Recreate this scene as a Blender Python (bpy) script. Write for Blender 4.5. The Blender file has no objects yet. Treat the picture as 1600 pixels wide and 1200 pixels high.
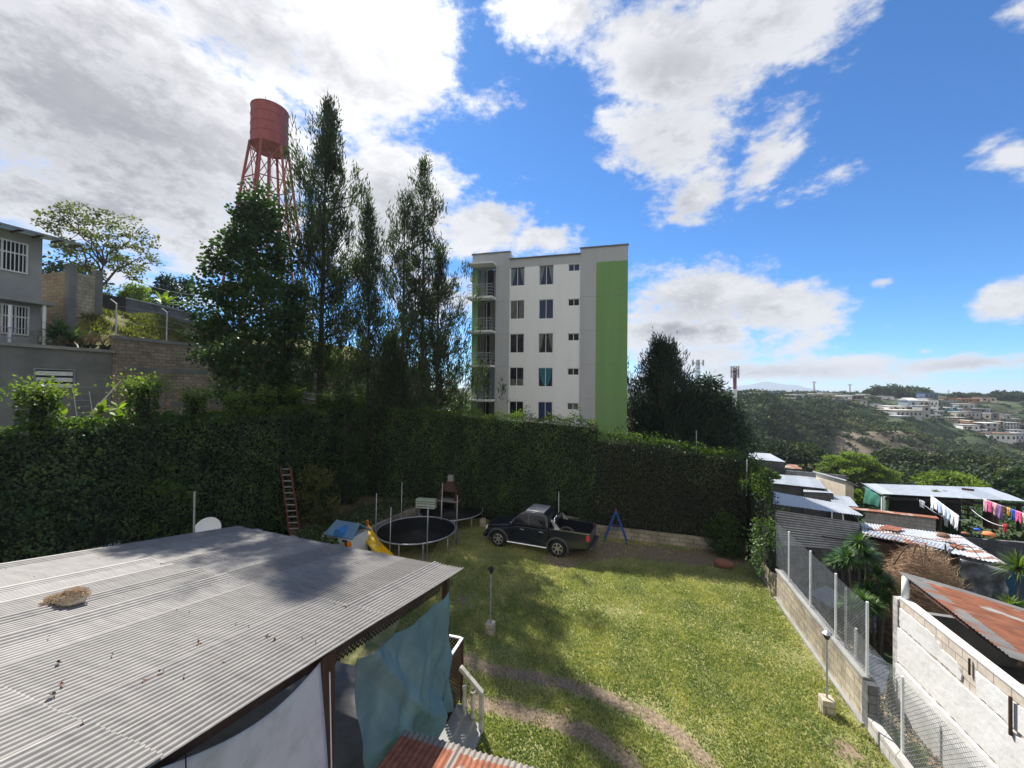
import bpy, math, random
import numpy as np
from mathutils import Vector, Matrix
random.seed(7); rng = np.random.default_rng(7)
R_ = math.radians
sc = bpy.context.scene
COL = sc.collection
# ---------------------------------------------------------------- camera
FPX = 615.0; CAMZ = 7.5
cam_rot = Matrix.Rotation(R_(90.56), 3, 'X') @ Matrix.Rotation(R_(0.6), 3, 'Z')
cd = bpy.data.cameras.new('camera'); cam = bpy.data.objects.new('camera', cd); COL.objects.link(cam)
cam.matrix_world = Matrix.Translation((0, 0, CAMZ)) @ cam_rot.to_4x4()
cd.sensor_width = 36; cd.lens = 36 * FPX / 1600; cd.clip_start = 0.05; cd.clip_end = 20000
sc.camera = cam
def ray(x, y): return cam_rot @ Vector(((x - 800) / FPX, -(y - 600) / FPX, -1))
def G(x, y, z=0.0):
    d = ray(x, y); return Vector((0, 0, CAMZ)) + d * ((z - CAMZ) / d.z)
def A(x, y, Y):
    d = ray(x, y); return Vector((0, 0, CAMZ)) + d * (Y / d.y)
# ---------------------------------------------------------------- sun, sky, exposure
SUN_AZ, SUN_EL = -24.5, 48.0
sd = bpy.data.lights.new('sun', 'SUN'); so = bpy.data.objects.new('sun', sd); COL.objects.link(so)
sd.energy = 5.0; sd.angle = R_(0.6); sd.color = (1.0, .95, .86)
sv = Vector((math.sin(R_(SUN_AZ)) * math.cos(R_(SUN_EL)), math.cos(R_(SUN_AZ)) * math.cos(R_(SUN_EL)), math.sin(R_(SUN_EL))))
so.rotation_euler = sv.to_track_quat('Z', 'Y').to_euler()
sc.view_settings.view_transform = 'Standard'; sc.view_settings.look = 'None'
EXPO = 0.88
sc.view_settings.exposure = EXPO; sc.view_settings.gamma = 1
sc.cycles.max_bounces = 6; sc.cycles.transparent_max_bounces = 8
sc.cycles.volume_bounces = 0
w = bpy.data.worlds.new('World'); sc.world = w; w.use_nodes = True
nt = w.node_tree; N = nt.nodes; L = nt.links; N.clear()
SKYS = 0.13
def mth(op, a, b=None, c=None, clamp=False):
    n = N.new('ShaderNodeMath'); n.operation = op; n.use_clamp = clamp
    for i, v in enumerate((a, b, c)):
        if v is None: continue
        if isinstance(v, (int, float)): n.inputs[i].default_value = v
        else: L.new(v, n.inputs[i])
    return n.outputs[0]
def maprange(v, a, b, c=0., d=1., smooth=True):
    n = N.new('ShaderNodeMapRange'); n.interpolation_type = 'SMOOTHSTEP' if smooth else 'LINEAR'
    L.new(v, n.inputs[0])
    for i, k in enumerate((a, b, c, d)): n.inputs[i + 1].default_value = k
    return n.outputs[0]
tc = N.new('ShaderNodeTexCoord').outputs['Generated']
sp = N.new('ShaderNodeSeparateXYZ'); L.new(tc, sp.inputs[0])
az = mth('ARCTAN2', sp.outputs[0], sp.outputs[1]); el = mth('ARCSINE', sp.outputs[2])
cb = N.new('ShaderNodeCombineXYZ'); L.new(az, cb.inputs[0]); L.new(el, cb.inputs[1])
ae = cb.outputs[0]
def wnoise(vec, scale, detail, rough, dist=0.0):
    n = N.new('ShaderNodeTexNoise'); n.inputs['Scale'].default_value = scale; n.inputs['Detail'].default_value = detail
    n.inputs['Roughness'].default_value = rough; n.inputs['Distortion'].default_value = dist
    L.new(vec, n.inputs['Vector']); return n.outputs[0]
mp = N.new('ShaderNodeMapping'); mp.inputs['Scale'].default_value = (1, 1, 1.9); L.new(tc, mp.inputs[0])
n1 = wnoise(mp.outputs[0], 4.2, 14, .62, .15)
n2 = wnoise(mp.outputs[0], 14, 8, .65, 0)
n4 = wnoise(mp.outputs[0], 38, 6, .7, 0)
n3 = wnoise(mp.outputs[0], 2.3, 6, .55, .2)
def azel(x, y):
    d = ray(x, y).normalized(); return math.atan2(d.x, d.y), math.asin(d.z)
def blobs(lst, base):
    acc = None
    for (x, y, rx, ry, rot, wt) in lst:
        a0, e0 = azel(x, y)
        sx = abs(azel(x + rx, y)[0] - azel(x - rx, y)[0]) / 2; sy = abs(azel(x, y + ry)[1] - azel(x, y - ry)[1]) / 2
        m = N.new('ShaderNodeMapping'); m.vector_type = 'TEXTURE'
        m.inputs['Location'].default_value = (a0, e0, 0); m.inputs['Rotation'].default_value = (0, 0, R_(rot)); m.inputs['Scale'].default_value = (sx, sy, 1)
        L.new(ae, m.inputs[0])
        ln = N.new('ShaderNodeVectorMath'); ln.operation = 'LENGTH'; L.new(m.outputs[0], ln.inputs[0])
        v = mth('MULTIPLY_ADD', ln.outputs['Value'], -wt, wt)
        acc = v if acc is None else mth('MAXIMUM', acc, v)
    return mth('MAXIMUM', acc, base)
CL = [(400, 40, 260, 150, 0, 1.0), (200, 190, 520, 330, 0, 1.0), (560, 80, 230, 190, 0, 1.15), (600, 320, 170, 150, 0, 1.0), (760, 350, 110, 62, 10, .85), (850, 372, 75, 30, 0, .7),
      (880, 10, 130, 90, 0, .8), (1050, 90, 190, 125, -20, .95), (1190, 40, 150, 100, 0, .8), (1040, 215, 130, 95, -10, .8), (1075, 315, 100, 62, 10, .75), (1190, 250, 110, 50, 50, .55), (1265, 300, 70, 30, 20, .45),
      (1090, 470, 150, 75, 0, .85), (1200, 478, 150, 55, -8, .8), (1060, 520, 160, 45, 0, .7), (1378, 440, 34, 14, 0, .5), (1575, 470, 85, 36, 8, .8), (1600, 250, 40, 60, 60, .35),
      (1210, 582, 340, 30, 0, .75), (1500, 570, 240, 22, 4, .75), (1080, 560, 200, 30, 0, .6), (780, 150, 45, 40, 0, .45), (1445, 548, 26, 9, 0, .5), (1600, 20, 60, 30, 0, .3), (690, 460, 120, 60, 0, .7)]
m0 = blobs(CL, -0.55)
m0 = mth('MAXIMUM', m0, mth('MULTIPLY_ADD', sp.outputs[1], -1.3, -.15))      # unseen cloud bank added behind the camera as neutral fill light
dens = mth('ADD', m0, mth('MULTIPLY_ADD', n1, 1.9, -0.98))
dens = mth('ADD', dens, mth('MULTIPLY_ADD', n2, 1.0, -0.5))
dens = mth('ADD', dens, mth('MULTIPLY_ADD', n4, 0.45, -0.225))
mask = maprange(dens, -0.04, 0.42)
# grey undersides of the thick cloud
gre = blobs([(190, 210, 500, 330, 0, 1.3), (520, 190, 260, 200, 0, .55), (1060, 110, 150, 90, 0, .15), (1090, 515, 120, 40, 0, .5), (1250, 585, 320, 16, 0, .4), (640, 300, 80, 60, 0, .35)], -0.3)
gf = maprange(mth('ADD', gre, mth('MULTIPLY_ADD', n3, 1.3, -0.65)), -0.2, 0.5)
gf2 = mth('MULTIPLY', gf, maprange(dens, .25, .9), clamp=True)
dt = N.new('ShaderNodeVectorMath'); dt.operation = 'DOT_PRODUCT'; L.new(tc, dt.inputs[0]); dt.inputs[1].default_value = sv
glow = mth('POWER', mth('MAXIMUM', dt.outputs['Value'], 0.0), 14.0)
K = 1.0 / (SKYS * 2 ** EXPO)
def rgb(c): return (c[0] * K, c[1] * K, c[2] * K, 1)
gf2 = mth('MAXIMUM', gf2, mth('MULTIPLY', maprange(mth('ADD', n1, mth('MULTIPLY_ADD', n2, .5, -.25)), .60, .38), maprange(dens, .1, .6, 0, .6)))
cr = N.new('ShaderNodeMix'); cr.data_type = 'RGBA'; L.new(gf2, cr.inputs[0])
cr.inputs[6].default_value = rgb((.80, .815, .86)); cr.inputs[7].default_value = rgb((.36, .37, .42))
gl = N.new('ShaderNodeMix'); gl.data_type = 'RGBA'; gl.blend_type = 'ADD'; L.new(mth('MULTIPLY', glow, mth('MULTIPLY_ADD', n1, 2.6, -.75)), gl.inputs[0]); gl.clamp_factor = False
L.new(cr.outputs[2], gl.inputs[6]); gl.inputs[7].default_value = rgb((1.1, 1.08, 1.05))
bk = N.new('ShaderNodeMix'); bk.data_type = 'RGBA'; L.new(maprange(sp.outputs[1], 0.1, -0.5), bk.inputs[0]); L.new(gl.outputs[2], bk.inputs[6]); bk.inputs[7].default_value = rgb((.80, .78, .75))  # colour of the added fill clouds behind the camera
sky = N.new('ShaderNodeTexSky'); sky.sky_type = 'NISHITA'; sky.sun_disc = False
sky.sun_elevation = R_(SUN_EL); sky.sun_rotation = R_(SUN_AZ); sky.altitude = 1500; sky.air_density = 1.0; sky.dust_density = 0.3; sky.ozone_density = 2.5
st = N.new('ShaderNodeMix'); st.data_type = 'RGBA'; st.blend_type = 'MULTIPLY'; st.inputs[0].default_value = 1.0
L.new(sky.outputs[0], st.inputs[6]); st.inputs[7].default_value = (.285, .53, .745, 1)
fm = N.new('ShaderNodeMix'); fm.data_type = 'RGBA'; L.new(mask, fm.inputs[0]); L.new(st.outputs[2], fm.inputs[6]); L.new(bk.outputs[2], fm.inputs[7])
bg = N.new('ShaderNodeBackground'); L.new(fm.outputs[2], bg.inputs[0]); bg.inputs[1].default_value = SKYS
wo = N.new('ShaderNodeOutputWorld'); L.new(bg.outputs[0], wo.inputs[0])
# ---------------------------------------------------------------- materials
def rampset(r, stops):
    cr = r.color_ramp
    while len(cr.elements) > 1: cr.elements.remove(cr.elements[-1])
    cr.elements[0].position = stops[0][0]; cr.elements[0].color = (*stops[0][1], 1)
    for p, c in stops[1:]:
        e = cr.elements.new(p); e.color = (*c, 1)
def mat(name, stops, scale=3.0, rough=.8, bump=0.0, bscale=None, metal=0.0, coord='Object', stretch=(1, 1, 1), detail=6, spec=.3, trans=0, coat=0, tone=False):
    m = bpy.data.materials.new(name); m.use_nodes = True; t = m.node_tree; n = t.nodes; l = t.links
    b = n['Principled BSDF']; b.inputs['Roughness'].default_value = rough; b.inputs['Metallic'].default_value = metal
    b.inputs['Specular IOR Level'].default_value = spec; b.inputs['Coat Weight'].default_value = coat
    c = n.new('ShaderNodeTexCoord'); mp = n.new('ShaderNodeMapping'); mp.inputs['Scale'].default_value = stretch
    l.new(c.outputs[coord], mp.inputs[0])
    no = n.new('ShaderNodeTexNoise'); no.inputs['Scale'].default_value = scale; no.inputs['Detail'].default_value = detail; no.inputs['Roughness'].default_value = .62
    l.new(mp.outputs[0], no.inputs['Vector'])
    if isinstance(stops[0], (int, float)): stops = [(.3, tuple(v * .85 for v in stops)), (.7, tuple(min(1, v * 1.12) for v in stops))]
    r = n.new('ShaderNodeValToRGB'); rampset(r, stops)
    fac = no.outputs[0]
    if tone:
        at = n.new('ShaderNodeAttribute'); at.attribute_name = 'tone'
        ad = n.new('ShaderNodeMath'); ad.operation = 'MULTIPLY_ADD'; l.new(no.outputs[0], ad.inputs[0]); ad.inputs[1].default_value = .35
        l.new(at.outputs['Fac'], ad.inputs[2])
        sb = n.new('ShaderNodeMath'); sb.operation = 'SUBTRACT'; l.new(ad.outputs[0], sb.inputs[0]); sb.inputs[1].default_value = .175; fac = sb.outputs[0]
    l.new(fac, r.inputs[0]); l.new(r.outputs[0], b.inputs['Base Color'])
    if bump:
        nb = n.new('ShaderNodeTexNoise'); nb.inputs['Scale'].default_value = bscale or scale * 4; nb.inputs['Detail'].default_value = 5; l.new(mp.outputs[0], nb.inputs['Vector'])
        bp = n.new('ShaderNodeBump'); bp.inputs['Strength'].default_value = bump; bp.inputs['Distance'].default_value = .02
        l.new(nb.outputs[0], bp.inputs['Height']); l.new(bp.outputs[0], b.inputs['Normal'])
    if trans:
        tr = n.new('ShaderNodeBsdfTranslucent'); l.new(r.outputs[0], tr.inputs[0])
        if isinstance(trans, tuple):
            mu = n.new('ShaderNodeMix'); mu.data_type = 'RGBA'; mu.blend_type = 'MULTIPLY'; mu.inputs[0].default_value = 1
            l.new(r.outputs[0], mu.inputs[6]); mu.inputs[7].default_value = (*trans[1], 1); l.new(mu.outputs[2], tr.inputs[0]); tf = trans[0]
        else: tf = trans
        mx = n.new('ShaderNodeMixShader'); mx.inputs[0].default_value = tf
        l.new(b.outputs[0], mx.inputs[1]); l.new(tr.outputs[0], mx.inputs[2]); l.new(mx.outputs[0], n['Material Output'].inputs[0])
    return m
def blockmat(name, c1, c2, mortar, bw=.4, bh=.2, ms=.012, stain=(.3, .28, .25), samt=.6, rough=.9, flip=False, sscale=.9):
    m = bpy.data.materials.new(name); m.use_nodes = True; t = m.node_tree; n = t.nodes; l = t.links
    b = n['Principled BSDF']; b.inputs['Roughness'].default_value = rough; b.inputs['Specular IOR Level'].default_value = .2
    c = n.new('ShaderNodeTexCoord'); s = n.new('ShaderNodeSeparateXYZ'); k = n.new('ShaderNodeCombineXYZ'); l.new(c.outputs['Object'], s.inputs[0])
    ax = n.new('ShaderNodeMath'); ax.operation = 'ADD'; l.new(s.outputs[0], ax.inputs[0]); l.new(s.outputs[1], ax.inputs[1])
    l.new(ax.outputs[0], k.inputs[0]); l.new(s.outputs[2], k.inputs[1])
    br = n.new('ShaderNodeTexBrick'); l.new(k.outputs[0], br.inputs['Vector'])
    br.inputs['Color1'].default_value = (*c1, 1); br.inputs['Color2'].default_value = (*c2, 1); br.inputs['Mortar'].default_value = (*mortar, 1)
    br.inputs['Scale'].default_value = 1; br.inputs['Brick Width'].default_value = bw; br.inputs['Row Height'].default_value = bh; br.inputs['Mortar Size'].default_value = ms
    br.inputs['Bias'].default_value = 0
    no = n.new('ShaderNodeTexNoise'); no.inputs['Scale'].default_value = sscale; no.inputs['Detail'].default_value = 8; no.inputs['Roughness'].default_value = .65; no.inputs['Distortion'].default_value = .4
    mp = n.new('ShaderNodeMapping'); mp.inputs['Scale'].default_value = (1, 1, .55); l.new(c.outputs['Object'], mp.inputs[0]); l.new(mp.outputs[0], no.inputs['Vector'])
    r = n.new('ShaderNodeValToRGB'); rampset(r, [(.42, (1, 1, 1)), (.68, tuple(1 - samt + samt * v for v in stain))]); l.new(no.outputs[0], r.inputs[0])
    n2 = n.new('ShaderNodeTexNoise'); n2.inputs['Scale'].default_value = 9; n2.inputs['Detail'].default_value = 6; l.new(c.outputs['Object'], n2.inputs['Vector'])
    r2 = n.new('ShaderNodeValToRGB'); rampset(r2, [(.3, (.8, .8, .8)), (.7, (1.1, 1.1, 1.1))]); l.new(n2.outputs[0], r2.inputs[0])
    mu = n.new('ShaderNodeMix'); mu.data_type = 'RGBA'; mu.blend_type = 'MULTIPLY'; mu.inputs[0].default_value = 1; l.new(br.outputs[0], mu.inputs[6]); l.new(r.outputs[0], mu.inputs[7])
    m2 = n.new('ShaderNodeMix'); m2.data_type = 'RGBA'; m2.blend_type = 'MULTIPLY'; m2.inputs[0].default_value = 1; l.new(mu.outputs[2], m2.inputs[6]); l.new(r2.outputs[0], m2.inputs[7])
    l.new(m2.outputs[2], b.inputs['Base Color'])
    bp = n.new('ShaderNodeBump'); bp.inputs['Strength'].default_value = .5; bp.inputs['Distance'].default_value = .01; bp.invert = True
    l.new(br.outputs['Fac'], bp.inputs['Height']); l.new(bp.outputs[0], b.inputs['Normal'])
    return m
def rustmat(name, base, rust, thr, scale, stretch, rough=.55, metal=.4, dirt=True):
    m = bpy.data.materials.new(name); m.use_nodes = True; t = m.node_tree; n = t.nodes; l = t.links
    b = n['Principled BSDF']; c = n.new('ShaderNodeTexCoord'); mp = n.new('ShaderNodeMapping'); mp.inputs['Scale'].default_value = stretch; l.new(c.outputs['Object'], mp.inputs[0])
    no = n.new('ShaderNodeTexNoise'); no.inputs['Scale'].default_value = scale; no.inputs['Detail'].default_value = 9; no.inputs['Roughness'].default_value = .6; l.new(mp.outputs[0], no.inputs['Vector'])
    at = n.new('ShaderNodeAttribute'); at.attribute_name = 'tone'
    ad = n.new('ShaderNodeMath'); ad.operation = 'ADD'; l.new(no.outputs[0], ad.inputs[0]); l.new(at.outputs['Fac'], ad.inputs[1])
    r = n.new('ShaderNodeValToRGB'); rampset(r, [(thr - .03, (0, 0, 0)), (thr + .03, (1, 1, 1))]); l.new(ad.outputs[0], r.inputs[0])
    n2 = n.new('ShaderNodeTexNoise'); n2.inputs['Scale'].default_value = scale * 4; n2.inputs['Detail'].default_value = 6; l.new(mp.outputs[0], n2.inputs['Vector'])
    ra = n.new('ShaderNodeValToRGB'); rampset(ra, [(.3, tuple(v * .8 for v in base)), (.7, tuple(v * 1.15 for v in base))]); l.new(n2.outputs[0], ra.inputs[0])
    rb = n.new('ShaderNodeValToRGB'); rampset(rb, [(.3, tuple(v * .6 for v in rust)), (.7, tuple(v * 1.3 for v in rust))]); l.new(n2.outputs[0], rb.inputs[0])
    tb = n.new('ShaderNodeMath'); tb.operation = 'MULTIPLY_ADD'; l.new(at.outputs['Fac'], tb.inputs[0]); tb.inputs[1].default_value = 3.0; tb.inputs[2].default_value = 1.0
    tcl = n.new('ShaderNodeClamp'); l.new(tb.outputs[0], tcl.inputs[0]); tcl.inputs[1].default_value = .5; tcl.inputs[2].default_value = 1.2
    tm = n.new('ShaderNodeMix'); tm.data_type = 'RGBA'; tm.blend_type = 'MULTIPLY'; tm.inputs[0].default_value = 1; l.new(ra.outputs[0], tm.inputs[6]); l.new(tcl.outputs[0], tm.inputs[7])
    mx = n.new('ShaderNodeMix'); mx.data_type = 'RGBA'; l.new(r.outputs[0], mx.inputs[0]); l.new(tm.outputs[2], mx.inputs[6]); l.new(rb.outputs[0], mx.inputs[7]); l.new(mx.outputs[2], b.inputs['Base Color'])
    mr = n.new('ShaderNodeMapRange'); l.new(r.outputs[0], mr.inputs[0]); mr.inputs[3].default_value = metal; mr.inputs[4].default_value = 0; l.new(mr.outputs[0], b.inputs['Metallic'])
    mr = n.new('ShaderNodeMapRange'); l.new(r.outputs[0], mr.inputs[0]); mr.inputs[3].default_value = rough; mr.inputs[4].default_value = .9; l.new(mr.outputs[0], b.inputs['Roughness'])
    return m
M = {}
LT = (1.6, 1.9, .55)
M['ivy'] = mat('ivy', [(.0, (.016, .032, .013)), (.38, (.04, .076, .026)), (.7, (.095, .155, .042)), (1, (.20, .26, .065))], 1.2, .42, trans=(.3, LT), tone=True, spec=.35, coord='Object')
M['ivydark'] = mat('ivydark', [(.0, (.016, .02, .012)), (.4, (.034, .042, .02)), (.75, (.07, .08, .032)), (1, (.12, .13, .05))], 1.2, .45, trans=(.2, LT), tone=True, spec=.35)
M['ivytop'] = mat('ivytop', [(.0, (.022, .045, .014)), (.5, (.06, .11, .028)), (1, (.17, .22, .05))], 1.5, .5, trans=(.42, (1.9, 2.0, .6)), tone=True)
M['leaf'] = mat('leaf', [(.0, (.014, .030, .013)), (.5, (.030, .062, .022)), (.85, (.065, .11, .03)), (1, (.13, .17, .04))], .8, .5, trans=(.35, LT), tone=True)
M['needle'] = mat('needle', [(.0, (.016, .026, .014)), (.5, (.036, .055, .026)), (1, (.095, .115, .042))], .8, .6, trans=(.3, LT), tone=True)
M['pine'] = mat('pine', [(.0, (.008, .02, .012)), (.5, (.018, .042, .022)), (1, (.045, .075, .03))], .8, .6, trans=(.2, LT), tone=True)
M['olive'] = mat('olive', [(.0, (.05, .06, .02)), (.5, (.10, .11, .035)), (1, (.19, .18, .06))], .8, .6, trans=(.35, LT), tone=True)
M['lime'] = mat('lime', [(.0, (.05, .08, .015)), (.5, (.14, .2, .03)), (1, (.28, .34, .05))], .8, .6, trans=(.35, LT), tone=True)
M['farleaf'] = mat('farleaf', [(.0, (.012, .026, .014)), (.5, (.03, .05, .024)), (.8, (.075, .095, .04)), (1, (.16, .155, .07))], .02, .8, trans=(.2, LT), tone=True)
M['yucca'] = mat('yucca', [(.0, (.015, .045, .012)), (.6, (.05, .12, .03)), (1, (.16, .22, .06))], 1, .45, trans=(.25, LT), tone=True)
M['bark'] = mat('bark', [(.3, (.05, .042, .035)), (.7, (.13, .11, .09))], 6, .95, .6, 20)
M['deadbrush'] = mat('deadbrush', [(.0, (.17, .105, .065)), (1, (.58, .41, .27))], 3, .9, tone=True)
M['soil'] = mat('soil', [(.25, (.09, .07, .05)), (.75, (.2, .16, .115))], 1.4, .95, .5, 14)
M['concrete'] = mat('concrete', [(.25, (.16, .16, .16)), (.5, (.27, .27, .26)), (.8, (.36, .35, .33))], 1.3, .9, .3, 30)
M['greyplaster'] = mat('greyplaster', [(.3, (.12, .12, .12)), (.55, (.21, .21, .21)), (.75, (.28, .275, .265))], .55, .9, .2, 20, detail=9)
M['houseplaster'] = mat('houseplaster', [(.3, (.26, .26, .265)), (.7, (.40, .395, .385))], .6, .9, .15, 20)
M['whiteplaster'] = mat('whiteplaster', [(.25, (.46, .45, .42)), (.45, (.60, .60, .59)), (.7, (.66, .66, .66))], 1.1, .85, .7, 7, detail=9)
M['whitepaint'] = mat('whitepaint', [(.2, (.70, .71, .735)), (.5, (.77, .78, .80)), (.75, (.80, .81, .83))], 1.0, .7, .05, 10, stretch=(1.2, 1.2, .2), detail=9)
M['greypaint'] = mat('greypaint', [(.25, (.38, .39, .42)), (.7, (.45, .46, .49))], 1.1, .7, stretch=(1.4, 1.4, .16), detail=9)
M['greenpaint'] = mat('greenpaint', [(.3, (.16, .29, .11)), (.7, (.19, .33, .13))], 1.1, .7, stretch=(1.4, 1.4, .16), detail=9)
M['glass'] = mat('glass', [(.3, (.02, .035, .07)), (.7, (.03, .05, .10))], .5, .08, spec=.8)
M['darkglass'] = mat('darkglass', [(.3, (.010, .011, .015)), (.7, (.02, .02, .026))], .5, .07, spec=.4)
M['dark'] = mat('dark', (.02, .02, .022), 3, .8)
M['alu'] = mat('alu', (.5, .5, .52), 5, .4, metal=.7)
M['galv'] = mat('galv', [(.3, (.30, .31, .33)), (.7, (.5, .51, .53))], 4, .45, metal=.5)
M['whitemetal'] = mat('whitemetal', (.72, .73, .74), 4, .45)
M['brownwood'] = mat('brownwood', [(.3, (.045, .024, .017)), (.7, (.10, .055, .04))], 4, .6, .3, 20, stretch=(1, 1, .2))
M['redsteel'] = mat('redsteel', [(.25, (.20, .055, .05)), (.45, (.29, .065, .06)), (.7, (.36, .09, .085))], 1.2, .6, stretch=(1, 1, .3), detail=9)
M['black'] = mat('black', (.012, .012, .013), 3, .6)
M['rubber'] = mat('rubber', (.018, .018, .018), 3, .85)
M['block'] = blockmat('block', (.50, .44, .34), (.38, .335, .26), (.22, .195, .16), samt=.75)
M['oldblock'] = blockmat('oldblock', (.40, .33, .26), (.26, .215, .17), (.15, .125, .10), samt=.7, stain=(.2, .18, .16), sscale=.35)
M['tanblock'] = blockmat('tanblock', (.42, .35, .25), (.33, .27, .19), (.2, .17, .13), samt=.6, stain=(.35, .35, .36), sscale=.3)
M['paleblock'] = blockmat('paleblock', (.50, .48, .46), (.40, .385, .37), (.26, .25, .24), samt=.35)
M['darkblock'] = blockmat('darkblock', (.19, .19, .2), (.14, .14, .15), (.09, .09, .095), samt=.5)
M['roof'] = None
M['zinc'] = rustmat('zinc', (.36, .38, .41), (.22, .09, .045), .80, 1.2, (1, 1, 1), .42, .35)
M['zincrust'] = rustmat('zincrust', (.42, .44, .46), (.20, .10, .065), .55, 1.0, (.5, 3.0, 1), .5, .3)
M['rust'] = rustmat('rust', (.45, .42, .38), (.22, .095, .06), .40, 1.5, (.4, 1.3, 1), .6, .2)
M['siding'] = rustmat('siding', (.33, .35, .38), (.15, .08, .05), .9, 1.2, (1, 1, 1), .5, .4)
def flat(name, c, rough=.7, **k):
    M[name] = mat(name, [(.3, tuple(v * .88 for v in c)), (.7, tuple(min(1, v * 1.1) for v in c))], 3, rough, **k); return M[name]
# ---------------------------------------------------------------- mesh helpers
WM = {}
def tag(o, label=None, cat=None, group=None, kind=None):
    if label: o['label'] = label
    if cat: o['category'] = cat
    if group: o['group'] = group
    if kind: o['kind'] = kind
    return o
def thing(name, label, cat, loc=(0, 0, 0), rz=0.0, group=None):
    o = bpy.data.objects.new(name, None); COL.objects.link(o); o.empty_display_size = .2
    o.location = loc; o.rotation_euler = (0, 0, rz); tag(o, label, cat, group)
    WM[o.name] = Matrix.Translation(Vector(loc)) @ Matrix.Rotation(rz, 4, 'Z')
    return o
def link_mesh(name, me, m, parent=None, world=False, smooth=False, loc=None, rz=0.0):
    o = bpy.data.objects.new(name, me); COL.objects.link(o)
    if m: me.materials.append(M[m] if isinstance(m, str) else m)
    W = Matrix.Identity(4)
    if loc is not None:
        o.location = loc; o.rotation_euler = (0, 0, rz); W = Matrix.Translation(Vector(loc)) @ Matrix.Rotation(rz, 4, 'Z')
        if world: me.transform(W.inverted())
    if parent is not None:
        o.parent = parent; W = WM[parent.name]
        if world: me.transform(W.inverted())
    WM[o.name] = W
    if smooth: me.polygons.foreach_set('use_smooth', [True] * len(me.polygons))
    return o
class MB:
    def __init__(s): s.v = []; s.f = []
    def add(s, vs, fs):
        k = len(s.v); s.v += [tuple(v) for v in vs]; s.f += [tuple(i + k for i in f) for f in fs]; return s
    def box(s, c, d, rz=0.0, mtx=None):
        x, y, z = d[0] / 2, d[1] / 2, d[2] / 2
        T = Matrix.Translation(Vector(c)) @ (mtx.to_4x4() if mtx else Matrix.Rotation(rz, 4, 'Z'))
        return s.add([T @ Vector(p) for p in ((-x, -y, -z), (x, -y, -z), (x, y, -z), (-x, y, -z), (-x, -y, z), (x, -y, z), (x, y, z), (-x, y, z))],
              [(0, 3, 2, 1), (4, 5, 6, 7), (0, 1, 5, 4), (1, 2, 6, 5), (2, 3, 7, 6), (3, 0, 4, 7)])
    def bx(s, x0, x1, y0, y1, z0, z1): return s.box(((x0 + x1) / 2, (y0 + y1) / 2, (z0 + z1) / 2), (abs(x1 - x0), abs(y1 - y0), abs(z1 - z0)))
    def slab(s, q, t):      # quad of 4 points thickened downwards along its normal
        q = [Vector(p) for p in q]; n = (q[1] - q[0]).cross(q[3] - q[0]).normalized()
        if n.z < 0: n = -n
        lo = [p - n * t for p in q]
        return s.add(q + lo, [(0, 1, 2, 3), (7, 6, 5, 4), (0, 4, 5, 1), (1, 5, 6, 2), (2, 6, 7, 3), (3, 7, 4, 0)])
    def tube(s, pts, r, n=8, cap=True):
        pts = [Vector(p) for p in pts]; rs = r if isinstance(r, (list, tuple)) else [r] * len(pts); k = len(s.v)
        up = None
        for i, p in enumerate(pts):
            t = (pts[min(i + 1, len(pts) - 1)] - pts[max(i - 1, 0)]).normalized()
            if up is None: up = t.orthogonal().normalized()
            else: up = (up - t * up.dot(t)).normalized() if (up - t * up.dot(t)).length > 1e-4 else t.orthogonal().normalized()
            sd = t.cross(up)
            for j in range(n):
                a = 2 * math.pi * j / n; s.v.append(tuple(p + (up * math.cos(a) + sd * math.sin(a)) * rs[i]))
        for i in range(len(pts) - 1):
            for j in range(n): s.f.append((k + i * n + j, k + i * n + (j + 1) % n, k + (i + 1) * n + (j + 1) % n, k + (i + 1) * n + j))
        if cap: s.f.append(tuple(k + j for j in reversed(range(n)))); s.f.append(tuple(k + (len(pts) - 1) * n + j for j in range(n)))
        return s
    def lathe(s, c, prof, n=20, mtx=None, cap=True):
        k = len(s.v); c = Vector(c)
        for (r, z) in prof:
            for j in range(n):
                a = 2 * math.pi * j / n; p = Vector((r * math.cos(a), r * math.sin(a), z))
                s.v.append(tuple(c + (mtx @ p if mtx else p)))
        for i in range(len(prof) - 1):
            for j in range(n): s.f.append((k + i * n + j, k + i * n + (j + 1) % n, k + (i + 1) * n + (j + 1) % n, k + (i + 1) * n + j))
        if cap and prof[0][0] > 1e-4: s.f.append(tuple(k + j for j in reversed(range(n))))
        if cap and prof[-1][0] > 1e-4: s.f.append(tuple(k + (len(prof) - 1) * n + j for j in range(n)))
        return s
    def torus(s, c, R, r, n=32, m=6, mtx=None):
        c = Vector(c); pts = []
        k = len(s.v)
        for i in range(n):
            a = 2 * math.pi * i / n
            for j in range(m):
                b = 2 * math.pi * j / m; p = Vector(((R + r * math.cos(b)) * math.cos(a), (R + r * math.cos(b)) * math.sin(a), r * math.sin(b)))
                s.v.append(tuple(c + (mtx @ p if mtx else p)))
        for i in range(n):
            for j in range(m): s.f.append((k + i * m + j, k + ((i + 1) % n) * m + j, k + ((i + 1) % n) * m + (j + 1) % m, k + i * m + (j + 1) % m))
        return s
    def prism(s, poly, y0, y1):   # polygon in xz extruded along y
        n = len(poly)
        return s.add([(x, y0, z) for x, z in poly] + [(x, y1, z) for x, z in poly],
              [tuple(range(n)), tuple(range(2 * n - 1, n - 1, -1))] + [(i, i + n, (i + 1) % n + n, (i + 1) % n) for i in range(n)])
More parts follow.
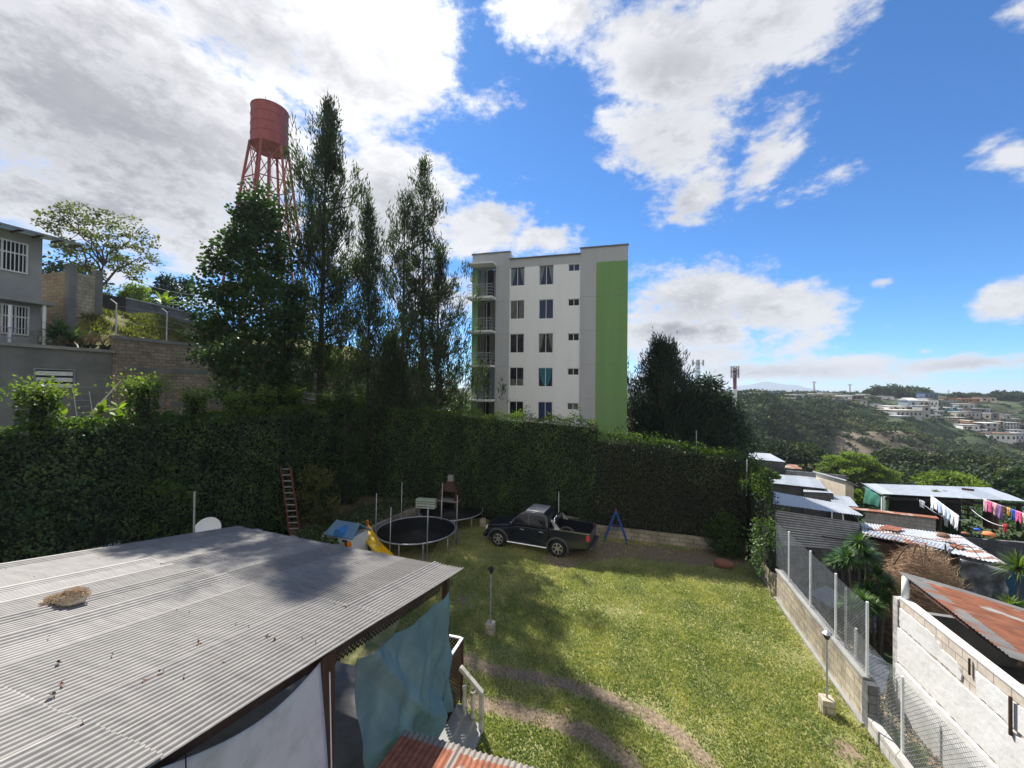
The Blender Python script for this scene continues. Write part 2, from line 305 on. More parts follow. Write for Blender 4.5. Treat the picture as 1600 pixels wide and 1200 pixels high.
    def build(s, name, m, parent=None, world=False, smooth=False, loc=None, rz=0.0, bevel=0.0):
        me = bpy.data.meshes.new(name); me.from_pydata(s.v, [], s.f); me.update()
        o = link_mesh(name, me, m, parent, world, smooth, loc, rz)
        if bevel:
            b = o.modifiers.new('bevel', 'BEVEL'); b.width = bevel; b.segments = 2; b.limit_method = 'ANGLE'
        return o
def npmesh(name, V, tone, m, parent=None, world=True, loc=None, k=4):
    """V: (n,k,3) polygons with one tone value each"""
    n = len(V); me = bpy.data.meshes.new(name)
    V = np.ascontiguousarray(V.reshape(-1, 3), dtype=np.float32)
    me.vertices.add(n * k); me.vertices.foreach_set('co', V.ravel())
    me.loops.add(n * k); me.loops.foreach_set('vertex_index', np.arange(n * k, dtype=np.int32))
    me.polygons.add(n); me.polygons.foreach_set('loop_start', np.arange(0, n * k, k, dtype=np.int32)); me.polygons.foreach_set('loop_total', np.full(n, k, dtype=np.int32))
    me.update(calc_edges=True)
    at = me.attributes.new('tone', 'FLOAT', 'FACE'); at.data.foreach_set('value', np.asarray(tone, dtype=np.float32))
    return link_mesh(name, me, m, parent, world, loc=loc)
def unit(a): return a / (np.linalg.norm(a, axis=-1, keepdims=True) + 1e-9)
def leaves(P, D, Nn, ln, wd):
    """diamond leaves: P base points, D direction, Nn normals, ln lengths, wd widths"""
    D = unit(D); S = unit(np.cross(D, Nn)); ln = ln[:, None]; wd = wd[:, None]
    return np.stack([P, P + D * ln * .45 + S * wd, P + D * ln, P + D * ln * .45 - S * wd], axis=1)
def rdir(n): return unit(rng.normal(size=(n, 3)))
def vnoise(P, s, seed=0):
    """cheap smooth pseudo-noise from sines, about -1..1"""
    r = np.random.default_rng(seed); out = 0
    for i in range(6):
        k = r.normal(size=3) * s * (1 + .5 * i); out = out + np.sin(P @ k + r.uniform(0, 6.28)) / (1 + .4 * i)
    return out / 3.0
# ---------------------------------------------------------------- terrain
PC = [700, 900, 1060, 1180, 1250, 1320, 1400, 1500, 1600, 2000]
YR = [12, 20, 30, 45, 60, 80, 100, 120, 135, 150, 165, 180, 195, 210, 230, 260, 400, 1000, 6000]
def zz(pys): return [-1.2, -1.5, -2.2, -5, -9] + [CAMZ - (p - 611) / 615 * y for p, y in zip(pys, YR[5:])]
TZ = [[-.15] * 5 + [0] * 3 + [1] * 3 + [2] * 5 + [3, 3, 3]] * 2 + [
    [-.3, -.4, -.8, -1.5, -2.5] + [-3, -2, 0, 1, 2, 2] + [2] * 5 + [3, 3, 3],
    zz([728, 702, 668, 645, 630, 622, 620, 620, 619, 618, 617, 615, 613, 612]),
    zz([745, 736, 712, 686, 662, 645, 633, 624, 620, 619, 618, 615, 613, 612]),
    zz([752, 744, 737, 716, 676, 658, 643, 630, 622, 619, 618, 615, 613, 612]),
    zz([756, 747, 740, 724, 676, 668, 656, 643, 632, 622, 619, 615, 613, 612]),
    zz([756, 748, 738, 724, 708, 698, 681, 663, 646, 629, 621, 616, 613, 612]),
    zz([758, 750, 742, 732, 717, 706, 693, 676, 656, 633, 622, 616, 613, 612]),
    zz([758, 750, 742, 732, 717, 706, 693, 676, 656, 633, 622, 616, 613, 612])]
TZ = np.array(TZ, float)
def sm(x, a, b): t = np.clip((x - a) / (b - a), 0, 1); return t * t * (3 - 2 * t)
def cliff(p, Y): return sm(p, 1285, 1330) * (1 - sm(p, 1462, 1500)) * sm(Y, 116, 128) * (1 - sm(Y, 150, 156))
def cliff2(p, Y): return .75 * np.exp(-((p - 1290) / 12) ** 2 - ((Y - 160) / 5) ** 2)
def hgt(X, Y):
    X = np.asarray(X, float); Y = np.asarray(Y, float); sh = np.broadcast(X, Y).shape
    X = np.broadcast_to(X, sh).ravel(); Y = np.broadcast_to(Y, sh).ravel()
    Yc = np.maximum(Y, 8); p = np.clip(800 + 615 * X / Yc, PC[0], PC[-1])
    cols = np.stack([np.interp(Yc, YR, TZ[i]) for i in range(len(PC))], 0)
    i = np.clip(np.searchsorted(PC, p) - 1, 0, len(PC) - 2); f = (p - np.array(PC)[i]) / (np.array(PC)[i + 1] - np.array(PC)[i]); f = f * f * (3 - 2 * f)
    k = np.arange(len(p)); z = cols[i, k] * (1 - f) + cols[i + 1, k] * f
    nz = vnoise(np.stack([X, Y, 0 * X], 1), .09, 3) * 1.6 + vnoise(np.stack([X, Y, 0 * X], 1), .3, 4) * .5
    z = z + cliff(p, Y) * (vnoise(np.stack([X * 1.6, Y * .3, 0 * X], 1), 1.0, 14) * .7 + vnoise(np.stack([X * .4, Y * 1.5, 0 * X], 1), 1.0, 15) * .6)
    z = z + nz * np.clip((Y - 60) / 60, 0, 1) * np.clip((p - 1060) / 100, 0, 1) * np.clip((330 - Y) / 100, 0.05, 1)
    xw = 8.05 + .30 * (Y - 8.98)
    near = (X > xw + .4) & (Y < 14) & (X < 60); z = np.where(near, -1.2, z)
    z = np.where((X < xw) & (Y < 26), -.15, z)
    return z.reshape(sh)
def axis(*segs):
    out = []
    for a, b, s in segs: out += list(np.arange(a, b, s))
    return np.array(out + [segs[-1][1]])
gx = axis((-6000, -1000, 1000), (-1000, -100, 100), (-100, -20, 8), (-20, 40, 2), (40, 300, 2.2), (300, 600, 20), (600, 1000, 100), (1000, 6000, 1000))
gy = axis((-200, -20, 30), (-20, 8, 4), (8, 60, 2), (60, 120, 3), (120, 240, 1.8), (240, 400, 8), (400, 1000, 60), (1000, 6000, 500))
GX, GY = np.meshgrid(gx, gy, indexing='ij'); GZ = hgt(GX, GY)
def gridmesh(name, X, Y, Z, m, keep=None, attr=None):
    a, b = X.shape; idx = np.arange(a * b).reshape(a, b)
    q = np.stack([idx[:-1, :-1], idx[1:, :-1], idx[1:, 1:], idx[:-1, 1:]], -1).reshape(-1, 4)
    if keep is not None: q = q[keep.ravel()[q].all(1)]
    me = bpy.data.meshes.new(name); me.vertices.add(a * b); me.vertices.foreach_set('co', np.stack([X, Y, Z], -1).astype(np.float32).ravel())
    n = len(q); me.loops.add(n * 4); me.loops.foreach_set('vertex_index', q.astype(np.int32).ravel())
    me.polygons.add(n); me.polygons.foreach_set('loop_start', np.arange(0, n * 4, 4, dtype=np.int32)); me.polygons.foreach_set('loop_total', np.full(n, 4, dtype=np.int32))
    me.update(calc_edges=True)
    if attr is not None:
        at = me.attributes.new('bare', 'FLOAT', 'POINT'); at.data.foreach_set('value', attr.astype(np.float32).ravel())
    return link_mesh(name, me, m, smooth=True)
def baremat(name, g, b, nscale, thr=(.4, .6), coord='Object', bumps=.4, bsc=20, bstr=(1, 1, 1), rough=.95):
    m = bpy.data.materials.new(name); m.use_nodes = True; t = m.node_tree; n = t.nodes; l = t.links; bs = n['Principled BSDF']; bs.inputs['Roughness'].default_value = rough; bs.inputs['Specular IOR Level'].default_value = .15
    c = n.new('ShaderNodeTexCoord'); no = n.new('ShaderNodeTexNoise'); no.inputs['Scale'].default_value = nscale; no.inputs['Detail'].default_value = 9; no.inputs['Roughness'].default_value = .68; l.new(c.outputs[coord], no.inputs['Vector'])
    n2 = n.new('ShaderNodeTexNoise'); n2.inputs['Scale'].default_value = bsc; n2.inputs['Detail'].default_value = 7; mp = n.new('ShaderNodeMapping'); mp.inputs['Scale'].default_value = bstr; l.new(c.outputs[coord], mp.inputs[0]); l.new(mp.outputs[0], n2.inputs['Vector'])
    rg = n.new('ShaderNodeValToRGB'); rampset(rg, g); l.new(no.outputs[0], rg.inputs[0])
    rb = n.new('ShaderNodeValToRGB'); rampset(rb, b); l.new(n2.outputs[0], rb.inputs[0])
    at = n.new('ShaderNodeAttribute'); at.attribute_name = 'bare'
    a1 = n.new('ShaderNodeMath'); a1.operation = 'MULTIPLY_ADD'; l.new(no.outputs[0], a1.inputs[0]); a1.inputs[1].default_value = 1.1; a1.inputs[2].default_value = -.55
    a2 = n.new('ShaderNodeMath'); a2.operation = 'ADD'; l.new(a1.outputs[0], a2.inputs[0]); l.new(at.outputs['Fac'], a2.inputs[1])
    mr = n.new('ShaderNodeMapRange'); l.new(a2.outputs[0], mr.inputs[0]); mr.inputs[1].default_value = thr[0]; mr.inputs[2].default_value = thr[1]
    mx = n.new('ShaderNodeMix'); mx.data_type = 'RGBA'; l.new(mr.outputs[0], mx.inputs[0]); l.new(rg.outputs[0], mx.inputs[6]); l.new(rb.outputs[0], mx.inputs[7]); l.new(mx.outputs[2], bs.inputs['Base Color'])
    bp = n.new('ShaderNodeBump'); bp.inputs['Strength'].default_value = bumps; bp.inputs['Distance'].default_value = .03; l.new(n2.outputs[0], bp.inputs['Height']); l.new(bp.outputs[0], bs.inputs['Normal'])
    return m
PXg = 800 + 615 * GX / np.maximum(GY, 8)
bare = .92 * cliff(PXg, GY) + cliff2(PXg, GY) + np.clip((GY - 205) / 30, 0, .35)
gr = gridmesh('terrain', GX, GY, GZ, baremat('terrain_mat', [(.3, (.02, .04, .02)), (.5, (.045, .07, .03)), (.7, (.08, .09, .045))], [(.25, (.085, .07, .05)), (.5, (.18, .15, .11)), (.75, (.27, .235, .18))], .11, (.36, .56), bsc=.35, bstr=(.3, .3, 2.2), bumps=1), attr=bare)
tag(gr, kind='structure')
# far blue volcano
mb = MB()
for (x0, x1, yt, Y) in ((1130, 1275, 600, 4200), (960, 1150, 607, 4300)):
    a = A(x0, 614, Y); b = A(x1, 614, Y); n = 24; k = len(mb.v)
    for i in range(n + 1):
        f = i / n; s = math.sin(math.pi * f) ** .8; p = a.lerp(b, f)
        top = (614 - yt) / 615 * Y * s * (.9 + .1 * math.sin(f * 17))
        mb.v += [(p.x, p.y - 300, 0), (p.x, p.y, top + 5), (p.x, p.y + 600, 0)]
    for i in range(n):
        q = k + i * 3; mb.f += [(q, q + 3, q + 4, q + 1), (q + 1, q + 4, q + 5, q + 2)]
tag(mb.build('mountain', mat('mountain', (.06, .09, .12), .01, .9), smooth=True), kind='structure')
# ---------------------------------------------------------------- lawn
WD = Vector((.288, .958, 0)); WR = Vector((.958, -.288, 0)); WANG = math.atan2(.958, .288)
W0 = G(1350, 1130)                                  # near end of the low block wall, lawn side
def xwall(Y): return W0.x + .30 * (Y - W0.y)
track1 = [G(*q) for q in ((700, 1020), (760, 1045), (850, 1062), (930, 1082), (1000, 1112), (1060, 1150), (1110, 1200), (1150, 1260))]
track2 = [G(*q) for q in ((740, 1095), (800, 1110), (870, 1128), (930, 1152), (975, 1185), (1010, 1230))]
def pdist(X, Y, pl):
    d = np.full(X.shape, 1e9)
    for a, b in zip(pl[:-1], pl[1:]):
        vx, vy = b.x - a.x, b.y - a.y; t = np.clip(((X - a.x) * vx + (Y - a.y) * vy) / (vx * vx + vy * vy), 0, 1)
        d = np.minimum(d, np.hypot(X - a.x - t * vx, Y - a.y - t * vy))
    return d
def spot(X, Y, q, r, s=1.0): g = G(*q); return s * np.exp(-((X - g.x) ** 2 + (Y - g.y) ** 2) / (r * r))
def bare_f(X, Y):
    b = np.maximum(.85 * (1 - sm(pdist(X, Y, track1), .03, .48)), .9 * (1 - sm(pdist(X, Y, track2), .05, .50)))
    b = np.maximum(b, .8 * (1 - sm(pdist(X, Y, [G(880, 872), G(960, 858), G(1100, 872), G(1168, 866)]), .5, 1.5)))
    b = b + spot(X, Y, (722, 935), .5, .7) + spot(X, Y, (1320, 1165), .5, .5) + spot(X, Y, (1222, 1047), .3, .45) + spot(X, Y, (1330, 1195), .6, .4) + spot(X, Y, (850, 905), .8, .25) + spot(X, Y, (650, 880), 2.0, .5)
    b = np.maximum(b, .5 * (1 - sm(np.abs(X - (W0.x - .12 + .30 * (Y - W0.y))), .05, .35)))
    return b
lx = np.arange(-16, 14, .12); ly = np.arange(2, 27, .12); LX, LY = np.meshgrid(lx, ly, indexing='ij')
LZ = .02 * vnoise(np.stack([LX.ravel(), LY.ravel(), 0 * LX.ravel()], 1), .9, 5).reshape(LX.shape) * sm(LY, 3, 8)
keep = (LX < W0.x + .30 * (LY - W0.y) + .06)
gst = [(.2, (.10, .12, .04)), (.42, (.20, .21, .08)), (.6, (.32, .29, .13)), (.8, (.42, .36, .19))]
lawn = gridmesh('lawn', LX, LY, LZ, baremat('lawn_mat', gst, [(.3, (.13, .095, .065)), (.55, (.235, .18, .125)), (.8, (.34, .28, .205))], 2.2, (.40, .66), bsc=14, bumps=.6), keep, bare_f(LX, LY))
tag(lawn, kind='structure')
ng = 360000
u_ = rng.random((ng, 2)); gyv = 6.0 + 16.5 * u_[:, 1] ** 1.25; gxv = -3.5 + (xwall(gyv) - .05 + 3.5) * u_[:, 0]
nzb = vnoise(np.stack([gxv, gyv, 0 * gxv], 1), 1.1, 8) * .5 + vnoise(np.stack([gxv, gyv, 0 * gxv], 1), 4, 9) * .35
nzf = vnoise(np.stack([gxv, gyv, 0 * gxv], 1), 9, 10) * .4
kp = rng.random(ng) > np.clip(bare_f(gxv, gyv) * 1.35 + nzb * .3 + nzf - .12, 0, .98)
gxv, gyv, nzb = gxv[kp], gyv[kp], nzb[kp]; ng = len(gxv)
B0 = np.stack([gxv, gyv, np.full(ng, 0.0)], 1); hh = (.035 + .035 * rng.random(ng)) * (1 + .5 * np.clip(nzb, -.5, 1)); aa = rng.random(ng) * 6.283; ww = .010 + .010 * rng.random(ng)
S = np.stack([np.cos(aa), np.sin(aa), 0 * aa], 1) * ww[:, None]; T = B0 + np.stack([rng.normal(size=ng) * .025, rng.normal(size=ng) * .025, hh], 1)
tone = .46 + .34 * nzb + .10 * vnoise(np.stack([gxv, gyv, 0 * gxv], 1), 2.2, 33) + .15 * rng.normal(size=ng) + .18 * np.clip((gyv - 14) / 5, 0, 1)
M['grass'] = mat('grass', [(.0, (.07, .12, .034)), (.35, (.19, .25, .075)), (.65, (.40, .41, .155)), (1, (.66, .58, .35))], .5, .6, trans=(.3, (1.3, 1.4, .6)), tone=True)
g = npmesh('grass', np.stack([B0 - S, B0 + S, T], 1), tone, 'grass', k=3, world=False); tag(g, kind='stuff')
# broad-leaved weeds at the lawn's near right corner
ng = 5200; P = np.stack([rng.uniform(-2, 8, ng), rng.uniform(7, 16, ng)], 1)
k = (vnoise(np.stack([P[:, 0], P[:, 1], 0 * P[:, 0]], 1), 1.6, 21) > .25) & (P[:, 0] < xwall(P[:, 1]) - .15) & (bare_f(P[:, 0], P[:, 1]) < .4); P = P[k]; ng = len(P)
P3 = np.stack([P[:, 0], P[:, 1], np.full(ng, .03)], 1); D = rdir(ng); D[:, 2] = np.abs(D[:, 2]) * .5
tag(npmesh('weeds', leaves(P3, D, np.tile([0, 0, 1.], (ng, 1)) + .3 * rdir(ng), rng.uniform(.05, .10, ng), rng.uniform(.015, .03, ng)), rng.uniform(.2, .7, ng), 'lime', world=False), kind='stuff')
# ---------------------------------------------------------------- left hillside behind the retaining wall
LD = Vector((.305, .952, 0)); LN = Vector((-.952, .305, 0)); LANG = math.atan2(.952, .305)
LP = Vector((-22.16, 22, 0))
def lline(px):     # point on the retaining wall's line seen at this pixel column
    u = ray(px, 560); u = u.x / u.y; Y = (-29.2) / (u - .32); return Vector((u * Y, Y, 0))
def lt(px): return (lline(px) - LP).dot(LD)
tt = np.arange(-12, 44, 1.0); ss = np.concatenate([[0.15], np.arange(1, 30, 1.0), np.arange(30, 90, 6.)])
TT, SS = np.meshgrid(tt, ss, indexing='ij'); HX = LP.x + LD.x * TT + LN.x * SS; HY = LP.y + LD.y * TT + LN.y * SS
HZ = 9.75 + 2.4 * sm(SS, 0.3, 4.5) + .9 * sm(SS, 6, 30) + .25 * vnoise(np.stack([HX.ravel(), HY.ravel(), 0 * HX.ravel()], 1), .8, 6).reshape(HX.shape) * sm(SS, .5, 2)
HZ = HZ - 7 * sm(TT, 24, 40)
HZ = np.where(TT < lt(168), 9.2 + .02 * SS, HZ)
hb = .38 + 0 * HX
tag(gridmesh('hillside', HX, HY, HZ, baremat('hillside_mat', [(.3, (.06, .075, .02)), (.5, (.14, .14, .04)), (.7, (.22, .2, .07))], [(.3, (.10, .07, .05)), (.7, (.28, .21, .14))], .5, (.45, .6), bsc=3, bumps=1), attr=hb), kind='structure')
# ---------------------------------------------------------------- walls
def wall_along(name, label, cat, p0, p1, z0, z1, th, m, side=1, z1b=None, group=None, top=None):
    """wall whose object frame has x along it; thickness to the side*(left) of p0->p1"""
    p0 = Vector((p0.x, p0.y, 0)); p1 = Vector((p1.x, p1.y, 0)); d = p1 - p0; Ln = d.length; ang = math.atan2(d.y, d.x)
    z1b = z1 if z1b is None else z1b; a, b = (0, th) if side > 0 else (-th, 0)
    mb = MB().add([(0, a, z0), (Ln, a, z0), (Ln, b, z0), (0, b, z0), (0, a, z1), (Ln, a, z1b), (Ln, b, z1b), (0, b, z1)],
                  [(0, 3, 2, 1), (4, 5, 6, 7), (0, 1, 5, 4), (1, 2, 6, 5), (2, 3, 7, 6), (3, 0, 4, 7)])
    o = mb.build(name, m, loc=p0, rz=ang)
    tag(o, label, cat, group); o['_L'] = Ln
    return o
# low block wall on the right of the lawn, with posts and chain-link mesh as another thing
far = G(1213, 934)
ln_wall = wall_along('block_wall', 'low pale concrete block wall along the right edge of the lawn under the chain-link fence', 'wall', W0, far, -2.5, .98, .15, 'block', side=-1)
Lw = (far - W0).length
mb = MB(); mb.bx(-.02, Lw, -.19, .04, .982, 1.05); mb.build('coping', 'concrete', ln_wall)
mb = MB(); mb.bx(-.22, -.002, -.19, .04, -2.5, 1.0); mb.build('end_pillar', 'darkblock', ln_wall)
mb = MB(); mb.bx(-.1, Lw, .003, .10, -.3, .06); mb.build('footing', 'concrete', ln_wall)
far2 = G(1172, 880)
w2 = wall_along('garden_wall', 'lower stained wall section at the hedge corner beyond the chain-link posts', 'wall', far + WD * .02 - WR * .05, far2, -2.5, .72, .16, 'block', side=-1)
# stone kerb wall nearest the camera
n0 = G(1345, 1127); n1 = G(1440, 1260)
wall_along('kerb_wall', 'knee-high whitewashed stone kerb leading out of the bottom edge of the picture', 'wall', n0, n1, -1.5, .30, .16, 'paleblock', side=1)
# chain-link fence
t = thing('chain_link_fence', 'tall galvanised chain-link fence standing on the low block wall', 'fence', (W0.x, W0.y, 0), math.atan2(far.y - W0.y, far.x - W0.x))
pcols = [(1228, 1), (1261, 1), (1300, 1), (1347, 1)]
xs = []
for c, _ in pcols:
    u = ray(c, 1000); u = u.x / u.y; d = (far - W0).normalized(); s = (u * W0.y - W0.x) / (d.x - u * d.y); xs.append(s)
xs[-1] = .05
for s in xs: MB().tube([(s, -.08, .9), (s, -.08, 2.72)], .028, 8).build('post', 'whitemetal', t)
def mesh_wire(x0, x1, z0, z1, pitch, r, y):
    mb = MB(); H = z1 - z0; k = x0 - H
    while k < x1:
        a, b = max(k, x0), min(k + H, x1)
        if b > a:
            mb.tube([(a, y, z0 + a - k), (b, y, z0 + b - k)], r, 3, False); mb.tube([(a, y + .004, z1 - (a - k)), (b, y + .004, z1 - (b - k))], r, 3, False)
        k += pitch
    return mb
mesh_wire(.05, Lw + .3, 1.05, 2.66, .085, .0036, -.08).build('wire_mesh', 'galv', t)
t2 = thing('chain_link_fence', 'short chain-link panel on the kerb in front of the white plastered wall', 'fence', (n0.x + .1, n0.y, 0), math.atan2(n1.y - n0.y, n1.x - n0.x))
mesh_wire(-1.0, 3, -.2, 1.75, .085, .0042, .08).build('wire_mesh', 'galv', t2)
for s in (-.55, 1.1): MB().tube([(s, .08, -1.2), (s, .08, 1.8)], .028, 8).build('post', 'whitemetal' if s > 0 else 'whitemetal', t2)
MB().tube([(-1.0, .08, -.4), (-1.0, .08, 2.55)], .028, 8).build('post', 'galv', t2)
# big retaining block wall on the left and the rendered building wall before it
def lwall(name, label, cat, pa, pb, z0, za, zb, m, off=0.0):
    a = lline(pa) + LN * off; b = lline(pb) + LN * off
    return wall_along(name, label, cat, a, b, z0, za, .3, m, side=1, z1b=zb)
rw = lwall('retaining_wall', 'tall weathered block retaining wall behind the trees on the left', 'wall', 176, 640, -.3, 10.15, 9.95, 'oldblock')
Lr = rw['_L']
mb = MB()
mb.bx(0, Lr, -.06, .34, 10.0, 10.2); mb.build('cap_beam', 'greyplaster', rw)
mb = MB()
for i in range(12):
    x = .12 + i * Lr / 12; mb.bx(x, x + .3, -.03, .05, -.3, 9.98)
    if i < 3: pass
mb.build('pilasters', 'oldblock', rw)
for z in (4.0, 6.1, 8.2): MB().bx(0, Lr, -.025, .05, z, z + .28).build('tie_beam', 'greyplaster', rw)
a = lline(-120); b = lline(175)
lb = thing('rendered_building', 'grey cement-rendered ground storey with one boarded window, at the far left', 'building', (a.x, a.y, 0), math.atan2((b - a).y, (b - a).x))
Lb = (b - a).length
MB().bx(0, Lb, 0, 6, -.3, 9.2).build('wall', 'greyplaster', lb)
MB().bx(-.1, Lb + .05, -.15, 6.2, 9.203, 9.36).build('roof_slab', 'concrete', lb)
def lx_(px): return (lline(px) - a).dot((b - a).normalized())
def lz(px, py): p = lline(px); return CAMZ + (ray(px, py).z / ray(px, py).y) * p.y
x0, x1 = lx_(54), lx_(115); z0, z1 = lz(85, 608), lz(85, 578)
wn = MB().bx(x0, x1, -.03, .02, z0, z1).build('window', 'black', lb)
mb = MB()
for i in range(3): mb.bx(x0 + .04, x1 - .04, -.05, -.032, z0 + .06 + i * (z1 - z0) / 3.1, z0 + .02 + (i + .8) * (z1 - z0) / 3.1)
mb.build('louvres', 'whitemetal', wn)
mb = MB(); mb.bx(x0 - .05, x1 + .05, -.07, -.031, z1, z1 + .06); mb.bx(x0 - .05, x0 + .02, -.07, -.031, z0, z1); mb.bx(x1 - .02, x1 + .05, -.07, -.031, z0, z1); mb.bx(x0 - .05, x1 + .05, -.07, -.031, z0 - .05, z0); mb.build('frame', 'galv', wn)
# small wooden ladder against the rendered wall
def ladder(name, label, p0, p1, side, wbot, wtop, n, r, m, group=None, rr=None):
    t = thing(name, label, 'ladder', p0, 0, group); p0, p1, side = Vector(p0), Vector(p1), Vector(side).normalized()
    for s in (-1, 1):
        MB().tube([side * s * wbot / 2, p1 - p0 + side * s * wtop / 2], r, 6).build('rail', m, t)
    for i in range(n):
        f = (i + .6) / n; c = (p1 - p0) * f; w_ = (wbot * (1 - f) + wtop * f) / 2
        MB().tube([c - side * w_, c + side * w_], rr or r * .75, 6).build('rung', 'galv' if m != 'galv' else m, t)
    return t
q = lline(126); q2 = Vector((q.x, q.y, 0)) - LN * -.0
ladder('ladder', 'small grey metal ladder leaning on the rendered wall under its window', (q.x + .9, q.y - .3, 4.2), (q.x + .12, q.y - .04, lz(126, 612)), LD, .62, .62, 9, .022, 'galv')
# long pole leaning at the corner
MBp = MB().tube([A(137, 652, 17), A(190, 594, 20.6)], .04, 6); o = MBp.build('pole', 'bark', loc=A(137, 652, 17), world=True); tag(o, 'thin wooden pole propped at a slant against the grey rendered wall', 'pole')
# ---------------------------------------------------------------- upper house
hx0 = -32.0
def hline(px, c=-32.0): u = ray(px, 450); u = u.x / u.y; Y = c / (u - .3); return Vector((u * Y, Y, 0))
ha, hb_ = hline(-90), hline(65)
hs = thing('upper_house', 'two-storey pale grey house with barred windows at the left edge', 'house', (ha.x, ha.y, 9.36), math.atan2((hb_ - ha).y, (hb_ - ha).x))
Lh = (hb_ - ha).length; hd = (hb_ - ha).normalized()
def hx(px): return (hline(px) - ha).dot(hd)
def hz(px, py): r = ray(px, py); return CAMZ + r.z / r.y * hline(px).y - 9.36
ev = hz(40, 366)
MB().bx(0, Lh, 0, 5, 0, ev).build('wall', 'houseplaster', hs)
MB().slab([(-.5, -1.1, ev - .02), (Lh + 1.2, -1.1, ev - .02), (Lh + 1.2, 5.4, ev + 1.3), (-.5, 5.4, ev + 1.3)], .1).build('roof', 'zinc', hs)
mb = MB()
for i in range(8): x = Lh + 1.1 - i * .75; mb.box((x, -.5, ev - .09), (.07, 1.1, .1))
mb.build('rafter_ends', 'brownwood', hs)
def barwin(par, xa, xb, za, zb, nb, y=-.02, frame='whitemetal'):
    wn = MB().bx(xa, xb, y, y + .06, za, zb).build('window', 'darkglass', par)
    mb = MB()
    for i in range(nb + 1): x = xa + (xb - xa) * i / nb; mb.tube([(x, y - .05, za), (x, y - .05, zb)], .022, 5)
    mb.build('bars', frame, wn)
    mb = MB()
    for z in (za, zb, za + (zb - za) * .62): mb.box(((xa + xb) / 2, y - .03, z), (xb - xa + .1, .07, .07))
    for x in (xa, xb, (xa + xb) / 2): mb.box((x, y - .033, (za + zb) / 2), (.07, .07, zb - za))
    mb.build('frame', frame, wn)
barwin(hs, hx(-42), hx(40), hz(20, 424), hz(20, 378), 12)
barwin(hs, hx(3), hx(44), hz(25, 522), hz(25, 478), 8)
MB().bx(-.3, Lh + .15, -.9, 0, hz(30, 474), hz(30, 474) + .2).build('ledge', 'concrete', hs)
for c in (3, 57): MB().tube([(hx(c), -.75, 0), (hx(c), -.75, hz(c, 478))], .07, 8).build('column', 'whitepaint', hs)
MB().box((hx(66), -.4, hz(63, 533) + .1), (.45, .1, .3)).build('meter_box', 'whitemetal', hs)
mb = MB()
for z in (.4, .9): mb.tube([(-.2, -.85, z), (Lh - .3, -.85, z)], .02, 5)
for i in range(14): x = -.2 + i * (Lh - .1) / 13; mb.tube([(x, -.85, 0), (x, -.85, .9)], .013, 4)
mb.build('railing', 'galv', hs)
# block stub wall beside the house
p0 = A(64, 545, 23.2); p1 = A(108, 545, 22.4); p2 = A(150, 545, 23.6)
def zat(px, py, Y): return A(px, py, Y).z
t = thing('block_stub_wall', 'high free-standing tan and grey block wall right of the upper house', 'wall', (p1.x, p1.y, 9.3))
for (a_, b_, m, z) in ((p0, p1, 'tanblock', zat(90, 427, 22.8)), (p1, p2, 'greyplaster', zat(130, 429, 23))):
    d = b_ - a_; d.z = 0; ang = math.atan2(d.y, d.x); mb = MB(); c = (a_ + b_) / 2
    mb.box((c.x, c.y, (9.3 + z) / 2), (d.length - (.12 if m == 'greyplaster' else 0), .25, z - 9.3), ang); o = mb.build('wall_face', m if m == 'tanblock' else 'block', t, world=True)
mb = MB(); d = p2 - p1; ang = math.atan2(d.y, d.x)
mb.box((p1.x, p1.y, 9.3 + 2.4), (.34, .34, 5.2), ang); mb.box((p2.x, p2.y, 9.3 + 2.42), (.34, .34, 5.1), ang)
mb.build('pillars', 'greyplaster', t, world=True)
# black gate and upper block wall with street poles
ga, gb = A(150, 500, 29), A(196, 500, 30)
t = thing('black_gate', 'dark sheet-metal gate with a small white notice, uphill on the left', 'gate', (ga.x, ga.y, 11.5), math.atan2((gb - ga).y, (gb - ga).x)); Lg = (gb - ga).length
MB().bx(0, Lg, 0, .06, -.6, zat(170, 462, 29.5) - 11.5).build('gate_panel', 'black', t)
MB().bx(.25, .5, -.03, -.002, 1.2 * .6, 1.2 * .6 + .35).build('notice', 'whitemetal', t)
gc = A(305, 500, 36)
uw = wall_along('street_wall', 'dark block wall climbing beside the uphill street, right of the black gate', 'wall', gb, gc, 10.5, zat(196, 467, 30), .2, 'darkblock', z1b=zat(305, 493, 36) + .1)
mb = MB(); z_ = zat(196, 467, 30); Lu = uw['_L']; zb_ = zat(305, 493, 36) + .1
mb.add([(0, -.1, z_ + .01), (Lu, -.1, zb_ + .01), (Lu, .3, zb_ + .01), (0, .3, z_ + .01), (0, -.1, z_ + .12), (Lu, -.1, zb_ + .12), (Lu, .3, zb_ + .12), (0, .3, z_ + .12)], [(0, 3, 2, 1), (4, 5, 6, 7), (0, 1, 5, 4), (1, 2, 6, 5), (2, 3, 7, 6), (3, 0, 4, 7)]); mb.build('coping', 'paleblock', uw)
def along_wall(px): p = lline(px); return p + LN * .2
fp = thing('wire_fence', 'galvanised fence posts with strands of wire along the top of the retaining wall', 'fence', (lline(180).x, lline(180).y, 10.1))
pts = []
for px_, pt in ((184, 468), (263, 482), (337, 505)):
    p = along_wall(px_); z = CAMZ + ray(px_, pt).z / ray(px_, pt).y * p.y
    MB().tube([(p.x, p.y, 10.1), (p.x, p.y, z - .25), (p.x - .25, p.y - .1, z)], .035, 6).build('post', 'galv', fp, world=True); pts.append((p, z))
for h in (.05, .45, .9):
    MB().tube([(p.x, p.y, z - .3 - h) for p, z in pts], .012, 4).build('wire', 'galv', fp, world=True)
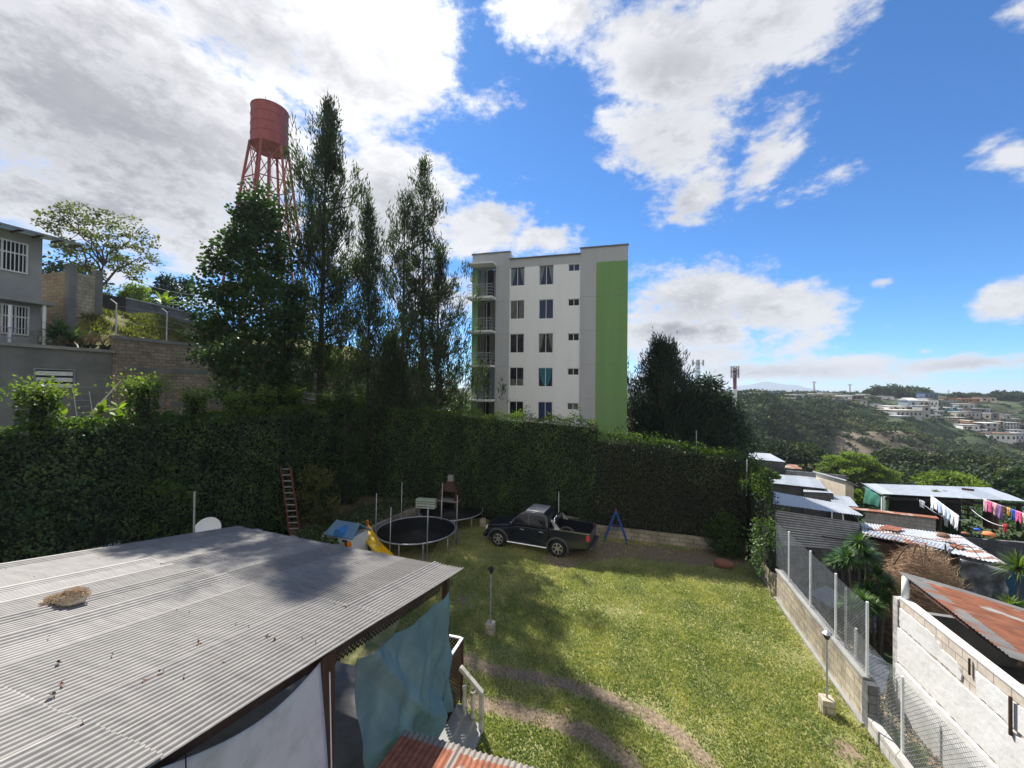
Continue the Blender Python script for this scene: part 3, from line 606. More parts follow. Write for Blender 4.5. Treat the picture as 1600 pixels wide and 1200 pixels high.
# stone steps / slabs on the bank
s0 = A(190, 512, 26); o = MB().slab([A(183, 508, 25.6), A(196, 507, 26.4), A(228, 527, 24.8), A(214, 531, 23.9)], .08).build('slab_ramp', 'paleblock', loc=s0, world=True); tag(o, 'pale broken slab sloping down the earth bank under the black gate', 'slab')
# overhead cables uphill
for i, (a_, b_, lab) in enumerate((((195, 432, 40), (330, 462, 45), 'upper of the two sagging power cables left of the broadleaf tree'), ((195, 440, 40), (330, 480, 45), 'lower of the two sagging power cables left of the broadleaf tree'))):
    p, q = A(*a_), A(*b_); o = MB().tube([p.lerp(q, f) + Vector((0, 0, -.5 * 4 * f * (1 - f))) for f in [j / 8 for j in range(9)]], .03, 4).build('cable', 'galv', loc=p, world=True); tag(o, lab, 'cable')
# ---------------------------------------------------------------- ivy hedges
def tvar(X, Y): P_ = np.stack([X, Y, 0 * X], 1); return .24 * vnoise(P_, .8, 51) + .14 * vnoise(P_, 2.6, 52)
def ivy_pts(p0, p1, z0, zt0, zt1, dens, out=.28, seed=1):
    d = np.array([p1.x - p0.x, p1.y - p0.y]); Ln = np.hypot(*d); d = d / Ln; nrm = np.array([d[1], -d[0]])      # outward = right of travel
    n = int(Ln * ((zt0 + zt1) / 2 - z0) * dens); f = rng.random(n); zt = zt0 + (zt1 - zt0) * f
    xx, yy = p0.x + d[0] * Ln * f, p0.y + d[1] * Ln * f; zt = zt + np.maximum(tvar(xx, yy), -.05); z = z0 + (zt - z0) * rng.random(n); P = np.stack([xx, yy, z], 1)
    b = .10 + out * (.5 + .75 * vnoise(P, 1.1, seed)) + .12 * rng.random(n) + .12 * vnoise(P, 4.0, seed + 1) + .35 * (rng.random(n) ** 14)
    P[:, 0] += nrm[0] * b; P[:, 1] += nrm[1] * b
    N3 = np.array([nrm[0], nrm[1], .15]); D = N3 * .55 + np.array([0, 0, -.75]) + rng.normal(size=(n, 3)) * .55
    tone = .42 + .24 * vnoise(P, .8, seed + 2) + .18 * vnoise(P, 3.5, seed + 3) + .12 * rng.normal(size=n)
    return P, D, N3 + rng.normal(size=(n, 3)) * .45, tone
def top_pts(p0, p1, zt0, zt1, dens, wid=.7, h=.25, seed=1):
    d = np.array([p1.x - p0.x, p1.y - p0.y]); Ln = np.hypot(*d); d = d / Ln; nrm = np.array([d[1], -d[0]])
    n = int(Ln * dens); f = rng.random(n); o = rng.uniform(-wid * .6, wid * .55, n)
    P = np.stack([p0.x + d[0] * Ln * f + nrm[0] * o, p0.y + d[1] * Ln * f + nrm[1] * o, zt0 + (zt1 - zt0) * f], 1)
    P[:, 2] += np.maximum(tvar(P[:, 0], P[:, 1]), -.05) - np.where(rng.random(n) < .55, rng.random(n) * .42, 0)
    P[:, 2] += np.clip(h * (.2 + .8 * vnoise(P, 1.7, seed)) * np.abs(rng.normal(size=n)) + .03, -.08, 9)
    D = rng.normal(size=(n, 3)) * .7 + np.array([nrm[0] * .2, nrm[1] * .2, .5]); return P, D, rng.normal(size=(n, 3)) + np.array([0, 0, .7]), .5 + .25 * vnoise(P, 1.5, seed + 5) + .15 * rng.normal(size=n)
def hedge(name, label, segs, dens, lsz, z0=.0, topd=260, seed=1, toph=.25, fm='ivy'):
    p = segs[0][0]; t = thing(name, label, 'hedge', (p.x, p.y, 0)); mb = MB(); L1 = []; L2 = []
    for (a_, b_, za, zb) in segs:
        d = (b_ - a_); d.z = 0; n = Vector((-d.y, d.x, 0)).normalized()      # inward (left of travel)
        v = [a_, b_, b_ + n * .45, a_ + n * .45]
        mb.add([(q.x, q.y, -.2) for q in v] + [(v[0].x, v[0].y, za - .14), (v[1].x, v[1].y, zb - .14), (v[2].x, v[2].y, zb - .14), (v[3].x, v[3].y, za - .14)], [(0, 3, 2, 1), (4, 5, 6, 7), (0, 1, 5, 4), (1, 2, 6, 5), (2, 3, 7, 6), (3, 0, 4, 7)])
        L1.append(ivy_pts(a_, b_, z0, za, zb, dens, seed=seed)); L2.append(top_pts(a_, b_, za, zb, topd, seed=seed, h=toph)); seed += 7
    mb.build('hedge_core', 'ivycore', t, world=True)
    for lst, nm, m, sz in ((L1, 'ivy_face', fm, lsz), (L2, 'top_ivy', 'ivytop', lsz)):
        P, D, Nn, tn = [np.concatenate([q[i] for q in lst]) for i in range(4)]; n = len(P)
        s = sz * rng.uniform(.7, 1.35, n); o = npmesh(nm, leaves(P, D, Nn, s, s * .36), tn, m, t)
    return t
M['ivycore'] = mat('ivycore', (.012, .018, .01), 6, .95, .5)
def hl(px): u = ray(px, 640); u = u.x / u.y; Y = -17 / (u - .3); return Vector((u * Y, Y, 0))
HC = Vector((-9.5, 25.1, 0)); HM = A(932, 700, 20.6); HM.z = 0; HR = G(1168, 862); HR.z = 0
HM = HC.lerp(HR, (HM.x - HC.x) / (HR.x - HC.x))
hl0 = hl(-60)
lh = hedge('ivy_hedge', 'tall dark ivy-covered wall on the left with leafy columns rising from its top', [(hl0, HC, 6.15, 6.35)], 360, .092, .4, 900, 11, .3)
bh = hedge('ivy_hedge', 'tall ivy-covered wall behind the trampolines and the parked pickup', [(HC, HM, 6.25, 5.55)], 380, .078, .3, 620, 41, .4)
rh = hedge('ivy_hedge', 'lower clipped ivy-covered wall at the back right of the lawn', [(HM, HR, 4.85, 4.3), (HR, far2 + WD * -.1, 4.25, 3.1), (far2 - WD * .1, far2 - WD * .1 + WR * .5, 3.1, 3.1), (far2 - WD * .1 + WR * .45, HR + WR * .45, 3.1, 4.25)], 380, .075, .62, 620, 71, .35, 'ivydark')
# wall corner where the ivy hangs over the low wall
cv = hedge('ivy_drape', 'sunlit ivy spilling over the low wall at the right corner of the lawn', [(G(1190, 905), G(1206, 925), 2.3, 1.6)], 520, .08, .55, 500, 91, .3)
for i, px_ in enumerate((60, 223, 305, 371, 417, 460, 506, 545)):
    c = hl(px_); R = (.34, .36, .28, .27, .26, .26, .27, .25)[i]; H = (1.15, 1.35, .95, .85, 1.0, 1.05, .8, .8)[i]
    MB().tube([(c.x, c.y, 6.0), (c.x, c.y, 6.0 + H)], R * .5, 8).build('column_core', 'ivycore', lh, world=True); n = int(2 * math.pi * R * H * 560) + 420; aa = rng.random(n) * 6.283; zz_ = rng.random(n) ** .8
    P = np.stack([c.x + np.cos(aa) * R * (.55 + .75 * rng.random(n)), c.y + np.sin(aa) * R * (.55 + .75 * rng.random(n)), 6.15 + H * zz_], 1)
    k = rng.random(n) < .4; nn = k.sum(); P[k] = np.stack([c.x + rng.normal(size=nn) * R * .95, c.y + rng.normal(size=nn) * R * .95, 6.05 + H + rng.normal(size=nn) * .2], 1)
    D = np.stack([np.cos(aa), np.sin(aa), np.where(k, 1.0, -.2)], 1) + rng.normal(size=(n, 3)) * .5
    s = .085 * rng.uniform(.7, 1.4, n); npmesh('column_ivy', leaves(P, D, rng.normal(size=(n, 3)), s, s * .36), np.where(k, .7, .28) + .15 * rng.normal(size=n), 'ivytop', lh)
# ---------------------------------------------------------------- grass on the earth bank
n = 26000; tq_ = rng.uniform(lt(178), lt(420), n); sq_ = rng.uniform(.4, 6.5, n); bx_, by_ = LP.x + LD.x * tq_ + LN.x * sq_, LP.y + LD.y * tq_ + LN.y * sq_
bz_g = 9.75 + 2.4 * sm(sq_, 0.3, 4.5) + .25 * vnoise(np.stack([bx_, by_, 0 * bx_], 1), .8, 6) * sm(sq_, .5, 2); kk = vnoise(np.stack([bx_, by_, 0 * bx_], 1), 1.2, 61) > -.15
P = np.stack([bx_, by_, bz_g - .03], 1)[kk]; n = len(P); s = rng.uniform(.12, .35, n)
tag(npmesh('bank_grass', leaves(P, rng.normal(size=(n, 3)) * .5 + [0, 0, .8], rng.normal(size=(n, 3)), s, s * .12), .55 + .25 * rng.normal(size=n), 'olive', world=False), kind='stuff')
# ---------------------------------------------------------------- trees
def limb_tree(name, label, cat, base, h, prof, nc, per, lsz, m, tr=.2, seed=1, group=None, cl=.5, lean=(0, 0), trunkf=.8, asp=.4, zlow=0.0, flat=.7, droop=.2, shape=leaves):
    r = np.random.default_rng(seed); t = thing(name, label, cat, base, 0, group); base = np.array(base, float)
    nt_ = 9; tp = [Vector((lean[0] * f * h + .012 * h * math.sin(f * 7 + seed), lean[1] * f * h + .012 * h * math.cos(f * 6), f * h * trunkf)) for f in [i / (nt_ - 1) for i in range(nt_)]]
    mb = MB(); mb.tube(tp, [max(.02, tr * (1.1 - .95 * i / (nt_ - 1))) for i in range(nt_)], 8)
    fz = [p[0] for p in prof]; fr = [p[1] for p in prof]; C_ = []
    while len(C_) < nc:
        f = r.uniform(fz[0], fz[-1]); R = np.interp(f, fz, fr)
        if r.random() > R / max(fr): continue
        an = r.random() * 6.283; q = R * (.25 + .75 * math.sqrt(r.random())) * (1 + .15 * math.sin(3 * an + 9 * f + seed))
        C_.append((q * math.cos(an) + lean[0] * f * h, q * math.sin(an) + lean[1] * f * h, f * h))
    C_ = np.array(C_)
    def trk(zs):
        zs = min(max(zs, h * .1), h * trunkf * .97); j = min(nt_ - 2, int(zs / (h * trunkf) * (nt_ - 1))); return tp[j].lerp(tp[j + 1], (zs - tp[j].z) / max(1e-6, tp[j + 1].z - tp[j].z)), zs / (h * trunkf)
    nodes = []
    for i in range(min(nc, 11)):
        c = Vector(C_[i]); q = math.hypot(c.x, c.y); s, k = trk(c.z - q * .75 - .05 * h); rr = tr * .5 * (1.1 - .7 * k) + .01; pts = []
        for j in range(8):
            f = j / 7; wv = math.sin(math.pi * f) * q * .13; pts.append(s.lerp(c, f) + Vector((wv * math.sin(f * 8 + i * 2.1), wv * math.cos(f * 7 + i), .10 * q * math.sin(math.pi * f) + wv * .8 * math.sin(f * 9 + i))))
        rs = [rr * (1 - .75 * j / 7) for j in range(8)]; mb.tube(pts, rs, 6, False); nodes += [(pts[j], rs[j]) for j in range(2, 8)]
    for i in range(11, nc, max(1, nc // 80)):
        c = Vector(C_[i]); lo = [x for x in nodes if x[0].z < c.z + .1 * h] or nodes; s, rr = min(lo, key=lambda x: (x[0] - c).length); rr = rr * .55 + .006; d = (c - s).length
        pts = [s.lerp(c, f) + Vector((math.sin(i + f * 6), math.cos(i * 1.3 + f * 6), math.sin(i * .7 + 5 * f))) * (.10 * d * math.sin(math.pi * f)) for f in (0, .25, .5, .75, 1)]
        mb.tube(pts, [rr, rr * .8, rr * .6, rr * .45, rr * .3], 4, False)
    mb.build('trunk', 'bark', t, smooth=True)
    n = nc * per; ci = np.repeat(np.arange(nc), per); cs = cl * r.uniform(.6, 1.3, nc)[ci]
    off = r.normal(size=(n, 3)); off = off / np.linalg.norm(off, axis=1, keepdims=True) * (r.random(n) ** .45)[:, None]; off[:, 2] *= flat
    P = C_[ci] + off * cs[:, None]; P[:, 2] = np.maximum(P[:, 2], zlow)
    D = off + r.normal(size=(n, 3)) * .5 + np.array([0, 0, -droop]); s = lsz * r.uniform(.6, 1.35, n)
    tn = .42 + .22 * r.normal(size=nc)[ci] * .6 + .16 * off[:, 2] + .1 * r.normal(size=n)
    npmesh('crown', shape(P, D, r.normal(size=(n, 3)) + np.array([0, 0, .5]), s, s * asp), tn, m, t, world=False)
    return t
def conifer(name, label, base, h, prof, nb, per, nl, nw, m, tr=.2, seed=1, rise=.9, lean=(0, 0), group=None, cat='tree', z0f=.12, leaders=((0, 0, 1),), tuft=.14):
    r = np.random.default_rng(seed); t = thing(name, label, cat, base, 0, group); mb = MB()
    fz = [p[0] for p in prof]; fr = [p[1] for p in prof]; PP = []; DD = []; TT_ = []
    for (ox, oy, hk) in leaders:
        hh_ = h * hk; tp = [Vector((ox * min(1, f * 2.5) + lean[0] * f * h, oy * min(1, f * 2.5) + lean[1] * f * h, f * hh_)) for f in [i / 10 for i in range(11)]]
        mb.tube(tp, [max(.012, tr * (1.05 - f / 10)) for f in range(11)], 7)
        nbl = int(nb / len(leaders))
        for i in range(nbl):
            f = z0f + (1 - z0f) * (i + r.random()) / nbl; R = np.interp(f, fz, fr) * r.uniform(.3, 1.3); an = r.random() * 6.283
            k = f * 10; j = min(9, int(k)); s = np.array(tp[j].lerp(tp[j + 1], k - j)); rs = rise * r.uniform(.6, 1.3)
            e1 = s + np.array([math.cos(an) * R * .65, math.sin(an) * R * .65, R * .3 * rs]); e2 = s + np.array([math.cos(an) * R, math.sin(an) * R, R * rs])
            e2[2] = min(e2[2], hh_ * 1.02)
            if R > .3: mb.tube([Vector(s), Vector(e1), Vector(e2)], [.018 + .018 * R, .012 + .008 * R, .006], 4, False)
            nn = int(per * (.35 + R / max(fr))); ntf = max(2, int(3 + 4.5 * R / max(fr))); tq = .22 + .83 * (np.arange(ntf) + r.random(ntf)) / ntf
            tq_ = tq[:, None]; TC = np.where(tq_ < .6, s + (e1 - s) * tq_ / .6, e1 + (e2 - e1) * (tq_ - .6) / .4); TC = TC + r.normal(size=(ntf, 3)) * (.07 + .13 * R) * np.array([1, 1, .6])
            ti = r.integers(0, ntf, nn); g = r.normal(size=(nn, 3)) * np.array([tuft, tuft, tuft * 2.4]); C = TC[ti] + g
            dv = unit((e2 - e1)[None, :]) * .5 + np.array([0, 0, .8]) + r.normal(size=(nn, 3)) * .45
            PP.append(C); DD.append(dv); TT_.append(.42 + .16 * r.normal() + .12 * r.normal(size=nn))
    P, D, T_ = np.concatenate(PP), np.concatenate(DD), np.concatenate(TT_); n = len(P); s = nl * r.uniform(.6, 1.3, n)
    mb.build('trunk', 'bark', t, smooth=True)
    npmesh('crown', leaves(P, D, r.normal(size=(n, 3)), s, np.full(n, nw)), T_, m, t, world=False); return t
def gz(x, y): return float(hgt(x, y))
b = A(400, 640, 20.3)
limb_tree('broadleaf_tree', 'bushy dark green broadleaf tree in front of the retaining wall, below the water tower', 'tree', (b.x, b.y, 0), 17.9,
          [(.30, .7), (.38, 1.7), (.52, 2.3), (.68, 2.15), (.8, 1.7), (.9, 1.1), (.985, .35)], 330, 95, .17, 'leaf', .2, 3, cl=.62)
b = A(497, 620, 24)
conifer('casuarina_tree', 'tallest feathery casuarina, thin spire right of the red water tower', (b.x, b.y, 0), 24.6, [(.1, 1.8), (.3, 2.9), (.5, 3.0), (.66, 2.5), (.8, 1.7), (.92, .9), (1, .22)], 120, 260, .36, .028, 'needle', .24, 5, .62, lean=(.012, 0), z0f=.26)
b = A(660, 640, 25.6)
conifer('casuarina_tree', 'twin-topped casuarina with ragged upright sprays beside the apartment block', (b.x - .4, b.y, 0), 22.3, [(.1, 3.1), (.3, 3.4), (.5, 2.7), (.7, 1.8), (.85, 1.0), (1, .2)], 150, 270, .36, .028, 'needle', .2, 8, .8, leaders=((.35, 0, 1), (-1.0, .3, .9), (1.3, .2, .74)), z0f=.22)
b = A(574, 640, 27.5)
conifer('casuarina_tree', 'shorter thin casuarina in the gap between the two big casuarinas', (b.x, b.y, 0), 20.2, [(.1, 1.3), (.3, 1.8), (.6, 1.4), (.85, .8), (1, .15)], 85, 130, .42, .03, 'needle', .13, 12, 1.0, z0f=.3)
b = A(612, 660, 25.6)
conifer('casuarina_tree', 'low dense casuarina whose boughs hang over the back corner of the hedge', (b.x, b.y, 0), 10.5, [(.1, 1.6), (.35, 2.2), (.6, 1.8), (.85, 1.0), (1, .2)], 90, 120, .4, .028, 'needle', .14, 15, .7, z0f=.3)
b = A(1035, 680, 30)
conifer('pine_tree', 'pointed dark pine just right of the green wall of the apartment block', (b.x, b.y, -1), 11.7, [(.1, 3.4), (.4, 3.2), (.6, 2.6), (.8, 1.7), (1, .4)], 220, 190, .42, .03, 'pine', .2, 21, .6, z0f=.15)
b = A(1098, 690, 30)
limb_tree('pine_tree', 'broad rounded dark pine above the right end of the back hedge', 'tree', (b.x, b.y, -1.2), 9.6, [(.25, 2.9), (.5, 3.0), (.75, 2.2), (.93, 1.1), (1, .4)], 240, 95, .34, 'pine', .22, 23, cl=.75, asp=.13)
b = A(1130, 690, 27)
limb_tree('pine_tree', 'small dark pine spreading past the hedge corner towards the tin roofs', 'tree', (b.x, b.y, -1.2), 5.9, [(.3, 1.5), (.55, 1.5), (.8, 1.0), (1, .4)], 90, 90, .32, 'pine', .14, 25, cl=.6, asp=.14)
# bare-limbed olive-green tree on the skyline, left
b = A(158, 470, 30)
limb_tree('gnarled_tree', 'gnarled open-crowned tree with yellowish tufts on the left skyline', 'tree', (b.x, b.y, 12.0), 8.6, [(.45, 2.2), (.6, 3.1), (.8, 3.0), (1, 1.7)], 90, 60, .17, 'olive', .24, 31, cl=.62, trunkf=.55, flat=.45)
b = A(255, 480, 48)
for i, (px_, py_, Y, h, r_, lab) in enumerate(((275, 480, 46, 7.5, 2.6, 'dark round tree on the skyline left of the broadleaf tree'), (225, 478, 40, 4.2, 2.6, 'low dark thicket tree between the gnarled tree and the power cables'), (100, 450, 38, 7.0, 3.2, 'grey-green shadowed tree behind the high block stub wall'))):
    b = A(px_, py_, Y); limb_tree('round_tree', lab, 'tree', (b.x, b.y, 12.5), h, [(.2, r_ * .8), (.5, r_), (.8, r_ * .8), (1, r_ * .4)], 70, 60, .3, 'pine', .15, 40 + i, cl=.7)
for i, (px_, py_, Y, h, r_, m, lab) in enumerate(((320, 520, 34, 3.0, 2.0, 'leaf', 'leafy shrub on the bank behind the left side of the broadleaf tree'), (372, 540, 33, 2.4, 1.4, 'lime', 'yellow-green shrub glimpsed behind the broadleaf tree'), (225, 508, 27.5, .8, 1.4, 'lime', 'low bright weeds growing on the earth bank below the street wall'), (160, 475, 33, 3.0, 1.4, 'olive', 'yellowish bush over the black gate'), (213, 470, 34, 2.6, 1.2, 'lime', 'light green bush over the street wall'))):
    b = A(px_, py_, Y); limb_tree('shrub', lab, 'shrub', (b.x, b.y, b.z - h * .5), h, [(.1, r_ * .8), (.5, r_), (1, r_ * .5)], 26, 60, .16, m, .04, 60 + i, cl=.4)
for i, (px_, py_, Y, h, r_, m, lab) in enumerate(((560, 600, 34, 7, 4, 'leaf', 'dark wide tree filling the gap below the thin casuarina'), (640, 600, 38, 8.5, 4, 'leaf', 'dark tree behind the twin-topped casuarina'), (480, 600, 42, 10, 3.6, 'leaf', 'dark tree behind the trunk of the tallest casuarina'), (700, 610, 34, 6.4, 2.6, 'leaf', 'small tree by the outside stairs of the apartment block'), (430, 580, 40, 8.5, 3, 'pine', 'shadowy tree at the end of the retaining wall'))):
    if px_ < 500: h *= .72
    b = A(px_, py_, Y); limb_tree('round_tree', lab, 'tree', (b.x, b.y, 0 if px_ > 500 else 4), h, [(.2, r_ * .8), (.5, r_), (.8, r_ * .8), (1, r_ * .4)], 90, 70, .24, m, .15, 80 + i, cl=.75)
# ---------------------------------------------------------------- tin roof with real corrugations
M['tin'] = rustmat('tin', (.215, .203, .19), (.10, .085, .075), .93, 1.0, (.6, 2.5, 1), .6, .05)
def corr(name, m, q, pitch=.076, amp=.009, sheet=.8, rows=1, parent=None, world=True, loc=None, tonef=None, seed=1, lift=.012, seg=6, tv=0.0, dirt=0.0):
    """q: 4 corners, ribs run from edge q0-q1 to edge q3-q2"""
    r = np.random.default_rng(seed); q = [np.array(p, float) for p in q]; Lu = np.linalg.norm(q[1] - q[0]); nu = max(8, int(Lu / pitch * seg))
    n = np.cross(q[1] - q[0], q[3] - q[0]); n = n / np.linalg.norm(n); n = n if n[2] > 0 else -n
    V = []; F = []; TN = []
    for k in range(rows):
        v0, v1 = max(0, k / rows - (.012 if k else 0)), (k + 1) / rows; nv = 24 if tonef else 5; lo = r.uniform(0, 1)
        U = np.linspace(0, 1, nu + 1); base = sum(len(a) for a in V); si = np.floor((U * Lu) / sheet + lo).astype(int)
        fr_ = ((U * Lu) / sheet + lo) % 1; lf = (r.uniform(.15, 1, si.max() + 2) ** 2)[si] * lift * np.clip(fr_ * 3 - 2, 0, 1) + (si % 2) * .003
        lo2 = r.uniform(-1, 1, si.max() + 2); lo2 = lo2[si] * .012
        for j in range(nv + 1):
            v = v0 + (v1 - v0) * j / nv; vv = v + (lo2 / max(1, np.linalg.norm(q[3] - q[0]))) * (1 if j in (0, nv) else 0)
            a = q[0] + (q[1] - q[0]) * U[:, None]; b = q[3] + (q[2] - q[3]) * U[:, None]; P = a + (b - a) * np.atleast_1d(vv)[:, None]
            P = P + n * (amp * np.sin(U * Lu / pitch * 6.2832) + lf + .022 * k + .012 * np.sin(v * 9 + U * 3 + seed))[:, None]; V.append(P)
        tn = r.normal(size=si.max() + 2) * .035
        for j in range(nv):
            for i in range(nu):
                s = base + j * (nu + 1) + i; F.append((s, s + 1, s + nu + 2, s + nu + 1)); TN.append(tn[si[i]] + tv - (dirt * (.6 + .4 * math.sin(i * .013 + v * 3)) if math.sin((U[i] + .5 / nu) * Lu / pitch * 6.2832) < -.15 else 0) + (tonef(U[i], v0 + (v1 - v0) * j / nv) if tonef else 0))
    me = bpy.data.meshes.new(name); me.from_pydata(np.concatenate(V).tolist(), [], F); me.update()
    at = me.attributes.new('tone', 'FLOAT', 'FACE'); at.data.foreach_set('value', np.array(TN, dtype=np.float32))
    return link_mesh(name, me, m, parent, world, True, loc)
# ---------------------------------------------------------------- veranda
E1 = G(725, 888, 3.3); VR = -R_(16.0)
ver = thing('veranda', 'open veranda under a large grey corrugated tin roof in the near left corner', 'veranda', (E1.x, E1.y, 0), VR)
sl = .187
def VW(x, y, z): return WM[ver.name] @ Vector((x, y, z))
corr('roof', 'tin', [(0, 0, 3.3), (-7.82, .84, 3.3 - sl * .84), (-7.82, -9.5, 3.3 + sl * 9.5), (0, -9.5, 3.3 + sl * 9.5)], .076, .015, .78, 3, ver, False, seed=4, lift=.05, dirt=.12)
def rz_(y): return 3.3 - sl * y
mb = MB()
for k, y_ in enumerate((.25, -.75, -1.9, -3.1, -4.2, -5.4, -6.6)):
    for i in range(34):
        x_ = -.09 - .228 * i; yy_ = y_ + .03 * math.sin(i * 5.1)
        if yy_ > -.84 / 7.82 * x_ or (i * 7 + k * 5 + i * i) % 10 < 7: continue
        mb.box((x_, yy_, rz_(yy_) + .037 + .022 * (0 if y_ > -2.5 else 1 if y_ > -6 else 2)), (.012, .012, .008), .4)
mb.build('screws', 'dark', ver)
mb = MB(); mb.slab([(-.45, -.1, rz_(-.1) - .05), (-.33, -.1, rz_(-.1) - .05), (-.33, -9, rz_(-9) - .05), (-.45, -9, rz_(-9) - .05)], .26); mb.build('edge_beam', 'brownwood', ver)
mb = MB()
for k in range(4):
    x = -1.8 * k - 1.2; mb.slab([(x, .1, rz_(0) - .05), (x + .1, .1, rz_(0) - .05), (x + .1, -9, rz_(-9) - .05), (x, -9, rz_(-9) - .05)], .14)
mb.build('rafters', 'brownwood', ver)
mb = MB(); mb.bx(-7.6, -.3, -.28, -.14, 2.95, 3.2); mb.build('eave_beam', 'brownwood', ver)
for (x, y, s) in ((-.32, -4.12, .25), (-.30, -.32, .14), (-4, -.3, .14), (-7.5, -.2, .14), (-.32, -8.2, .2)):
    MB().bx(x - s / 2, x + s / 2, y - s / 2, y + s / 2, 0, rz_(y) - .12).build('post', 'brownwood', ver, bevel=.012)
MB().bx(-7.6, -.1, -9.5, -.15, -.1, .58).build('floor_plinth', 'concrete', ver)
MB().bx(-7.5, -7.3, -9.3, -.5, .58, 3.2).build('back_wall', 'greyplaster', ver)
def lattice(x0, y0, x1, y1, z0, z1, pitch=.085, w_=.014, zs=0.0):
    Ln = math.hypot(x1 - x0, y1 - y0); ux, uy = (x1 - x0) / Ln, (y1 - y0) / Ln; H = z1 - z0; mb = MB(); k = -H
    ang = math.atan2(uy, ux)
    while k < Ln:
        a, b = max(k, 0), min(k + H, Ln)
        if b - a > .02:
            for sgn in (1, -1):
                za, zb = (z0 + a - k, z0 + b - k) if sgn > 0 else (z1 - (a - k), z1 - (b - k))
                p, q = Vector((x0 + ux * a, y0 + uy * a, za + zs * a)), Vector((x0 + ux * b, y0 + uy * b, zb + zs * b)); d = (q - p)
                nn = Vector((-uy, ux, 0)) * (.006 * sgn); side = d.cross(nn).normalized() * w_
                mb.slab([p + nn + side, q + nn + side, q + nn - side, p + nn - side], .008)
        k += pitch
    return mb
lat = lattice(-.08, .12, -.08, -.85, .25, 1.58).build('lattice_rail', 'brownwood', ver)
mb = MB(); mb.bx(-.11, -.05, -.85, .13, 1.58, 1.61); mb.build('rail_frame', 'whitemetal', lat)
MB().bx(-.11, -.05, .10, .16, .1, 1.579).build('corner_post', 'brownwood', ver); lat = lattice(-.13, .12, -1.3, .12, .62, 1.58).build('lattice_rail', 'brownwood', ver)
MB().bx(-1.3, -.112, .09, .15, 1.582, 1.615).build('rail_frame', 'whitemetal', lat)
lattice(-.36, -.5, -.36, -4.0, 2.95, 3.22, zs=sl).build('upper_lattice', 'brownwood', ver)
# tarps
def cloth(name, label, fn, nu, nv, m, group=None):
    me_v = []; 
    for i in range(nu + 1):
        for j in range(nv + 1): me_v.append(VW(*fn(i / nu, j / nv)))
    f = [(i * (nv + 1) + j, (i + 1) * (nv + 1) + j, (i + 1) * (nv + 1) + j + 1, i * (nv + 1) + j + 1) for i in range(nu) for j in range(nv)]
    mb = MB(); mb.v = [tuple(p) for p in me_v]; mb.f = f
    o = mb.build(name, m, loc=me_v[0], world=True, smooth=True); s = o.modifiers.new('solid', 'SOLIDIFY'); s.thickness = .006; tag(o, label, 'tarp', group); return o
M['tealtarp'] = mat('tealtarp', [(.25, (.07, .14, .17)), (.5, (.115, .205, .235)), (.75, (.19, .30, .33))], 1.6, .6, .25, 6, detail=9)
M['whitetarp'] = mat('whitetarp', [(.25, (.36, .36, .36)), (.45, (.55, .57, .6)), (.75, (.64, .66, .69))], 1.6, .6, .3, 4, trans=.1, detail=10)
def teal(u, v):      # u from eave to post, v from top down
    y = -.78 - 3.0 * u; top = rz_(y) - .28 - .10 * math.sin(math.pi * u) - .05 * abs(math.sin(u * 14)); L_ = 2.35 + .5 * u; 
    x = -.02 + .06 * math.sin(u * 17 + v * 2) * (.4 + v) + .11 * math.sin((u * 6 - v * 5.5)) * v + .16 * v * math.sin(math.pi * u) + .045 * math.sin(u * 29 - v * 9 + 2 * math.sin(v * 5)) * (.3 + v) + .008 * math.sin(u * 63 + v * 14 + 3 * math.sin(u * 9)) * (.4 + v) + .12 * max(0, 1 - abs((u * 1.2 + v * .9) - 1.1) * 7) + .10 * max(0, 1 - abs((u * 1.3 - v * .8) - .35) * 8) * v
    y2 = y + .22 * v * v * (u - .35) * 1.2 + .30 * v * u + .10 * math.sin(v * 5) * (1 - u) * (u < .1)
    return (x, y2, top - L_ * v * (1 - .08 * math.sin(u * 9)))
cloth('tarp', 'faded teal tarpaulin hanging in folds from the edge of the tin roof', teal, 150, 110, 'tealtarp')
def white(u, v):
    y = -4.32 - 4.6 * u; top = rz_(y) - .14 - .20 * abs(math.sin(math.pi * min(1, u * 2.4) if u < .417 else math.pi * (u - .417) * 1.6)) ** 1.0
    return (-.16 + .09 * math.sin(u * 13 + v * 3) * (.25 + v) + .025 * math.sin(u * 29 + v * 5) * v + .05 * math.sin(v * 3) , y + .06 * v, top - 3.0 * v)
cloth('tarp', 'off-white plastic sheet hanging beside the brown post, below the roof edge', white, 60, 40, 'whitetarp')
for (y, z) in ((-5.95, 0),):
    o = MB().tube([VW(-.14, y, rz_(y) - .02), VW(-.12, y, rz_(y) - .35), VW(-.02, y + .02, 2.4), VW(0, y, .7)], .006, 5).build('cord', 'black', loc=VW(-.14, y, rz_(y)), world=True); tag(o, 'thin dark cord tying down the off-white sheet', 'cord')
o = MB().tube([VW(-.1, -4.22, rz_(-4.2) - .3), VW(.02, -4.3, 2.6), VW(.1, -4.1, 1.0)], .008, 5).build('cord', 'whitemetal', loc=VW(-.1, -4.2, 3.7), world=True); tag(o, 'pale rope dangling down the brown post between the two tarps', 'rope')
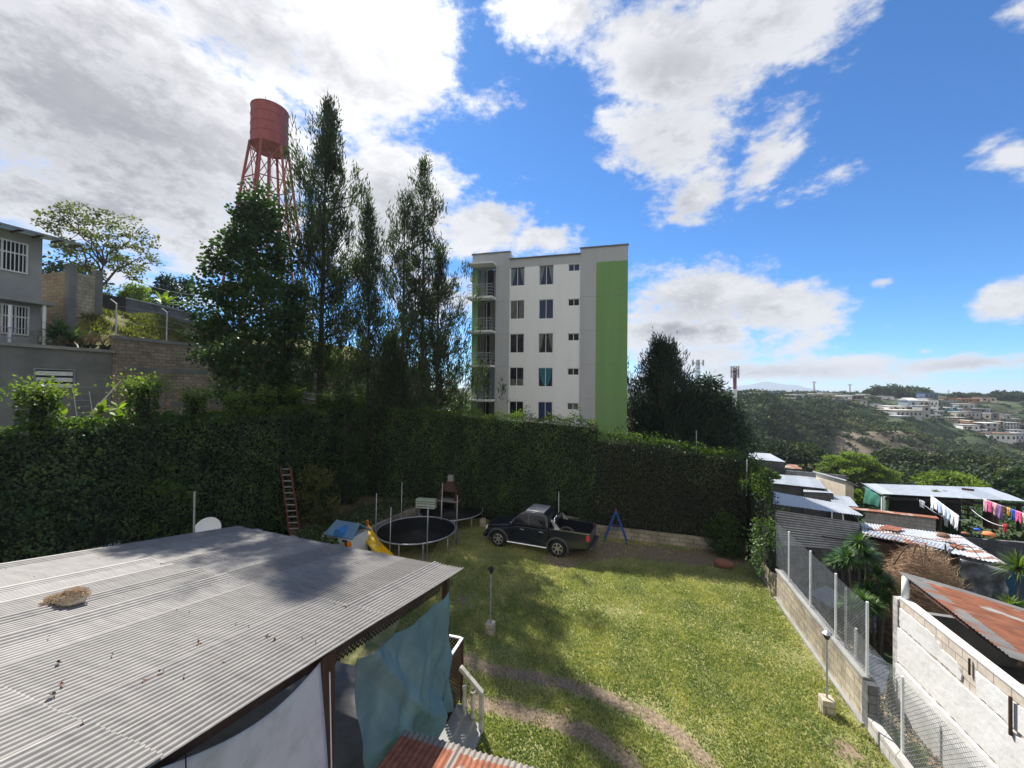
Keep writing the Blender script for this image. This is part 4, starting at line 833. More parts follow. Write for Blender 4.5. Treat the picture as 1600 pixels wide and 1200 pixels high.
# small rusty lean-to roof
c0 = G(642, 1133, 2.0); lr = thing('lean_to_roof', 'small rust-red corrugated roof at the bottom centre below the teal tarp', 'roof', VW(.22, -2.87, 0), VR)
M['rustnear'] = rustmat('rustnear', (.42, .37, .32), (.24, .085, .045), .40, 1.6, (.9, .9, 1), .6, .15)
corr('sheet', 'rustnear', [(0, 0, 2.0), (3.2, 0, 2.0), (3.2, -3.0, 2.45), (0, -3.0, 2.45)], .09, .013, .85, 1, lr, False, seed=9, lift=.02, dirt=.05, tonef=lambda u, v: -.35 if v < .03 else (-.18 if .28 < u < .31 or .70 < u < .73 else 0))
MB().bx(.1, 3.1, -.5, -.42, 1.86, 1.98).build('beam', 'brownwood', lr)
for x in (.2, 3.0): MB().bx(x - .04, x + .04, -.5, -.42, 0, 1.86).build('post', 'brownwood', lr)
# white stair rail
M['stainedwhite'] = mat('stainedwhite', [(.3, (.28, .23, .14)), (.48, (.52, .49, .42)), (.75, (.6, .6, .58))], 4, .8, .3, 20)
sr = thing('stair_rail', 'white concrete balustrade descending from the veranda to the lawn', 'balustrade', VW(.1, -.42, 0), VR)
MB().slab([(0, -.07, 1.42), (.10, -.07, 1.42), (.62, -.07, .98), (.62, .07, .98)] if False else [(.04, -.055, 1.36), (.56, -.055, .90), (.56, .055, .90), (.04, .055, 1.36)], .08).build('handrail', 'stainedwhite', sr, bevel=.01)
MB().bx(.47, .56, -.05, .05, 0, .86).build('newel_post', 'stainedwhite', sr, bevel=.01)
for x in (.12, .32): MB().lathe((x, 0, .3), [(.055, 0), (.06, .08), (.03, .14), (.06, .3), (.035, .48), (.05, .58), (.05, .72 - .6 * x)], 10).build('baluster', 'stainedwhite', sr, smooth=True)
mb = MB()
for i in range(3): mb.bx(-.1 + .2 * i, .15 + .2 * i, -1.0, .1, 0, .42 - .15 * i)
mb.build('steps', 'concrete', sr)
# things on the roof
def on_roof(px, py):
    C0 = Vector((0, 0, CAMZ)); d = ray(px, py); n = Vector((0, sl, 1)); n.rotate(Matrix.Rotation(VR, 3, 'Z')); return C0 + d * ((VW(0, 0, 3.3 + .03) - C0).dot(n) / d.dot(n))
c = on_roof(104, 944); t = thing('fleece_bundle', 'matted cream fleece bundle with brown patches lying on the tin roof', 'bundle', c, R_(20))
mb = MB(); 
def blob(c, r, seed, amp=.25, nu=18, nv=12):
    rr = np.random.default_rng(seed); ph = rr.uniform(0, 6.28, 6); mb = MB(); prof = []
    for i in range(nv + 1):
        th = math.pi * i / nv
        for j in range(nu):
            a = 2 * math.pi * j / nu; k = 1 + amp * (math.sin(3 * a + ph[0] + 2 * th) + math.sin(5 * th + 2 * a + ph[1]) + .6 * math.sin(7 * a + ph[2])) / 2.6
            mb.v.append((c[0] + r[0] * k * math.sin(th) * math.cos(a), c[1] + r[1] * k * math.sin(th) * math.sin(a), c[2] + r[2] * k * math.cos(th)))
    for i in range(nv):
        for j in range(nu): mb.f.append((i * nu + j, i * nu + (j + 1) % nu, (i + 1) * nu + (j + 1) % nu, (i + 1) * nu + j))
    return mb
M['fleece'] = mat('fleece', [(.3, (.30, .19, .12)), (.45, (.62, .5, .36)), (.8, (.8, .72, .58))], 7, .95, .8, 30)
blob((.07, 0, .07), (.17, .13, .10), 3).build('main_lump', 'fleece', t, smooth=True); blob((-.15, .02, .05), (.12, .09, .06), 5).build('end_lump', 'fleece', t, smooth=True)
n = 2600; a = rng.random(n) * 6.283; ph = rng.random(n) * 1.6; s = rng.random(n) < .65
P = np.where(s[:, None], np.stack([.07 + .17 * np.cos(a) * np.sin(ph), .13 * np.sin(a) * np.sin(ph), .07 + .11 * np.cos(ph)], 1), np.stack([-.15 + .12 * np.cos(a) * np.sin(ph), .02 + .09 * np.sin(a) * np.sin(ph), .05 + .065 * np.cos(ph)], 1))
npmesh('wool', leaves(P, np.stack([np.cos(a), np.sin(a), 1.5 * np.cos(ph)], 1) + rng.normal(size=(n, 3)) * .6, rng.normal(size=(n, 3)), rng.uniform(.03, .06, n), np.full(n, .006)), rng.random(n), 'fleece', t, world=False)
M['dryleaf'] = mat('dryleaf', [(.3, (.10, .045, .025)), (.7, (.26, .13, .07))], 9, .9)
def debris(px, py, r, lab, k):
    c = on_roof(px, py); n = 5; P = np.array(c) + rng.normal(size=(n, 3)) * [r * .25, r * .18, .004] + [0, 0, .012]
    tag(npmesh('dry_leaves', leaves(P, rng.normal(size=(n, 3)) + [0, 0, .2], rng.normal(size=(n, 3)) + [0, 0, .8], rng.uniform(.03, .06, n), rng.uniform(.008, .016, n)), rng.random(n), 'dryleaf', loc=c), lab, 'dry leaves', 'dry leaf scraps on the tin roof')
for k, (x, y, r, lab) in enumerate(((932, 618, .05, 'rounded brown leaf scrap near the middle of the tin roof'), (1065, 712, .06, 'two-pronged brown leaf scrap, nearest the brown post of those on the roof'), (745, 760, .06, 'curled leaf scrap just left of the two-pronged one on the tin roof'), (683, 795, .04, 'tiny leaf scrap beside the curled one on the tin roof'),
    (285, 810, .07, 'upper of two leaf scraps below the long dark roof seam'), (258, 860, .06, 'lower of two leaf scraps below the long dark roof seam'), (405, 1015, .08, 'largest tan leaf heap, low on the tin roof towards the camera'), (272, 710, .05, 'brown scrap above the long dark roof seam, below the fleece bundle'), (1255, 590, .05, 'faint leaf scrap farthest right on the tin roof'), (1290, 605, .03, 'small dark scrap touching the faint leaf on the tin roof'))):
    debris(x / 3, 800 + y / 3, r, lab, k)
# ---------------------------------------------------------------- dish, pole, ladder, odds along the left hedge
c = A(303, 830, 12.6); o = MB().tube([(c.x, c.y, 0), (c.x, c.y, A(303, 768, 12.6).z)], .03, 8).build('pole', 'galv', loc=(c.x, c.y, 0), world=True); tag(o, 'thin grey steel pole sticking up behind the satellite dish', 'pole')
c = A(326, 826, 13.2); t = thing('satellite_dish', 'white satellite dish half hidden behind the far edge of the tin roof', 'satellite dish', (c.x, c.y, 0))
mt = (Matrix.Rotation(R_(15), 3, 'Z') @ Matrix.Rotation(R_(62), 3, 'X'))
prof = [(.4 * i / 8, .12 * (i / 8) ** 2) for i in range(9)] + [(.4 * i / 8, .12 * (i / 8) ** 2 - .012) for i in range(8, -1, -1)]
MB().lathe((0, 0, c.z - .05), [(max(r_, .001), z) for r_, z in prof], 28, mt).build('reflector', 'whitepaint', t, smooth=True)
MB().tube([(0, 0, 0), (0, 0, c.z - .15)], .03, 8).build('mast', 'galv', t)
a0 = G(463, 850); a0.z = 0; b0 = A(446, 729, 18.6)
M['redrail'] = mat('redrail', (.18, .05, .055), 5, .5)
ladder('ladder', 'tall red fibreglass ladder leaning against the left ivy hedge', (a0.x, a0.y, 0), (b0.x, b0.y, b0.z), (1, .1, 0), .48, .42, 13, .04, 'redrail')
o = MB().torus((0, 0, .1), .36, .1, 24, 8).build('basin_ring', 'whitepaint', loc=A(158, 853, 12.9) - Vector((0, 0, .1)), smooth=True); tag(o, 'dirty white ring basin at the foot of the left hedge', 'basin')
c = A(158, 858, 12.9); o = MB().bx(-.5, .5, -.4, .4, 0, c.z - .02).build('block_pedestal', 'greyplaster', loc=(c.x, c.y, 0)); tag(o, 'grey masonry pedestal under the white ring basin', 'pedestal')
for (px_, py_, Y, h, r_, m, lab, ls) in ((247, 850, 14.2, 4.9, 1.15, 'ivytop', 'tall loose shrub with pale tips in front of the left ivy hedge', .12), (495, 830, 19.6, 3.4, .95, 'olive', 'dry brownish shrub between the red ladder and the playhouse', .12), (25, 880, 11.6, 4.5, 1.3, 'ivy', 'large leafy bush at the left end of the hedge', .13),
    (1133, 850, 18.0, 1.9, .6, 'ivytop', 'small rounded shrub against the right ivy hedge above the clay urn', .1), (540, 665, 22.6, 7.3, 1.1, 'leaf', 'climber tuft bulging over the top of the left hedge near the casuarinas', .12)):
    b = A(px_, py_, Y); limb_tree('shrub', lab, 'shrub', (b.x, b.y, 0), h, [(.08, r_ * .7), (.35, r_), (.7, r_ * .85), (1, r_ * .35)], 60, 55, ls, m, .05, 100 + int(px_), cl=.38)
# banana-like plants and others behind the left hedge
def spiky(name, label, base, heads, ln, wd, n, m='yucca', trunk=.07, cat='plant', group=None, seed=1, droop=.5):
    r = np.random.default_rng(seed); t = thing(name, label, cat, base, 0, group); V = []; T_ = []; mb = MB()
    for (hx_, hy_, hz_) in heads:
        mb.tube([(hx_ * .2, hy_ * .2, 0), (hx_ * .6, hy_ * .6, hz_ * .5), (hx_, hy_, hz_)], [trunk, trunk * .8, trunk * .6], 6)
        for i in range(n):
            a = r.random() * 6.283; e = math.asin(r.uniform(-.35, 1)); d = np.array([math.cos(a) * math.cos(e), math.sin(a) * math.cos(e), math.sin(e)]); L_ = ln * r.uniform(.6, 1.1); s = np.cross(d, [0, 0, 1.]); s = s / (np.linalg.norm(s) + 1e-6) * wd
            p0 = np.array([hx_, hy_, hz_]); p1 = p0 + d * L_ * .5; p2 = p0 + d * L_ + np.array([0, 0, -droop * L_ * .35]); tn = r.uniform(.2, .9)
            V.append([p0 - s * .5, p0 + s * .5, p1 + s, p1 - s]); V.append([p1 - s, p1 + s, p2 + s * .05, p2 - s * .05]); T_ += [tn, tn]
    mb.build('trunk', 'bark', t); npmesh('crown', np.array(V), np.array(T_), m, t, world=False); return t
b = A(255, 470, 35); spiky('banana_plant', 'bright banana plant rising over the uphill street wall', (b.x, b.y, b.z - 1.2), [(0, 0, 1.0)], 2.0, .28, 9, 'lime', .1, seed=3)
b = A(92, 540, 21.2); spiky('yucca', 'dark spiky plant on the terrace in front of the block stub wall', (b.x, b.y, 9.36), [(0, 0, .9), (.4, .2, .5), (-.4, .1, .6)], 1.2, .06, 42, 'yucca', .06, seed=4)
for i in range(5):
    b = A(108 + 13 * i, 549, 21.6); t = thing('potted_plant', ['dead twiggy potted plant beside the spiky terrace plant', 'second twiggy pot along the terrace edge', 'black pot with dry stems in the middle of the terrace edge', 'small black pot with sparse stems on the terrace edge', 'last pot at the right corner of the terrace edge'][i], 'potted plant', (b.x, b.y, 9.36), 0, 'pots on the terrace edge')
    MB().lathe((0, 0, 0), [(.1, 0), (.15, .26)], 12).build('pot', 'black', t)
    mb = MB()
    for j in range(14): a = j * 2.4; mb.tube([(0, 0, .2), (.12 * math.cos(a), .12 * math.sin(a), .5), (.3 * math.cos(a), .3 * math.sin(a), .6 + .06 * (j % 5))], .012, 4)
    mb.build('stems', 'deadbrush', t)
for (px_, py_, Y, lab, sd) in ((95, 672, 13.2, 'pale green broad-leaved plant poking over the left hedge between two ivy columns', 5), (158, 660, 15.5, 'fresh green plant behind the left hedge near the leaning pole', 6), (185, 655, 16.5, 'papaya-like green plant beside the leaning pole', 7)):
    b = A(px_, py_, Y); spiky('leafy_plant', lab, (b.x, b.y, 5.0), [(0, 0, b.z - 4.6), (.4, .3, b.z - 5)], .7, .12, 16, 'lime', .04, seed=sd)
# clothes line far left
p, q = A(362, 600, 19), A(560, 617, 23.5); o = MB().tube([p.lerp(q, f / 8) + Vector((0, 0, -.6 * f / 8 * (1 - f / 8))) for f in range(9)], .012, 4).build('clothes_line', 'galv', loc=p, world=True); tag(o, 'clothes line stretched above the left hedge', 'clothes line')
p2, q2_ = A(30, 606, 17.5), A(182, 604, 20.8); o = MB().tube([p2, q2_], .012, 4).build('clothes_line', 'galv', loc=p2, world=True); tag(o, 'wire line strung across the grey rendered wall', 'clothes line')
def garment(label, pa, pb, drop, m, kind='shirt', group=None, seed=1, name=None):
    """hangs from pa to pb, wavy sheet with sleeves or legs"""
    pa, pb = Vector(pa), Vector(pb); d = pb - pa; n = Vector((d.y, -d.x, 0)).normalized(); mb = MB(); nu, nv = 10, 8
    for i in range(nu + 1):
        for j in range(nv + 1):
            u, v = i / nu, j / nv; w_ = 1 - (.12 * v if kind != 'dress' else -.15 * v)
            if kind == 'shirt' and v > .3: w_ *= .72
            pt = pa.lerp(pb, .5 + (u - .5) * w_) + Vector((0, 0, -drop * v * (1 - (.25 * math.sin(math.pi * u) if kind == 'pants' and v > .6 else 0)))) + n * (.04 * math.sin(u * 9 + seed) * v + .02 * math.sin(u * 17 + v * 4))
            mb.v.append(tuple(pt))
    for i in range(nu):
        for j in range(nv): k = i * (nv + 1) + j; mb.f.append((k, k + nv + 1, k + nv + 2, k + 1))
    o = mb.build(name or {'shirt': 'shirt', 'pants': 'trousers', 'dress': 'dress', 'towel': 'towel'}[kind], m, loc=pa, world=True, smooth=True); s = o.modifiers.new('solid', 'SOLIDIFY'); s.thickness = .008
    tag(o, label, {'shirt': 'shirt', 'pants': 'trousers', 'dress': 'dress', 'towel': 'towel'}[kind], group); return o
flat('cl_white', (.75, .76, .82)); flat('cl_navy', (.03, .035, .09)); flat('cl_pink', (.75, .12, .3)); flat('cl_ltpink', (.75, .45, .5)); flat('cl_purple', (.25, .15, .35)); flat('cl_yellow', (.75, .4, .05)); flat('cl_blue', (.03, .1, .55)); flat('cl_cream', (.7, .62, .5)); flat('cl_ltblue', (.45, .6, .8)); flat('cl_brown', (.12, .06, .04)); flat('cl_grey', (.3, .33, .34)); flat('cl_orange', (.75, .22, .08)); flat('cl_red', (.6, .05, .07))
for i, (x, m, lab) in enumerate(((361, 'cl_navy', 'dark striped shirt, leftmost on the line over the hedge'), (367, 'cl_white', 'white shirt next to the dark striped one over the hedge'), (373, 'cl_navy', 'small navy garment between two white ones over the hedge'), (381, 'cl_white', 'white shirt, rightmost on the line over the hedge'))):
    f = (x - 362) / 198 + .005; a = p.lerp(q, f) ; b = p.lerp(q, f + .045); garment(lab, a, b, .45, m, 'shirt', 'clothes on the line above the left hedge', i)
# ---------------------------------------------------------------- planter walls, pots, oven
pl = [G(505, 868, .75), G(545, 845, .75), G(590, 820, .75), G(640, 796, .8), G(692, 781, .85)]
t = thing('planter_wall', 'low curved board-marked concrete planter wall under the left corner of the hedge', 'wall', (pl[2].x, pl[2].y, 0)); mb = MB()
def wallstrip(mb, pts, z0, zt, th):
    for a, b in zip(pts[:-1], pts[1:]):
        d = (b - a); d.z = 0; n = Vector((-d.y, d.x, 0)).normalized() * th
        mb.add([(a.x, a.y, z0), (b.x, b.y, z0), (b.x + n.x, b.y + n.y, z0), (a.x + n.x, a.y + n.y, z0), (a.x, a.y, zt), (b.x, b.y, zt), (b.x + n.x, b.y + n.y, zt), (a.x + n.x, a.y + n.y, zt)], [(0, 3, 2, 1), (4, 5, 6, 7), (0, 1, 5, 4), (1, 2, 6, 5), (2, 3, 7, 6), (3, 0, 4, 7)])
M['boardconc'] = blockmat('boardconc', (.36, .33, .29), (.27, .245, .215), (.10, .09, .08), bw=.22, bh=2.0, ms=.01, samt=.7)
wallstrip(mb, pl, 0, .78, .14); mb.build('wall_face', 'boardconc', t, world=True)
pr = [G(694, 781, .85), G(760, 785, .85), G(835, 799, .8), G(905, 812, .75)]
t = thing('planter_wall', 'low board-marked concrete planter wall behind the far trampoline and the pickup', 'wall', (pr[1].x, pr[1].y, 0)); mb = MB(); wallstrip(mb, pr, 0, .82, .14); mb.build('wall_face', 'boardconc', t, world=True)
t = thing('planter_wall', 'mossy low kerb at the foot of the right ivy hedge', 'wall', (HM.x, HM.y, 0)); mb = MB(); o1 = Vector((-.30, -.95, 0)) * .42
kd = Vector((-.30, -.95, 0)) * .42; wallstrip(mb, [HM + kd, HM.lerp(HR, .5) + kd, HR + kd], 0, .55, .14); mb.build('wall_face', 'block', t, world=True)
so_ = MB()
for a, b, c_, d_ in (((-9.4, 24.9), (-4.3, 22.9), (-7.3, 19.3), (-10.6, 19.8)), ((-9.4, 24.9), (-4.4, 22.8), (4.0, 20.1), (4.2, 20.7))):
    pass
poly = [(pl[0].x - .3, pl[0].y), (pl[1].x, pl[1].y), (pl[2].x, pl[2].y), (pl[3].x, pl[3].y), (pr[0].x, pr[0].y), (pr[2].x, pr[2].y), (pr[3].x, pr[3].y), (pr[3].x + .3, pr[3].y + 1.2), (-9.4, 25.0), (-11.2, 19.4)]
so_.add([(x, y, .62) for x, y in poly], [tuple(range(len(poly)))]); tag(so_.build('planter_soil', 'soil'), kind='structure')
M['pot'] = mat('pot', (.62, .64, .6), 5, .6)
for (x, y, Y, lab) in ((779, 786, 22.6, 'small white flower pot on the planter wall between trampoline and pickup'), (829, 794, 22.3, 'white square pot on the planter wall just above the pickup roof')):
    b = A(x, y, Y); t = thing('flower_pot', lab, 'flower pot', (b.x, b.y, .82)); MB().lathe((0, 0, 0), [(.10, 0), (.17, .22), (.19, .23), (.19, .27), (.15, .27), (.13, .2)], 14).build('pot', 'pot', t); MB().lathe((0, 0, .19), [(.13, 0), (.001, .03)], 10).build('soil', 'soil', t)
b = A(666, 778, 21.9); t = thing('planter_box', 'pale green two-tier slatted box on the planter wall behind the poles', 'box', (b.x, b.y, .8), R_(-10))
flat('palegreen', (.42, .5, .42)); 
for z in (0, .27): MB().bx(-.55, .55, -.18, .18, z, z + .23).build('tier', 'palegreen', t, bevel=.015)
mb = MB()
for z in (.05, .32): mb.bx(-.5, .5, -.19, -.17, z + .05, z + .07)
mb.build('groove', 'dark', t)
b = A(704, 785, 22.7); t = thing('brick_oven', 'dark brick barbecue oven with a grill shelf in the hedge corner', 'oven', (b.x, b.y, .6), R_(-15))
M['darkbrick'] = blockmat('darkbrick', (.10, .05, .035), (.07, .04, .03), (.05, .045, .04), bw=.22, bh=.08)
mb = MB(); mb.bx(-.55, -.4, -.4, .4, 0, 1.0); mb.bx(.4, .55, -.4, .4, 0, 1.0); mb.bx(-.55, .55, .3, .42, 0, 1.0); mb.build('firebox', 'darkbrick', t)
MB().bx(-.6, .6, -.45, .42, .42, .48).build('shelf', 'concrete', t)
MB().add([(-.55, -.4, 1.0), (.55, -.4, 1.0), (.55, .42, 1.0), (-.55, .42, 1.0), (-.2, -.12, 1.5), (.2, -.12, 1.5), (.2, .2, 1.5), (-.2, .2, 1.5)], [(0, 3, 2, 1), (4, 5, 6, 7), (0, 1, 5, 4), (1, 2, 6, 5), (2, 3, 7, 6), (3, 0, 4, 7)]).build('hood', 'darkbrick', t)
MB().bx(-.16, .16, -.08, .16, 1.5, 1.85).build('chimney', 'concrete', t)
mb = MB()
for i in range(9): mb.tube([(-.38 + i * .095, -.42, .55), (-.38 + i * .095, .2, .55)], .01, 4)
mb.tube([(-.4, -.42, .55), (.4, -.42, .55)], .012, 4); mb.build('grill', 'galv', t)
b = G(754, 823); o = MB().bx(-.17, .17, -.1, .1, 0, .45).build('concrete_block', 'block', loc=(b.x, b.y, 0), rz=.3, bevel=.01); tag(o, 'pale upright concrete block between the far trampoline and the pickup nose', 'block')
# ---------------------------------------------------------------- trampolines
M['trampmat'] = mat('trampmat', [(.3, (.012, .013, .02)), (.60, (.02, .022, .03)), (.70, (.16, .16, .18))], 1.0, .32, .15, 3)
def trampoline(label, cx, cy, R, z, poles, ph=0.0, nlegs=4):
    t = thing('trampoline', label, 'trampoline', (cx, cy, 0), 0, 'round trampolines on the lawn')
    MB().lathe((0, 0, z - .03), [(.001, -.05)] + [(R * f, -.05 * (1 - f * f)) for f in (.2, .4, .6, .8, .93)], 48).build('jumping_mat', 'trampmat', t, smooth=True)
    MB().torus((0, 0, z), R, .03, 56, 8).build('frame_ring', 'galv', t, smooth=True)
    MB().lathe((0, 0, z - .03), [(R * .93, 0), (R * .99, .025)], 48).build('spring_pad', 'black', t, smooth=True)
    for i in range(nlegs):
        a = ph + i * 2 * math.pi / nlegs; da = .28; p = [(R * math.cos(a + s) * 1.0, R * math.sin(a + s) * 1.0) for s in (-da, da)]
        MB().tube([(p[0][0], p[0][1], z), (p[0][0], p[0][1], .06), (p[0][0] * .99, p[0][1] * .99, .025), (p[1][0] * .99, p[1][1] * .99, .025), (p[1][0], p[1][1], .06), (p[1][0], p[1][1], z)], .02, 7).build('leg', 'galv', t, smooth=True)
    for (a, h) in poles:
        x, y = (R + .05) * math.cos(a), (R + .05) * math.sin(a); MB().tube([(x, y, .05), (x + .03, y, h)], .022, 7).build('enclosure_pole', 'galv', t, smooth=True)
c1 = A(651, 827, 18.75); c2 = A(705, 797, 21.9)
trampoline('nearer round black trampoline ringed by bare upright poles', c1.x, c1.y, 1.83, c1.z, [(R_(188), 2.5), (R_(128), 2.6), (R_(247), 2.3), (R_(297), 2.45), (R_(62), 2.55), (R_(2), 2.35)], R_(-84), 5)
trampoline('farther round black trampoline close to the planter wall', c2.x, c2.y, 1.75, c2.z, [(R_(262), 1.9)], R_(-60), 4)
# ---------------------------------------------------------------- playhouse with slide
b = A(545, 846, 17.6); t = thing('playhouse', 'toy playhouse with white walls and blue-grey roof next to the tin roof edge', 'playhouse', (b.x, b.y, 0), R_(-20))
flat('toyblue', (.12, .22, .33), .5); flat('toysky', (.05, .2, .5), .45); flat('toywhite', (.62, .66, .7), .5); flat('toyyellow', (.85, .55, .02), .4); flat('toyorange', (.7, .2, .02), .5)
MB().bx(-.75, .65, -.5, .5, 0, 1.0).build('wall', 'toywhite', t, bevel=.03)
rf = MB().slab([(-.86, -.62, 1.0), (.74, -.62, 1.0), (.60, 0, 1.46), (-.72, 0, 1.46)], .06); rf.slab([(-.72, 0, 1.46), (.60, 0, 1.46), (.74, .62, 1.0), (-.86, .62, 1.0)], .06); rf = rf.build('roof', 'toyblue', t, bevel=.015)
pr_ = [(-.24, 1.0), (.24, 1.0), (.22, 1.2), (.15, 1.32), (0, 1.37), (-.15, 1.32), (-.22, 1.2)]
MB().prism(pr_, -.66, -.1).build('dormer', 'toysky', rf, bevel=.02)
for x in (-.42, .1): MB().bx(x, x + .28, -.512, -.49, .55, .86).build('window', 'dark', t)
MB().lathe((.5, -.52, .72), [(.001, 0), (.12, .0), (.12, .03), (.001, .04)], 14, Matrix.Rotation(R_(90), 3, 'X')).build('flower_badge', 'toyorange', t)
b = A(590, 855, 17.4); t = thing('slide', 'yellow plastic slide beside the toy playhouse', 'slide', (b.x, b.y, 0), R_(-8))
a = A(568, 824, 18.6); a = WM[t.name].inverted() @ a; e = WM[t.name].inverted() @ A(606, 872, 16.6)
dd = Vector((e.x - a.x, e.y - a.y, 0)).normalized(); sd_ = Vector((dd.y, -dd.x, 0)); mb = MB(); pts = [a + (e - a) * f + Vector((0, 0, -.12 * math.sin(math.pi * f))) for f in [i / 10 for i in range(11)]]
for i in range(10):
    p_, q_ = pts[i], pts[i + 1]; mb.slab([p_ - sd_ * .2, q_ - sd_ * .2, q_ + sd_ * .2, p_ + sd_ * .2], .03)
    for s in (-1, 1): mb.slab([p_ + sd_ * .2 * s + Vector((0, 0, .1)), q_ + sd_ * .2 * s + Vector((0, 0, .1)), q_ + sd_ * .24 * s + Vector((0, 0, .1)), p_ + sd_ * .24 * s + Vector((0, 0, .1))], .14)
mb.build('chute', 'toyyellow', t, smooth=False)
mb = MB(); 
for s in (-1, 1): mb.tube([a + sd_ * .22 * s, a + sd_ * .22 * s + Vector((0, 0, .25)), a - dd * .15 + sd_ * .22 * s + Vector((0, 0, .25)), Vector((a.x, a.y, 0)) - dd * .45 + sd_ * .22 * s], .025, 6)
mb.build('ladder_rails', 'toyorange', t)
b = A(520, 842, 17.9); o = blob((0, 0, .35), (.55, .4, .42), 9, .12).build('toy_tent', 'toywhite', loc=(b.x, b.y, .25), smooth=True); tag(o, 'rounded pale plastic toy shell behind the toy playhouse', 'toy')
# ---------------------------------------------------------------- swing frame, clay urn, lamps
b = G(962, 849); t = thing('swing_frame', 'blue metal A-frame swing stand against the right ivy hedge', 'swing', (b.x, b.y, 0), R_(-15)); flat('swingblue', (.03, .09, .32), .5); flat('swingred', (.3, .06, .05), .5)
for y in (0, .55):
    for s in (-1, 1): MB().tube([(s * .55, y, 0), (0, y, 1.5)], .028, 7).build('leg', 'swingblue', t)
    MB().tube([(-.24, y, .7), (.24, y, .7)], .02, 6).build('cross_bar', 'swingblue', t)
MB().tube([(0, -.1, 1.51), (0, .65, 1.51)], .032, 8).build('top_bar', 'swingred', t)
b = G(1132, 888); t = thing('clay_urn', 'terracotta urn lying on its side in front of the right hedge', 'urn', (b.x, b.y, 0), R_(-25)); flat('clay', (.25, .11, .075), .8)
MB().lathe((-.38, 0, .2), [(.001, 0), (.12, .01), (.19, .15), (.21, .34), (.16, .55), (.12, .62), (.15, .7), (.13, .7), (.10, .6)], 18, Matrix.Rotation(R_(90), 3, 'Y')).build('body', 'clay', t, smooth=True)
def lamp(label, px, py, pt):
    b = G(px, py); k = CAMZ + ray(px, pt).z / ray(px, pt).y * b.y; t = thing('garden_lamp', label, 'lamp post', (b.x, b.y, 0), R_(-16), 'garden lamp posts on the lawn')
    MB().bx(-.13, .13, -.13, .13, -.02, .34).build('base', 'block', t, bevel=.012)
    MB().tube([(0, 0, .3), (0, 0, k - .2)], .022, 8).build('pole', 'galv', t)
    ln = MB().lathe((0, 0, k - .2), [(.03, 0), (.05, .03), (.085, .13), (.09, .14)], 6).build('lantern', 'darkglass', t)
    MB().lathe((0, 0, k - .06), [(.11, 0), (.06, .05), (.02, .07), (.001, .1)], 6).build('lantern_cap', 'galv' if px > 1000 else 'black', t)
lamp('thin garden lamp post on the shaded lawn in front of the nearer trampoline', 766, 990, 886)
lamp('thin garden lamp post beside the low block wall on the right', 1292, 1113, 986)
o = MB().tube([A(1088, 722, 19.4) - Vector((0, 0, .4)), A(1088, 673, 19.4)], .02, 5).build('pole', 'galv', loc=A(1088, 722, 19.4), world=True); tag(o, 'short thin rod rising from the top of the right ivy hedge', 'pole')
o = MB().tube([A(1166, 775, 17.9), A(1167, 718, 17.9)], .03, 5).build('pole', 'whitemetal', loc=A(1166, 775, 17.9), world=True); tag(o, 'pale stick standing against the right corner of the hedge', 'pole')
o = MB().tube([A(873, 805, 20.6), A(873, 768, 20.6)], .02, 5).build('pole', 'whitemetal', loc=A(873, 805, 20.6), world=True); tag(o, 'thin stake in the planter behind the bed of the pickup', 'pole')
b = A(884, 792, 21.0); spiky('potted_shrub', 'straggly plant with orange flowers behind the bed of the pickup', (b.x, b.y, .62), [(0, 0, .5), (.3, 0, .3)], .5, .04, 26, 'olive', .03, seed=8)
# ---------------------------------------------------------------- pickup truck
wf, wr = G(780, 853), G(872, 869); h_ = (wf - wr); h_.z = 0; hl_ = h_.length; h_.normalize(); lft = Vector((-h_.y, h_.x, 0)); ctr = (wf + wr) / 2 - lft * .74
tr = thing('pickup_truck', 'dark navy double-cab pickup truck parked on the grass by the hedge', 'pickup truck', (ctr.x, ctr.y, 0), math.atan2(h_.y, h_.x)); WB = hl_ / 2
M['paint'] = mat('paint', (.009, .011, .026), 2, .3, metal=.2, spec=.5, coat=1.0)
M['cladding'] = mat('cladding', (.07, .075, .085), 5, .45, metal=.2)
M['chrome'] = mat('chrome', (.75, .75, .76), 5, .2, metal=1)
M['alloy'] = mat('alloy', (.55, .54, .52), 5, .35, metal=.7)
def arc(cx, r, n=9, a0=172, a1=8): return [(cx + r * math.cos(R_(a0 + (a1 - a0) * i / (n - 1))), .38 + r * math.sin(R_(a0 + (a1 - a0) * i / (n - 1)))) for i in range(n)]
def loft(outline, ys, fn):
    mb = MB(); n = len(outline)
    for y in ys: mb.v += [fn(x, y, z) for x, z in outline]
    for k in range(len(ys) - 1):
        for i in range(n): j = (i + 1) % n; mb.f.append((k * n + i, k * n + j, (k + 1) * n + j, (k + 1) * n + i))
    mb.f += [tuple(range(n - 1, -1, -1)), tuple((len(ys) - 1) * n + i for i in range(n))]; return mb
ol = [(-.98, .42)] + [(WB - .55, .42)] + arc(WB, .45) + [(WB + .52, .40), (WB + .80, .42), (WB + .86, .62), (WB + .84, .80), (WB + .70, .98), (WB + .45, 1.07), (WB - .10, 1.14), (WB - .42, 1.17), (.4, 1.15), (-.98, 1.17)]
def bodyfn(x, y, z):
    s = abs(y) / .88; k = 1 - .05 * max(0, (z - .75) / .4) ** 2 - (.03 if z < .5 else 0)
    nx = x - (.16 * s ** 3 if x > WB + .3 else 0) - (.05 * s ** 2 if x > WB + .1 else 0); nzz = z - (.05 * s ** 4 if z > 1.0 else 0)
    if x > WB + .35: k -= .06 * ((x - WB - .35) / .5)
    return (nx, y * k, nzz)
loft(ol, [-.88, -.84, -.55, 0, .55, .84, .88], bodyfn).build('body', 'paint', tr, smooth=False, bevel=.02)
